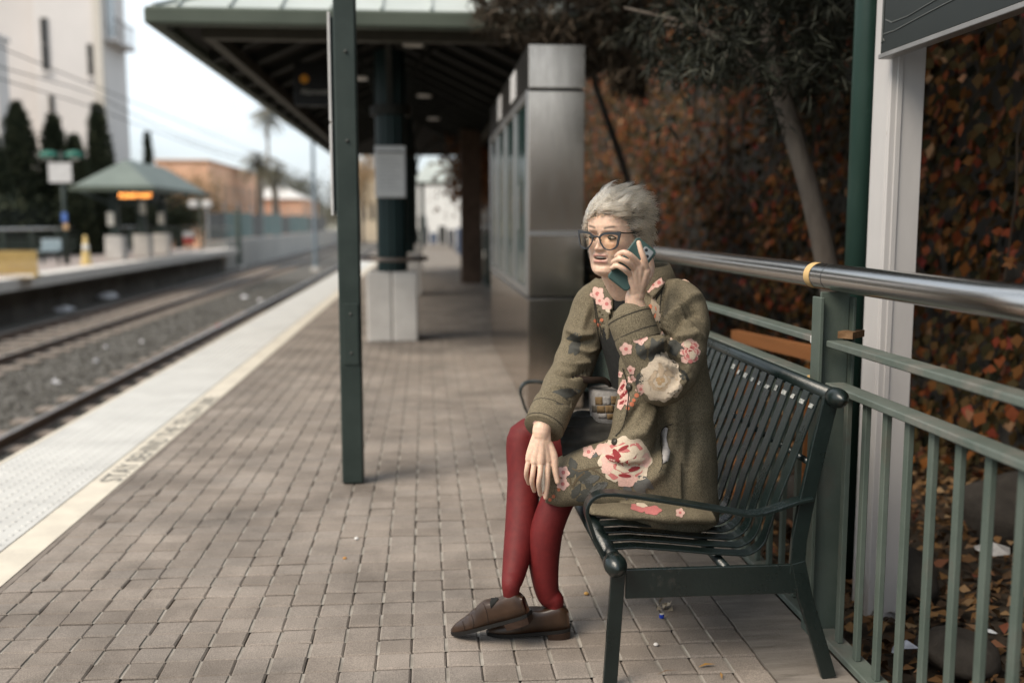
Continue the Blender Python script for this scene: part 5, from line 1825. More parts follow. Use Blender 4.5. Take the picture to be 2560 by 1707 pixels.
# eyes, lashes and teeth
M_eye = mat('eye white', (.42, .38, .34), rough=.2)
M_iris = mat('iris', (.05, .055, .045), rough=.15)
M_lash = mat('lash', (.022, .016, .012), rough=.6)
for sx in (-1, 1):
    c = np.array([sx * .0315, .0655, .0005])
    e = MB().ball((0, 0, 0), (.0130, .0122, .0048), 18, 10)
    eb = MB().raw([hw_(c + V3(p)) for p in e.v], e.f).build('eye', M_eye, PER, smooth=True)
    look = np.array([sx * .0315 - .0035, .0765, .0004])
    e = MB().ball((0, 0, 0), (.0056, .0022, .0046), 14, 8)
    MB().raw([hw_(look + V3(p)) for p in e.v], e.f).build('iris', M_iris, eb, smooth=True)
    pts = [hw_((sx * (.0185 + .0275 * q), .0745 + .0035 * math.sin(math.pi * q) - .006 * q, .0012 + .0050 * math.sin(math.pi * min(1, q * 1.05)) - .001 * q)) for q in np.linspace(0, 1, 9)]
    MB().tube([tuple(p) for p in pts], [.0008, .0014, .0018, .0021, .0022, .0022, .0021, .0018, .0010], 6).build('upper_lashes', M_lash, PER, smooth=True)
    pts = [hw_((sx * (.020 + .0245 * q), .0742 + .003 * math.sin(math.pi * q) - .006 * q, -.0012 - .0032 * math.sin(math.pi * q))) for q in np.linspace(0, 1, 7)]
    MB().tube([tuple(p) for p in pts], .0007, 5).build('lower_lashes', M_lash, PER, smooth=True)
for k in range(8):
    x = -.0158 + .0045 * k
    y = .0805 - 16 * x * x
    z = -.0546 + .6 * x * x
    e = MB().bbox(x - .00215, x + .00215, y - .004, y + .0006, z - .0034, z + .003, .0009)
    MB().raw([hw_(p) for p in e.v], e.f).build('tooth', mat('tooth', (.72, .67, .58), rough=.25), PER)
# ---- tights, skirt, top
M_tights = mat('red tights', (.125, .0105, .0105), (.098, .008, .0085), rough=.62, scale=40, bump=.12, bscale=900)
t_ = M_tights.node_tree
b = MB()
legs = []
for pts_, rd_ in (([HRj * .5 + KR * .5, HRj * .2 + KR * .8] + LEGR + [ankle(heelR, toeR, .16, .045)], [.068, .060, .054, .051, .050, .0430, .0345, .0285, .020]),
                  ([HLj * .5 + KL * .5, HLj * .2 + KL * .8] + LEGL + [ankle(heelL, toeL, .18, .040)], [.062, .055, .051, .050, .050, .0420, .0340, .0275, .020])):
    b1 = MB()
    limb(b1, pts_, rd_, 28, 6)
    m1 = fuse(b1, .004, 6, .5)
    b.raw([v.co[:] for v in m1.vertices], [p.vertices[:] for p in m1.polygons])
b.build('tights', M_tights, PER, smooth=True)

b = MB()
M_skirt = mat('black pleated cloth', (.020, .019, .016), (.032, .030, .026), rough=.85, scale=30)
q = catmull([list(p) for p in (at(1655, 1130, 2.97), at(1560, 1110, 2.98), at(1470, 1105, 2.985), at(1405, 1112, 2.995))], 8)
vs, fs = [], []
seg = 72
for i, p in enumerate(q):
    d = (q[min(i + 1, len(q) - 1)] - q[max(i - 1, 0)])
    d /= np.linalg.norm(d)
    a = np.cross(d, [0, 0, 1])
    a /= np.linalg.norm(a)
    c = np.cross(a, d)
    r0 = .115 - .035 * i / len(q)
    for j in range(seg):
        th = 2 * math.pi * j / seg
        r_ = r0 * (1 + .055 * math.sin(th * 14 + .6 * math.sin(i * .3))) + .004 * math.sin(i * .9 + j)
        vs.append(p + a * r_ * 1.1 * math.cos(th) + c * r_ * math.sin(th))
for i in range(len(q) - 1):
    for j in range(seg):
        fs.append((i * seg + j, i * seg + (j + 1) % seg, (i + 1) * seg + (j + 1) % seg, (i + 1) * seg + j))
b.raw(vs, fs)
b.build('skirt', M_skirt, PER, smooth=True)
b = MB()
rings(b, [(c, a, f, ra + .010, rb + .012) for c, a, f, ra, rb in trunk[2:6]] + [(zv(1590, 752), TL, TF, .105, .078), (zv(1585, 742), TL, TF, .075, .068)])
finish('top', fuse(b, .005, 6), mat('black knit', (.012, .012, .011), (.018, .018, .017), rough=.9, scale=60), PER, smooth=True)

# ---- coat
def tweed():
    m = mat('olive tweed', (.128, .107, .071), (.162, .136, .092), rough=.92, scale=9, spec=.2)
    t = m.node_tree
    n = t.nodes
    b_ = n['Principled BSDF']
    src = b_.inputs['Base Color'].links[0].from_socket
    geo = n.new('ShaderNodeNewGeometry')
    hs = []
    for scl, st in ((420, (1, 1, .45)), (900, (1, 1, 1))):
        mp_ = n.new('ShaderNodeMapping')
        mp_.inputs['Scale'].default_value = st
        no = n.new('ShaderNodeTexNoise')
        no.inputs['Scale'].default_value = scl
        no.inputs['Detail'].default_value = 2
        t.links.new(geo.outputs['Position'], mp_.inputs['Vector'])
        t.links.new(mp_.outputs['Vector'], no.inputs['Vector'])
        r_ = n.new('ShaderNodeMapRange')
        r_.inputs[1].default_value = .32
        r_.inputs[2].default_value = .68
        r_.inputs[3].default_value = .52
        r_.inputs[4].default_value = 1.42
        t.links.new(no.outputs['Fac'], r_.inputs[0])
        mm = n.new('ShaderNodeMixRGB')
        mm.blend_type = 'MULTIPLY'
        mm.inputs['Fac'].default_value = .8
        t.links.new(src, mm.inputs['Color1'])
        t.links.new(r_.outputs[0], mm.inputs['Color2'])
        src = mm.outputs['Color']
        hs.append(no)
    t.links.new(src, b_.inputs['Base Color'])
    bp = n.new('ShaderNodeBump')
    bp.inputs['Strength'].default_value = .3
    bp.inputs['Distance'].default_value = .0012
    t.links.new(hs[0].outputs['Fac'], bp.inputs['Height'])
    t.links.new(bp.outputs['Normal'], b_.inputs['Normal'])
    return m


M_tweed = tweed()
coat = MB()
zc = lambda u, v, y=2.93: at(u, v, y)
rings(coat, [(zc(1655, 1288), TL, TF, .190, .142), (zc(1652, 1240), TL, TF, .190, .146), (zc(1651, 1150), TL, TF, .186, .142), (zc(1655, 1040), TL, TF, .172, .122), (zc(1650, 940), TL, TF, .170, .116), (zc(1628, 850), TL, TF, .182, .116),
             (zc(1610, 785), TL, TF, .190, .106), (zc(1603, 745), TL, TF, .170, .085), (zc(1600, 715), TL, TF, .118, .066), (zc(1600, 694), TL, TF, .075, .058)], expo=2.2)
shc = at(1712, 752, 2.80)
limb(coat, [at(1665, 752, 2.84), at(1702, 764, 2.795), at(1712, 830, 2.735), at(1690, 915, 2.685), at(1658, 955, 2.660), at(1622, 905, 2.655), at(1596, 850, 2.668), at(1580, 808, 2.682)], [.062,   .070, .069, .066, .066, .064, .060, .057], 26, 6)
limb(coat, [at(1530, 742, 3.02), at(1490, 765, 3.045), at(1462, 835, 3.04), at(1436, 905, 3.02), at(1415, 950, 2.965), at(1392, 1000, 2.905), at(1374, 1042, 2.860)], [.060, .072, .068, .064, .062, .060, .058], 26, 6)
# the skirt of the coat: over the near thigh to the knee, and round the seat
hipc = at(1665, 1205, 2.85)
q0 = [at(1690, 1205, 2.86), at(1600, 1180, 2.85), at(1510, 1180, 2.870), at(1440, 1190, 2.890), at(1400, 1205, 2.900)]
fwdt = q0[-1] - q0[0]
fwdt /= np.linalg.norm(fwdt)
sidet = np.cross(fwdt, [0, 0, 1])
sidet /= np.linalg.norm(sidet)
upt = np.cross(sidet, fwdt)
rings(coat, [(q0[0], sidet, upt, .130, .118), (q0[1], sidet, upt, .125, .112), (q0[2], sidet, upt, .112, .098), (q0[3], sidet, upt, .098, .080), (q0[4], sidet, upt, .088, .070), (q0[4] + fwdt * .025, sidet, upt, .084, .062), (q0[4] + fwdt * .046, sidet, upt, .080, .054)], expo=3.0)
# front facings falling open from the chest to the lap
rings(coat, [(at(1605, 820, 2.86), TL, TF, .040, .030), (at(1594, 890, 2.815), TL, TF, .056, .044), (at(1590, 990, 2.80), TL, TF, .066, .050), (at(1585, 1070, 2.80), TL, TF, .075, .060), (at(1565, 1140, 2.80), TL, TF, .085, .072)])
# the hem lying on the seat towards the arm rest
rings(coat, [(at(1470, 1272, 2.70), V3((0, 1, 0)), V3((0, 0, 1)), .05, .012), (at(1560, 1278, 2.69), V3((0, 1, 0)), V3((0, 0, 1)), .06, .016), (at(1680, 1282, 2.70), V3((0, 1, 0)), V3((0, 0, 1)), .07, .020), (at(1775, 1285, 2.73), V3((0, 1, 0)), V3((0, 0, 1)), .06, .020)])
cme = fuse(coat, .0042, 6, .5)
# soft waves of the cloth, then the creases one can see
co = getco(cme)
no = getno(cme)
w1 = np.sin(co[:, 0] * 31 + 2.2 * np.sin(co[:, 2] * 14) + co[:, 1] * 12) * np.sin(co[:, 2] * 26 + 1.8 * np.sin(co[:, 0] * 17) + co[:, 1] * 9)
w2 = np.sin(co[:, 0] * 67 + 3 * np.sin(co[:, 2] * 23)) * np.sin(co[:, 2] * 53 + co[:, 1] * 31)
co = co + no * (.0042 * w1 + .0005 * w2)[:, None]
setco(cme, co)


def bvh_of(me):
    return BVHTree.FromPolygons([v.co[:] for v in me.vertices], [p.vertices[:] for p in me.polygons])


BV = bvh_of(cme)


def hit(u, v, bv=None):
    r_ = ray(u, v)
    r_ = r_ / np.linalg.norm(r_)
    h, n_, i_, d_ = (bv or BV).ray_cast(Vector(CAM), Vector(r_))
    if h is None:
        return None, None
    n_ = np.array(n_)
    return np.array(h), (n_ if n_ @ r_ < 0 else -n_)


folds = [  # pixel path on the cloth, height (m), half width (m)
    ([(1640, 870), (1672, 800), (1725, 745), (1752, 735)], .011, .016), ([(1668, 850), (1700, 800), (1748, 780)], -.010, .013), ([(1655, 885), (1690, 845), (1740, 835), (1765, 850)], .009, .014),
    ([(1640, 880), (1665, 880), (1700, 905), (1722, 940)], -.013, .011), ([(1622, 880), (1640, 862), (1660, 858)], .013, .012), ([(1652, 900), (1690, 925), (1712, 965)], .010, .010), ([(1632, 830), (1660, 835), (1700, 860)], -.010, .010),
    ([(1600, 880), (1625, 858), (1640, 850)], .010, .011), ([(1660, 1000), (1700, 960), (1722, 915)], .007, .014),
    ([(1420, 825), (1450, 838), (1485, 835)], .010, .010), ([(1418, 850), (1450, 858), (1490, 850)], -.010, .010), ([(1405, 905), (1440, 915), (1480, 905)], .009, .011), ([(1395, 930), (1430, 940), (1478, 930)], -.010, .010),
    ([(1385, 965), (1420, 975), (1470, 995)], .010, .011), ([(1380, 990), (1420, 1005), (1462, 1030)], -.008, .010), ([(1440, 870), (1470, 880), (1500, 870)], .008, .010),
    ([(1690, 1010), (1680, 1100), (1650, 1180), (1600, 1220)], .010, .022), ([(1730, 1000), (1735, 1100), (1720, 1200)], -.009, .024), ([(1640, 1020), (1610, 1080), (1560, 1100)], .009, .018), ([(1600, 1010), (1570, 1050), (1545, 1090)], -.009, .014),
    ([(1690, 760), (1712, 800), (1745, 830)], .007, .010), ([(1700, 745), (1730, 775), (1758, 800)], -.007, .010), ([(1560, 930), (1555, 1000), (1552, 1060)], -.007, .013),
    ([(1668, 688), (1655, 730), (1650, 790), (1656, 850)], -.013, .009), ([(1690, 700), (1680, 740), (1676, 790)], .006, .014), ([(1475, 760), (1462, 800), (1448, 850)], .006, .012), ([(1500, 770), (1515, 850), (1530, 920)], -.007, .012)]
co = getco(cme)
no = getno(cme)
disp = np.zeros(len(co))
for path, hgt, wd in folds:
    pp = []
    for a, c in zip(path[:-1], path[1:]):
        for k in range(6):
            h, n_ = hit(a[0] + (c[0] - a[0]) * k / 6, a[1] + (c[1] - a[1]) * k / 6)
            if h is not None:
                pp.append(h)
    if len(pp) < 3:
        continue
    pp = np.array(pp)
    best = np.full(len(co), 9.)
    tpar = np.zeros(len(co))
    for i, q in enumerate(pp):
        d2 = ((co - q) ** 2).sum(1)
        m_ = d2 < best
        best[m_] = d2[m_]
        tpar[m_] = i / (len(pp) - 1)
    disp += 1.9 * hgt * np.exp(-best / (wd * .85) ** 2) * np.clip(np.sin(math.pi * (.12 + .76 * tpar)), 0, 1)
co = co + no * disp[:, None]
setco(cme, co)
BVV = [v.co[:] for v in cme.vertices]
BVF = [p.vertices[:] for p in cme.polygons]
BV = BVHTree.FromPolygons(BVV, BVF)


def grow(me, extra=0.0):
    """later pieces lie on top of this one as well"""
    global BV, BVV, BVF
    k = len(BVV)
    c_, n_ = getco(me), getno(me)
    s_ = np.sign(((CAM - c_) * n_).sum(1))[:, None]
    BVV = BVV + [tuple(p) for p in (c_ + n_ * s_ * extra)]
    BVF = BVF + [tuple(i + k for i in p.vertices) for p in me.polygons]
    BV = BVHTree.FromPolygons(BVV, BVF)


COAT = finish('coat', cme, M_tweed, PER, smooth=True)


# ---- cloth pieces laid on the coat
def densify(poly, step):
    out = []
    for a, c in zip(poly, poly[1:] + poly[:1]):
        n_ = max(1, int(math.hypot(c[0] - a[0], c[1] - a[1]) / step))
        out += [(a[0] + (c[0] - a[0]) * k / n_, a[1] + (c[1] - a[1]) * k / n_) for k in range(n_)]
    return out


def lay(polys, off, name, material, parent, thick=.0012, step=6.0, bv=None):
    """flat shapes sewn onto the cloth: outline (u, v) lists are triangulated and dropped on the surface"""
    vs, fs = [], []
    if name.endswith(('_motif', 'blossom', '_eye')):
        off, thick = .0008 + off * .20, 0
    for poly in polys:
        bm = bmesh.new()
        pv_ = [bm.verts.new((p[0], p[1], 0)) for p in densify(poly, step)]
        try:
            f = bm.faces.new(pv_)
        except ValueError:
            bm.free()
            continue
        bmesh.ops.triangulate(bm, faces=[f])
        for _ in range(3):
            ed = [e for e in bm.edges if e.calc_length() > step * 1.7]
            if not ed:
                break
            bmesh.ops.subdivide_edges(bm, edges=ed, cuts=1)
            bmesh.ops.triangulate(bm, faces=bm.faces[:])
        bm.verts.index_update()
        k = len(vs)
        pts = []
        for v in bm.verts:
            h, n_ = hit(v.co.x, v.co.y, bv)
            pts.append(None if h is None else h + n_ * off)
        ok = [p is not None for p in pts]
        if any(ok):
            vs += [p if p is not None else np.zeros(3) for p in pts]
            for f in bm.faces:
                ii = [v.index for v in f.verts]
                if all(ok[i] for i in ii):
                    P_ = [pts[i] for i in ii]
                    if max(np.linalg.norm(P_[0] - P_[1]), np.linalg.norm(P_[1] - P_[2]), np.linalg.norm(P_[2] - P_[0])) < .04:
                        fs.append(tuple(i + k for i in ii))
        bm.free()
    if not fs:
        return None
    if name in ('lapel', 'collar_leaf', 'pocket_lining', 'piping', 'seam'):      # one whole piece only
        par_ = {}

        def root_(i):
            while par_.setdefault(i, i) != i:
                i = par_[i]
            return i
        for f in fs:
            for i in f[1:]:
                par_[root_(f[0])] = root_(i)
        cnt = {}
        for f in fs:
            r_ = root_(f[0])
            cnt[r_] = cnt.get(r_, 0) + 1
        keep_ = max(cnt, key=cnt.get)
        fs = [f for f in fs if root_(f[0]) == keep_]
    used = sorted({i for f in fs for i in f})
    mp_ = {i: j for j, i in enumerate(used)}
    me = bpy.data.meshes.new(name)
    me.from_pydata([tuple(vs[i]) for i in used], [], [tuple(mp_[i] for i in f) for f in fs])
    if name in ('lapel', 'collar_leaf'):
        grow(me, thick / 2)
    o = finish(name, me, material, parent, smooth=True)
    if thick:
        md = o.modifiers.new('cloth', 'SOLIDIFY')
        md.thickness = thick
        md.offset = 0
    return o


def lay_each(polys, *a, **k):
    for p_ in polys:
        lay([p_], *a, **k)


def stroke(path, w):
    """a narrow strip outline round a pixel path"""
    p = catmull([list(q) for q in path], 5)
    L_, R_ = [], []
    for i in range(len(p)):
        d = p[min(i + 1, len(p) - 1)] - p[max(i - 1, 0)]
        d = d / (np.linalg.norm(d) + 1e-9)
        n_ = np.array([-d[1], d[0]])
        L_.append(tuple(p[i] + n_ * w / 2))
        R_.append(tuple(p[i] - n_ * w / 2))
    return L_ + R_[::-1]


M_pipe = mat('dark piping', (.030, .027, .022), rough=.9)
M_tweed2 = M_tweed
# lapels and collar
lay([[(1632, 640), (1652, 660), (1662, 690), (1655, 720), (1640, 748), (1618, 735), (1612, 700), (1618, 668)]], .010, 'collar_leaf', M_tweed, COAT, .006)
lay([[(1474, 716), (1492, 702), (1520, 708), (1536, 742), (1538, 800), (1535, 850), (1552, 905), (1570, 960), (1560, 965), (1532, 900), (1512, 850), (1500, 800), (1488, 748)]], .008, 'lapel', M_tweed, COAT, .005)
lay([stroke([(1487, 750), (1496, 800), (1512, 852), (1532, 902), (1556, 958)], 2.2)], .0020, 'piping', M_pipe, COAT, .001)
lay([stroke([(1484, 748), (1490, 800), (1496, 845), (1510, 890)], 1.8)], .0035, 'piping', M_pipe, COAT, .001)
lay([stroke([(1663, 690), (1656, 722), (1640, 750)], 2)], .0020, 'piping', M_pipe, COAT, .001)
lay([stroke([(1558, 920), (1570, 960), (1572, 1000), (1560, 1060), (1540, 1090)], 2)], .003, 'piping', M_pipe, COAT, .001)
lay([stroke([(1664, 690), (1654, 730), (1649, 790), (1655, 845)], 2.5)], .001, 'seam', M_pipe, COAT, .0008)
# standing collar behind the neck
b = MB()
vs, fs = [], []
nc = 30
cc = at(1592, 712, 2.92)
for i in range(nc + 1):
    a = R(-130 + 260 * i / nc)
    dr = -TF * math.cos(a) + TL * math.sin(a)
    for r_, dz in ((.082, -.015), (.078, .028), (.072, .062 - .018 * (abs(a) / R(130)) ** 2), (.078, .066 - .018 * (abs(a) / R(130)) ** 2), (.092, .030), (.100, -.010)):
        vs.append(cc + dr * r_ * (1 + .12 * abs(math.sin(a))) + V3((.012, 0, dz)))
for i in range(nc):
    for j in range(5):
        fs.append((i * 6 + j, (i + 1) * 6 + j, (i + 1) * 6 + j + 1, i * 6 + j + 1))
b.raw(vs, fs)
o = b.build('collar', M_tweed, COAT, smooth=True)
# turned cuffs: open ends, the shade inside painted as a dark disc
def cuff(p0, p1, r0, r1, name):
    d = p1 - p0
    d = d / np.linalg.norm(d)
    b = MB()
    P = [p0, p0 + (p1 - p0) * .5, p1, p1 + d * .002, p1 - d * .010, p0 + (p1 - p0) * .4]
    b.tube([tuple(p) for p in P[:3]] + [tuple(p1 + d * .003), tuple(p1 + d * .0005), tuple(p1 - d * .04)], [r0, (r0 + r1) / 2 + .001, r1, r1 - .002, r1 - .006, r1 - .010], 32, cap=False)
    o = b.build(name, M_tweed, COAT, smooth=True)
    for q in (.30, .92):
        c = p0 + (p1 - p0) * q
        r_ = r0 + (r1 - r0) * q + .0012
        MB().tube([tuple(c - d * .0012), tuple(c + d * .0012)], r_, 32, cap=False).build('piping', M_pipe, o)
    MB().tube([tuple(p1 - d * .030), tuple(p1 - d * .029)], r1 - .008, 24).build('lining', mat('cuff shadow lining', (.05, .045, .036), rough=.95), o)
    return o


CUFL = cuff(at(1598, 855, 2.666), at(1572, 788, 2.690), .0620, .0615, 'cuff')
CUFR = cuff(at(1384, 1012, 2.892), at(1359, 1070, 2.835), .0605, .0600, 'cuff')
# pocket slit with pale lining
lay([[(1655, 1078), (1664, 1066), (1672, 1070), (1668, 1095), (1674, 1130), (1668, 1152), (1657, 1160), (1656, 1140), (1660, 1110)]], .004, 'pocket_lining', mat('pale lining', (.40, .38, .37), (.33, .31, .30), rough=.8, scale=60), COAT, .003)
lay([stroke([(1682, 1058), (1658, 1074), (1655, 1110), (1656, 1160), (1648, 1182)], 2)], .006, 'piping', M_pipe, COAT, .001)
for (u, v) in ((1538, 1104), (1574, 968)):
    h, n_ = hit(u, v)
    if h is not None:
        MB().tube([tuple(h), tuple(h + n_ * .006)], .010, 16).build('button', mat('dark horn', (.05, .045, .035), rough=.3), COAT, smooth=True)

# ---- embroidery
def thread(name, c, var=.8):
    return mat(name, c, tuple(x * var for x in c), rough=.75, scale=260, detail=2, bump=.3, bscale=500, lo=.3, hi=.7)


T_pk = thread('pale pink thread', (.66, .42, .36))
T_rose = thread('rose thread', (.50, .165, .155))
T_deep = thread('crimson thread', (.26, .030, .034))
T_cr = thread('cream thread', (.60, .50, .385))
T_crd = thread('ochre thread', (.46, .31, .17))
T_gr = thread('slate thread', (.060, .060, .052))
T_grl = thread('grey thread', (.105, .105, .098))
T_co = thread('coral thread', (.50, .16, .085))
T_br = thread('brown thread', (.10, .075, .045))


def blob(cx, cy, r, sx=1.0, sy=1.0, rot=0, lob=0, amp=.12, n=22, ph=0):
    out = []
    for k in range(n):
        a = 2 * math.pi * k / n
        rr_ = r * (1 + amp * math.cos(lob * a + ph))
        x, y = rr_ * math.cos(a) * sx, rr_ * math.sin(a) * sy
        c, s_ = math.cos(R(rot)), math.sin(R(rot))
        out.append((cx + x * c - y * s_, cy + x * s_ + y * c))
    return out


def petals(cx, cy, r, n, pr, rot=0, sq=1.0):
    return [blob(cx + r * math.cos(R(rot + 360 * k / n)), cy + sq * r * math.sin(R(rot + 360 * k / n)), pr, 1.15, .95, rot + 360 * k / n, 5, .07, 16) for k in range(n)]


def blossom(cx, cy, r, bv=None, par=COAT, rot=0):
    o = lay(petals(cx, cy, r * .55, 5, r * .48, rot), .0030, 'blossom', T_pk, par, .0014, 4, bv)
    if o:
        lay([blob(cx, cy, r * .28)], .0048, 'blossom_eye', T_rose, par, .001, 3, bv)
    return o


def leafshape(cx, cy, ln, wd, rot):
    out = []
    for k in range(9):
        t_ = k / 8
        out.append((t_ * ln, -wd * math.sin(math.pi * t_ ** .8) * (1 + .18 * (k % 2))))
    for k in range(7, 0, -1):
        t_ = k / 8
        out.append((t_ * ln, wd * math.sin(math.pi * t_ ** .8) * (1 + .18 * (k % 2))))
    c, s_ = math.cos(R(rot)), math.sin(R(rot))
    return [(cx + x * c - y * s_, cy + x * s_ + y * c) for x, y in out]


def peony(name, cx, cy, r, cols, seed, sq=.92, par=COAT, bv=None):
    """layered petals: pale rims over coloured throats"""
    rd = random.Random(seed)
    outer, mid, throat = cols
    layers = [(.72, 8, .36, outer), (.64, 8, .25, mid), (.42, 6, .34, outer), (.36, 6, .22, mid), (.30, 5, .12, throat), (.14, 4, .24, outer), (.12, 3, .12, throat)]
    first = None
    for i, (rr_, n_, pr, m_) in enumerate(layers):
        rot = rd.uniform(0, 360) if i not in (1, 3) else rot
        ps = []
        for k in range(n_):
            a = R(rot + 360 * k / n_)
            jr = rr_ * r * (1 + (rd.uniform(-.12, .12)))
            ps.append(blob(cx + jr * math.cos(a), cy + sq * jr * math.sin(a), pr * r * rd.uniform(.85, 1.12), 1.1, .9, math.degrees(a) + 90, 5, .10, 20, rd.uniform(0, 6)))
        o = lay(ps, .0022 + .0010 * i, name, m_, par, .001, 5, bv)
    return o


# lap: the big pink peony with leaves and stems
lay_each([leafshape(1585, 1195, 60, 12, 60), leafshape(1590, 1190, 55, 12, 35), leafshape(1570, 1205, 45, 10, 95), leafshape(1500, 1190, 50, 9, 160), leafshape(1520, 1205, 60, 10, 150), leafshape(1495, 1140, 40, 8, 200)], .0022, 'leaf_motif', T_grl, COAT, .001, 5)
lay_each([leafshape(1438, 1175, 34, 10, 250), leafshape(1440, 1172, 40, 12, 150), leafshape(1442, 1174, 46, 13, 50), leafshape(1455, 1180, 30, 8, 20), leafshape(1480, 1225, 36, 8, 240), leafshape(1484, 1222, 34, 8, 330), leafshape(1478, 1230, 30, 8, 180), leafshape(1430, 1245, 44, 9, 300), leafshape(1440, 1250, 40, 8, 340)], .0022, 'leaf_motif', T_gr, COAT, .001, 5)
lay_each([stroke([(1445, 1178), (1480, 1170), (1520, 1165)], 4), stroke([(1478, 1172), (1495, 1180), (1510, 1192)], 3), stroke([(1432, 1215), (1445, 1195), (1462, 1180)], 5), stroke([(1425, 1195), (1428, 1212), (1436, 1222)], 3), stroke([(1430, 1170), (1440, 1175), (1452, 1178)], 3)], .0024, 'stem_motif', T_br, COAT, .001, 4)
peony('peony_motif', 1562, 1152, 62, (T_cr, T_rose, T_deep), 3)
lay([blob(1512, 1122, 15, 1.2, .9, 10, 5), blob(1522, 1150, 17, 1.1, .9, -20, 5), blob(1518, 1172, 14, 1, .9, 0, 5), blob(1568, 1200, 20, 1.25, .8, -10, 5), blob(1612, 1150, 16, .9, 1.1, 0, 5)], .0058, 'petal_motif', T_pk, COAT, .001, 4)
lay([blob(1545, 1140, 12, 1.5, .6, 60), blob(1530, 1145, 9, 1.6, .6, 20), blob(1585, 1172, 9, 1.6, .5, -15), blob(1562, 1188, 8, 1.8, .5, 5), blob(1560, 1120, 8, 1.6, .5, -30)], .0098, 'petal_motif', T_deep, COAT, .001, 4)
lay([blob(1572, 1140, 17, 1.5, .5, -28, 5), blob(1590, 1152, 15, 1.4, .5, -20, 5), blob(1578, 1160, 14, 1.5, .45, -12, 5), blob(1600, 1135, 12, 1.2, .6, -60, 5), blob(1556, 1172, 12, 1.4, .55, 20, 5)], .0108, 'petal_motif', T_cr, COAT, .001, 4)
for u, v, r_ in ((1472, 1130, 15), (1409, 1181, 15), (1407, 1209, 15), (1500, 1125, 12)):
    blossom(u, v, r_, rot=u % 70)
for u, v, r_ in ((1397, 1223, 4), (1384, 1240, 4), (1398, 1192, 4), (1375, 1248, 4)):
    lay([blob(u, v, r_)], .003, 'bud_motif', T_co, COAT, .001, 3)
# hem piece by the arm rest
lay([blob(1598, 1270, 14, 1.6, .7, 10, 5), blob(1632, 1276, 14, 1.5, .8, 0, 5)], .0030, 'petal_motif', T_rose, COAT, .001, 4)
lay([blob(1604, 1263, 9, 1.6, .6, 10, 5)], .0045, 'petal_motif', T_cr, COAT, .001, 4)
blossom(1700, 1282, 11)
# elbow: cream peony, slate leaves, small rose bloom
lay_each([leafshape(1625, 905, 70, 16, 300), leafshape(1650, 900, 60, 14, 250), leafshape(1690, 890, 46, 12, 250), leafshape(1612, 900, 60, 12, 250), leafshape(1665, 850, 60, 11, 30), leafshape(1600, 930, 46, 10, 90), leafshape(1692, 925, 40, 9, 40)], .0022, 'leaf_motif', T_gr, COAT, .001, 5)
T_wc = thread('warm cream thread', (.50, .385, .27))
peony('peony_motif', 1650, 952, 50, (T_cr, T_wc, T_crd), 11, sq=1.05)
lay([blob(1662, 902, 17, .75, 1.4, -8, 6, .16), blob(1640, 908, 15, .7, 1.4, 12, 6, .16), blob(1684, 916, 14, .8, 1.3, -25, 6, .16), blob(1622, 928, 14, .75, 1.4, 20, 6, .16)], .0105, 'petal_motif', T_cr, COAT, .001, 4)
lay([blob(1652, 925, 12, .6, 1.6, -5, 6, .16), blob(1672, 930, 10, .6, 1.5, -25, 6, .16), blob(1634, 940, 10, .6, 1.5, 25, 6, .16)], .0118, 'petal_motif', T_wc, COAT, .001, 4)
lay([blob(1646, 985, 20, 1.5, .5, 8, 6, .14), blob(1682, 970, 14, 1.3, .6, -30, 6, .14), blob(1618, 968, 12, .7, 1.4, -10, 6, .14)], .0124, 'petal_motif', T_cr, COAT, .001, 4)
peony('peony_motif', 1725, 880, 24, (T_pk, T_rose, T_deep), 5, sq=1.4)
lay([blob(1718, 860, 9, 1, 1.2, 0, 5), blob(1730, 888, 8, 1, 1.4, 0, 5)], .0095, 'petal_motif', T_cr, COAT, .001, 4)
# forearm and front edge blossoms
for u, v, r_ in ((1601, 845, 17), (1566, 872, 15), (1603, 972, 13), (1577, 925, 11), (1580, 948, 10), (1548, 935, 9), (1562, 955, 8)):
    blossom(u, v, r_, rot=(u * 7) % 70)
for u, v, r_ in ((1594, 815, 4), (1606, 822, 4), (1625, 805, 5), (1592, 988, 5), (1580, 1010, 5), (1570, 1020, 4), (1585, 1000, 4)):
    lay([blob(u, v, r_)], .0035, 'bud_motif', T_co, COAT, .001, 3)
lay([blob(1557, 970, 12, .8, 1.7, 20, 5), blob(1565, 995, 12, .8, 1.6, -10, 5), blob(1552, 1010, 10, .8, 1.4, 10, 5)], .003, 'petal_motif', T_pk, COAT, .001, 4)
lay([blob(1560, 985, 7, .7, 2.0, 40, 5), blob(1558, 1005, 6, .7, 1.8, 60, 5), blob(1556, 968, 6, .6, 1.6, 30)], .0045, 'petal_motif', T_deep, COAT, .001, 4)
# collar and chest
for u, v, r_ in ((1494, 735, 17), (1518, 760, 15), (1500, 752, 11)):
    blossom(u, v, r_, rot=(u * 7) % 70)
lay([blob(1522, 777, 5, 1.4, .8, 20)], .003, 'bud_motif', T_cr, COAT, .001, 3)
for u, v in ((1505, 800), (1527, 804), (1488, 802), (1497, 812)):
    lay([blob(u, v, 4)], .003, 'bud_motif', T_co, COAT, .001, 3)
for u, v, r_ in ((1622, 719, 12), (1634, 713, 9), (1648, 707, 14)):
    blossom(u, v, r_, rot=(u * 7) % 70)
T_fc = thread('faded cream thread', (.36, .285, .21))
lay([blob(1634, 752, 9, .7, 1.6, 10, 5), blob(1642, 768, 9, .8, 1.5, -20, 5), blob(1632, 778, 8, .7, 1.6, 15, 5), blob(1645, 790, 9, .8, 1.5, -10, 5), blob(1637, 800, 7, .8, 1.4, 20, 5)], .004, 'petal_motif', T_fc, COAT, .001, 3)
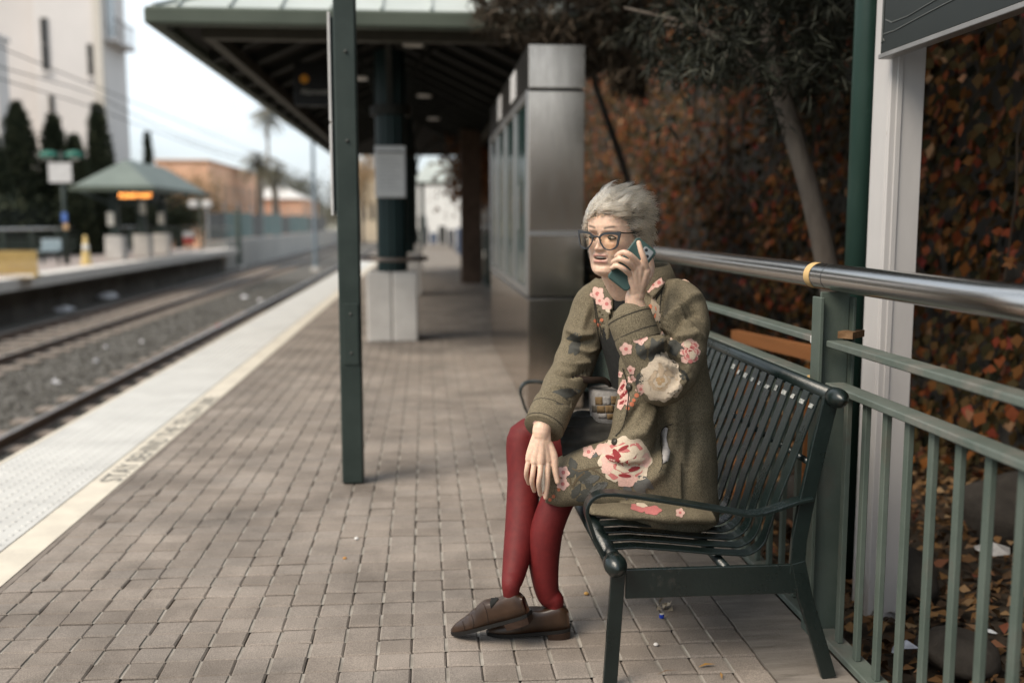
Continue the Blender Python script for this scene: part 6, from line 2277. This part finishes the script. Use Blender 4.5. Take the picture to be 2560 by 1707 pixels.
lay([blob(1626, 768, 5, .8, 1.3, 10), blob(1638, 790, 3.5, .6, 1.8, 15), blob(1640, 772, 2.5, .6, 2.2, -15)], .007, 'petal_motif', T_co, COAT, .001, 3)
# far sleeve leaves
lay_each([leafshape(1455, 840, 40, 10, 170), leafshape(1450, 850, 46, 12, 130), leafshape(1445, 865, 26, 8, 110), leafshape(1440, 985, 60, 11, 185), leafshape(1420, 1000, 40, 8, 170), leafshape(1405, 985, 50, 9, 350)], .0022, 'leaf_motif', T_gr, COAT, .001, 5)
for u, v in ((1362, 1036), (1393, 1048), (1396, 1060), (1376, 1052), (1402, 1078)):
    lay([blob(u, v, 4)], .0035, 'bud_motif', T_co, COAT, .001, 3)
blossom(1332, 1050, 8)
# ---- shoes
M_leather = mat('brown leather', (.026, .013, .007), (.046, .024, .013), rough=.32, scale=14, rvar=.12, bump=.03, bscale=160, spec=.5)
M_sole = mat('black sole', (.012, .011, .010), rough=.6)
M_heel = mat('stacked heel', (.030, .017, .011), (.045, .026, .018), rough=.5, scale=200, stretch=(.1, .1, 1))


def shoe(heel, toe, side_sign, label):
    ax = toe - heel
    ln = np.linalg.norm(ax)
    ax /= ln
    sd_ = np.cross(ax, [0, 0, 1])
    sd_ /= np.linalg.norm(sd_)
    up = np.cross(sd_, ax)
    up = up if up[2] > 0 else -up
    sk = [0, .03, .10, .20, .32, .42, .50, .58, .68, .78, .88, .95, 1.0]
    wk_ = [.015, .023, .0290, .031, .0315, .0315, .0325, .0340, .0350, .0325, .0255, .0170, .007]
    hk = [.050, .066, .074, .070, .064, .068, .071, .060, .047, .038, .029, .022, .012]
    ss = np.linspace(0, 1, 34)
    ww = np.interp(ss, sk, wk_)
    hh = np.interp(ss, sk, hk)
    for _ in range(2):
        ww[1:-1] = (ww[:-2] + 2 * ww[1:-1] + ww[2:]) / 4
        hh[1:-1] = (hh[:-2] + 2 * hh[1:-1] + hh[2:]) / 4
    n_ = 22
    vs, fs = [], []
    for s_, w_, h_ in zip(ss, ww, hh):
        c = heel + ax * ln * s_
        for j in range(n_):
            if j < 16:
                th = math.pi * j / 15
                bx = float(np.interp(s_, [.40, .60], [.30, .8]))
                x, y = w_ * math.copysign(abs(math.cos(th)) ** bx, math.cos(th)), h_ * math.sin(th) ** (.55 + .3 * (bx - .3) / .5)
            else:
                t_ = (j - 15) / 7
                x, y = -w_ + 2 * w_ * t_, 0
            y += .0028 * math.exp(-((s_ - .66) / .02) ** 2) * (y > .02) - .003 * math.exp(-((s_ - .70) / .012) ** 2) * (y > .02) - .0025 * math.exp(-((s_ - .61) / .010) ** 2) * (y > .02) - .002 * math.exp(-((s_ - .78) / .010) ** 2) * (y > .02)
            vs.append(c + sd_ * x + up * y)
    m_ = len(ss)
    for i in range(m_ - 1):
        for j in range(n_):
            fs.append((i * n_ + j, i * n_ + (j + 1) % n_, (i + 1) * n_ + (j + 1) % n_, (i + 1) * n_ + j))
    fs.append(tuple(range(n_)))
    fs.append(tuple(reversed([(m_ - 1) * n_ + j for j in range(n_)])))
    up_mb = MB().raw(vs, fs)
    o = up_mb.build('shoe', M_leather, PER, smooth=True)
    # sole
    vs, fs = [], []
    out = [(s_, w_ + .0035) for s_, w_ in zip(ss, ww)]
    loop = [(heel + ax * (ln * s_ + (-.004 if i == 0 else .005 if i == len(ss) - 1 else 0)) + sd_ * w_) for i, (s_, w_) in enumerate(out)] + [(heel + ax * (ln * s_) - sd_ * w_) for s_, w_ in reversed(out)]
    k = len(loop)
    vs = [p + up * .004 for p in loop] + [p - up * .006 for p in loop]
    fs = [tuple(range(k)), tuple(reversed(range(k, 2 * k)))] + [(j, k + j, k + (j + 1) % k, (j + 1) % k) for j in range(k)]
    MB().raw(vs, fs).build('sole', M_sole, o)
    ho = [(s_, w_ + .002) for s_, w_ in out if s_ < .29]
    loop = [(heel + ax * (ln * s_) + sd_ * w_) for s_, w_ in ho] + [(heel + ax * (ln * s_) - sd_ * w_) for s_, w_ in reversed(ho)]
    k = len(loop)
    cen = sum(loop) / k
    vs = [p - up * .0065 for p in loop] + [cen + (p - cen) * .94 - up * .026 for p in loop]
    fs = [tuple(range(k)), tuple(reversed(range(k, 2 * k)))] + [(j, k + j, k + (j + 1) % k, (j + 1) % k) for j in range(k)]
    MB().raw(vs, fs).build('heel', M_heel, o)
    bv = BVHTree.FromPolygons([Vector(v) for v in up_mb.v], up_mb.f)
    return o, bv


SHR, bvR = shoe(heelR, toeR, 1, 'r')
SHL, bvL = shoe(heelL, toeL, 1, 'l')
M_elas = mat('black elastic', (.012, .012, .011), rough=.95)
lay([[(1235, 1474), (1257, 1482), (1245, 1500), (1228, 1520), (1225, 1508), (1229, 1490)]], .0012, 'elastic_gusset', M_elas, SHR, .001, 4, bvR)
for pth in ([(1200, 1496), (1212, 1515), (1219, 1540), (1221, 1566)], [(1178, 1535), (1183, 1550), (1184, 1568)], [(1156, 1552), (1160, 1564), (1162, 1574)]):
    lay([stroke(pth, 1.4)], .0008, 'crease', mat('crease dark', (.022, .013, .009), rough=.7), SHR, .0006, 4, bvR)
for pth in ([(1290, 1530), (1300, 1550), (1305, 1575)], [(1262, 1540), (1270, 1556), (1272, 1575)]):
    lay([stroke(pth, 1.4)], .0008, 'crease', mat('crease dark', None), SHL, .0006, 4, bvL)

# ---- hair
scalp_phi = [0, 30, 50, 66, 80, 95, 115, 180]
scalp_z = [.064, .060, .048, .018, -.012, -.040, -.062, -.080]
scalp_zr = [.062, .052, .034, .006, -.020, -.042, -.062, -.080]
hl = np.array(hp)
phi = np.degrees(np.abs(np.arctan2(hl[:, 0], hl[:, 1])))
thr = np.where(hl[:, 0] < 0, np.interp(phi, scalp_phi, scalp_zr), np.interp(phi, scalp_phi, scalp_z))
hz_ = hl[:, 2]
mask = hz_ > thr
# close cap of hair under the strands
nphh, nzh = 220, 230
grid = np.arange(nphh * nzh).reshape(nzh, nphh)
mg = mask.reshape(nzh, nphh)
nrm_h = hl / np.array([.074, .095, .116]) ** 2
nrm_h /= np.linalg.norm(nrm_h, axis=1, keepdims=True)
edge = np.clip((hz_ - thr) / .03, 0, 1)
capv = hl + nrm_h * (.001 + .010 * edge)[:, None]
fs = []
for i in range(0, nzh - 2, 2):
    for j in range(0, nphh, 2):
        j2 = (j + 2) % nphh
        q4 = (grid[i, j], grid[i, j2], grid[i + 2, j2], grid[i + 2, j]) if i + 2 < nzh else None
        if q4 and all(mask[k] for k in q4):
            fs.append(q4)
used = sorted({i for f in fs for i in f})
mpi = {i: k for k, i in enumerate(used)}
me = bpy.data.meshes.new('hair_cap')
me.from_pydata([tuple(hw_(capv[i])) for i in used], [], [tuple(mpi[i] for i in f) for f in fs])
M_haircap = mat('hair base', (.12, .10, .078), (.19, .16, .125), rough=.7, scale=60, stretch=(1, 1, 3))
finish('hair_cap', me, M_haircap, PER, smooth=True)
cand = np.where(mask)[0]
# even spread over the scalp rather than over the grid
wgt = np.sqrt(hl[cand, 0] ** 2 + hl[cand, 1] ** 2) + .004
wgt /= wgt.sum()


def flow(p):
    x, y, z = p
    top = np.clip((z - .035) / .05, 0, 1)
    frt = np.clip((y - .01) / .06, 0, 1)
    lft = np.clip((x - .01) / .05, 0, 1)
    rgt = np.clip((-x - .02) / .05, 0, 1)
    nap = np.clip((-z - .0) / .05, 0, 1)
    v = np.array([0.10, -.75, .02]) * (.3 + top)
    v = v + np.array([.40, -.25, .16]) * top * frt
    v = v + np.array([.10, -.95, -.10]) * lft * (1 - top)
    v = v + np.array([-.12, -.45, -.55]) * rgt * (1 - .6 * top)
    v = v + np.array([0, -.35, -.8]) * nap
    return v / np.linalg.norm(v)


NC, PERC, NP = 520, 24, 9
pos, rad_, tone, sizes = [], [], [], []
roots_i = rng.choice(cand, NC, p=wgt)


def strand(root, nrm, d0, ln, lift, grav, wav, lay_):
    p = root + nrm * .002
    d = nrm * lift + d0
    d = d / np.linalg.norm(d)
    pts = [p.copy()]
    st = ln / (NP - 1)
    for k in range(NP - 1):
        d = d + flow(p) * .30 + np.array([0, 0, -grav]) * (k / NP) + wav * math.sin(k * .9) * .22
        d /= np.linalg.norm(d)
        p = p + d * st
        q = p / np.array([.079, .101, .121])
        l_ = np.linalg.norm(q)
        if l_ < lay_:
            p = p * (lay_ / l_)
        pts.append(p.copy())
    return np.array(pts)


for ci in roots_i:
    r0 = hl[ci]
    n0 = nrm_h[ci]
    topness = np.clip((r0[2] - .03) / .06, 0, 1)
    frontness = np.clip((r0[1] - .02) / .05, 0, 1)
    ln0 = (.048 + .030 * topness) * rng.uniform(.8, 1.2)
    if r0[0] < -.02 and r0[2] < .05:
        ln0 *= .62
    crown = np.clip((r0[2] - .07) / .03, 0, 1) * np.clip((.03 - r0[1]) / .04, 0, 1)
    lift0 = .24 + .36 * topness + 0.25 * crown * rng.random() ** 1.5
    grav0 = .25 * (1 - topness) + .08 - .10 * crown
    wav0 = rng.normal(size=3) * .6
    d0 = flow(r0) + rng.normal(size=3) * .34
    fringe = (r0[2] - np.interp(np.degrees(abs(math.atan2(r0[0], r0[1]))), scalp_phi, scalp_z) < .014) and r0[1] > .03
    if fringe and rng.random() < .55:
        d0 = np.array([.75, .10, .10]) + rng.normal(size=3) * .15
        grav0 = .35
        ln0 *= .85
    cs = strand(r0, n0, d0, ln0, lift0, grav0, wav0, rng.uniform(1.03, 1.10) + .01 * topness + .05 * float(np.clip(-r0[0] / .06, 0, 1)))
    tn = rng.random()
    for s_ in range(PERC):
        off = rng.normal(size=3) * .0075
        off -= n0 * (off @ n0)
        conv = np.linspace(1, rng.uniform(.30, .75), NP)[:, None]
        l_ = rng.uniform(.85, 1.12)
        pts = r0 + (cs - r0) * l_ + off * conv + np.cumsum(rng.normal(size=(NP, 3)) * .0007, 0)
        pos.append(hw_(pts))
        rad_.append(np.linspace(.00070, .00025, NP))
        tone.append(np.clip(tn * .60 + .25 * rng.random() + .15 + 1.3 * (r0[2] - .045) + .9 * min(0, r0[1]), 0, 1))
        sizes.append(NP)
hc = bpy.data.hair_curves.new('hair')
hc.add_curves(sizes)
P_ = np.concatenate(pos).astype(np.float32)
og = HC.astype(np.float32)
hc.attributes['position'].data.foreach_set('vector', (P_ - og).ravel())
ra_ = hc.attributes.get('radius') or hc.attributes.new('radius', 'FLOAT', 'POINT')
ra_.data.foreach_set('value', np.concatenate(rad_).astype(np.float32))
ta_ = hc.attributes.new('tone', 'FLOAT', 'CURVE')
ta_.data.foreach_set('value', np.array(tone, np.float32))
hm = bpy.data.materials.new('silver hair')
hm.use_nodes = True
t_ = hm.node_tree
t_.nodes.clear()
hb = t_.nodes.new('ShaderNodeBsdfHairPrincipled')
hb.parametrization = 'COLOR'
hb.inputs['Roughness'].default_value = .32
hb.inputs['Radial Roughness'].default_value = .45
ha = t_.nodes.new('ShaderNodeAttribute')
ha.attribute_name = 'tone'
hr = t_.nodes.new('ShaderNodeValToRGB')
hr.color_ramp.elements[0].color = (.10, .068, .042, 1)
hr.color_ramp.elements[0].position = .1
hr.color_ramp.elements[1].color = (.64, .51, .37, 1)
hr.color_ramp.elements[1].position = .85
hq = t_.nodes.new('ShaderNodeOutputMaterial')
t_.links.new(ha.outputs['Fac'], hr.inputs['Fac'])
t_.links.new(hr.outputs['Color'], hb.inputs['Color'])
t_.links.new(hb.outputs[0], hq.inputs['Surface'])
hc.materials.append(hm)
ho = bpy.data.objects.new('hair', hc)
COL.objects.link(ho)
ho.parent = PER
ho.location = Vector(HC) - WL[PER.name]
WL['hair'] = Vector(HC)

# ---- spectacles
M_spec = mat('slate spectacle frame', (.030, .034, .039), (.048, .053, .060), rough=.5, scale=400)
outl = np.array([1.10, 1.06]) * np.array([(.0085, .003), (.012, .0105), (.022, .0165), (.036, .0185), (.051, .0190), (.0640, .0195), (.0635, .010), (.0608, -.004), (.0580, -.0175), (.0500, -.0268), (.0350, -.0300), (.0225, -.0255), (.0135, -.0135), (.0095, -.004)])
inl = np.array([1.10, 1.06]) * np.array([(.0125, .0015), (.0155, .0065), (.0240, .0105), (.0360, .0120), (.0500, .0118), (.0570, .0095), (.0575, .004), (.0555, -.006), (.0540, -.0160), (.0470, -.0240), (.0350, -.0272), (.0240, -.0230), (.0160, -.0125), (.0125, -.0045)])


def fy(x):
    return .1025 - 3.1 * x * x


def closed_cat(p, n=4):
    m_ = len(p)
    out = []
    for i in range(m_):
        p0, p1, p2, p3 = p[(i - 1) % m_], p[i], p[(i + 1) % m_], p[(i + 2) % m_]
        for k in range(n):
            t_ = k / n
            out.append(.5 * ((2 * p1) + (-p0 + p2) * t_ + (2 * p0 - 5 * p1 + 4 * p2 - p3) * t_ ** 2 + (-p0 + 3 * p1 - 3 * p2 + p3) * t_ ** 3))
    return np.array(out)


oo, ii_ = closed_cat(outl), closed_cat(inl)
SPEC = None
lensm = bpy.data.materials.new('amber lens')
lensm.use_nodes = True
t_ = lensm.node_tree
t_.nodes.clear()
tr = t_.nodes.new('ShaderNodeBsdfTransparent')
tr.inputs['Color'].default_value = (.98, .90, .78, 1)
gl = t_.nodes.new('ShaderNodeBsdfGlossy')
gl.inputs['Roughness'].default_value = .04
fr = t_.nodes.new('ShaderNodeFresnel')
fr.inputs['IOR'].default_value = 1.55
mxs = t_.nodes.new('ShaderNodeMixShader')
ou = t_.nodes.new('ShaderNodeOutputMaterial')
t_.links.new(fr.outputs[0], mxs.inputs[0])
t_.links.new(tr.outputs[0], mxs.inputs[1])
t_.links.new(gl.outputs[0], mxs.inputs[2])
t_.links.new(mxs.outputs[0], ou.inputs['Surface'])
b = MB()
for sx in (-1, 1):
    k = len(oo)
    vs = []
    for arr in (oo, ii_):
        for dy in (.0018, -.0018):
            for x, z in arr:
                vs.append(hw_((sx * x, fy(x) + dy, z - .001)))
    fs = []
    for j in range(k):
        jn = (j + 1) % k
        fs += [(j, jn, 2 * k + jn, 2 * k + j), (k + jn, k + j, 3 * k + j, 3 * k + jn), (jn, j, k + j, k + jn), (2 * k + j, 2 * k + jn, 3 * k + jn, 3 * k + j)]
    b.raw(vs, fs)
SPEC = b.build('spectacles', M_spec, PER)
for sx in (-1, 1):
    vs = [hw_((sx * x, fy(x) - .0002, z - .001)) for x, z in ii_]
    MB().raw(vs, [tuple(range(len(vs)))]).build('lens', lensm, SPEC)
    pts = [hw_((sx * .0715, fy(.0715) - .001, .0165)), hw_((sx * .0755, .072, .0150)), hw_((sx * .0765, .045, .0140)), hw_((sx * .0775, .010, .0125)), hw_((sx * .0765, -.012, .004)), hw_((sx * .0755, -.022, -.012))]
    MB().tube([tuple(p) for p in catmull(pts, 4)], .0019, 8).build('temple_arm', mat('black temple', (.012, .011, .012), rough=.3), SPEC, smooth=True)
    MB().ball(tuple(hw_((sx * .0105, .0945, -.006))), .0030, 8, 6).build('nose_pad', mat('clear pad', (.5, .38, .26), rough=.2), SPEC, smooth=True)
pts = [hw_((x, .1030 + .002 * (1 - (x / .011) ** 2), .0015 + .004 * (1 - (x / .011) ** 2))) for x in np.linspace(-.011, .011, 7)]
MB().tube([tuple(p) for p in pts], .0024, 8).build('bridge', M_spec, SPEC, smooth=True)

# ---- telephone in the left hand
c0 = at(1580, 661, 2.678)
lv = at(1617, 613, 2.692) - at(1546, 707, 2.668)
lv /= np.linalg.norm(lv)
wv = at(1563, 735, 2.672) - at(1529, 679, 2.682)
wv -= lv * (wv @ lv)
wv /= np.linalg.norm(wv)
nv = np.cross(lv, wv)
nv = nv if nv[1] < 0 else -nv
PH = thing('telephone', tuple(c0 - np.array([0, 0, .07])), 'mobile telephone in a teal green case held to the ear', 'telephone')


def rrect(hx, hy, r, n=6):
    out = []
    for cx_, cy_, a0 in ((hx - r, hy - r, 0), (-hx + r, hy - r, 90), (-hx + r, -hy + r, 180), (hx - r, -hy + r, 270)):
        for k in range(n + 1):
            a = R(a0 + 90 * k / n)
            out.append((cx_ + r * math.cos(a), cy_ + r * math.sin(a)))
    return out


def slab(hx, hy, r, z0, z1, bev, name, m, par, ox=0, oy=0):
    lv_ = []
    for z, ins in ((z0, bev), (z0 + bev, 0), (z1 - bev, 0), (z1, bev)):
        lv_.append([c0 + lv * (oy + y) + wv * (ox + x) + nv * z for x, y in rrect(hx - ins, hy - ins, max(.001, r - ins))])
    k = len(lv_[0])
    vs = sum(lv_, [])
    fs = [tuple(reversed(range(k))), tuple(3 * k + j for j in range(k))]
    for i in range(3):
        fs += [(i * k + j, i * k + (j + 1) % k, (i + 1) * k + (j + 1) % k, (i + 1) * k + j) for j in range(k)]
    return MB().raw(vs, fs).build(name, m, par)


M_case = mat('teal case', (.036, .072, .067), (.046, .087, .080), rough=.45, scale=30)
slab(.0345, .0705, .010, -.0055, .0055, .0025, 'case', M_case, PH)
slab(.0318, .0678, .008, -.0066, -.0057, .0003, 'screen', mat('black glass', (.01, .01, .01), rough=.05), PH)
slab(.0150, .0150, .005, .0056, .0075, .0008, 'camera_island', mat('camera alloy', (.30, .31, .31), rough=.3, metal=.5), PH, ox=.013, oy=.048)
for dx, dy in ((.007, .054), (.019, .042)):
    slab(.0045, .0045, .0044, .0076, .0086, .0003, 'camera_lens', mat('black glass', None), PH, ox=dx, oy=dy)

# ---- bag on the arm, behind the coat front
BG = thing('handbag', tuple(at(1515, 1062, 2.95)), 'grey and ochre patchwork bag hanging from the arm', 'handbag')
M_bg = [mat('bag grey wool', (.22, .21, .20), (.28, .265, .25), rough=.95, scale=90, bump=.3), mat('bag ochre wool', (.115, .075, .036), (.16, .105, .052), rough=.95, scale=90), mat('bag dark wool', (.085, .075, .06), rough=.95)]
bc0, bc1 = at(1521, 968, 2.96), at(1522, 1062, 2.96)
b = MB()
rw = V3((1, 0, 0))
rd = V3((0, 1, 0))
lev = [(0, .058, .050), (.06, .060, .052), (.12, .061, .054), (.5, .060, .056), (.85, .055, .050), (1, .042, .038)]
vs, fs, mi = [], [], []
ns = 28
for q, a_, d_ in lev:
    c = bc0 + (bc1 - bc0) * q
    for j in range(ns):
        th = 2 * math.pi * j / ns
        vs.append(c + rw * a_ * math.cos(th) + rd * d_ * math.sin(th))
for i in range(len(lev) - 1):
    for j in range(ns):
        fs.append((i * ns + j, i * ns + (j + 1) % ns, (i + 1) * ns + (j + 1) % ns, (i + 1) * ns + j))
fs.append(tuple(range(ns)))
fs.append(tuple(reversed([(len(lev) - 1) * ns + j for j in range(ns)])))
BB = b.raw(vs, fs).build('bag_body', M_bg[0], BG, smooth=True)
bvB = BVHTree.FromPolygons([Vector(v) for v in vs], fs)
for k, (u0, u1, v0, v1, mm) in enumerate(((1488, 1506, 992, 1012, 1), (1507, 1526, 990, 1012, 0), (1492, 1512, 1014, 1032, 1), (1513, 1534, 1013, 1032, 1), (1496, 1516, 1034, 1046, 0), (1517, 1538, 1034, 1048, 1), (1527, 1546, 990, 1011, 1), (1480, 1491, 1014, 1030, 2))):
    lay([[(u0, v0), (u1, v0), (u1 + 1, v1), (u0 + 1, v1)]], .0008, 'patch', M_bg[mm], BG, .0006, 6, bvB)
spts = [at(1378, 955, 2.985), at(1392, 944, 2.935), at(1430, 945, 2.925), at(1475, 950, 2.93), at(1505, 950, 2.95), at(1522, 958, 2.96), at(1530, 975, 2.97)]
MB().ribbon([tuple(p) for p in catmull(spts, 5)], .020, .004, (0, .35, 1)).build('strap', mat('dark strap leather', (.018, .012, .009), (.03, .02, .015), rough=.5, scale=30), BG, smooth=True)
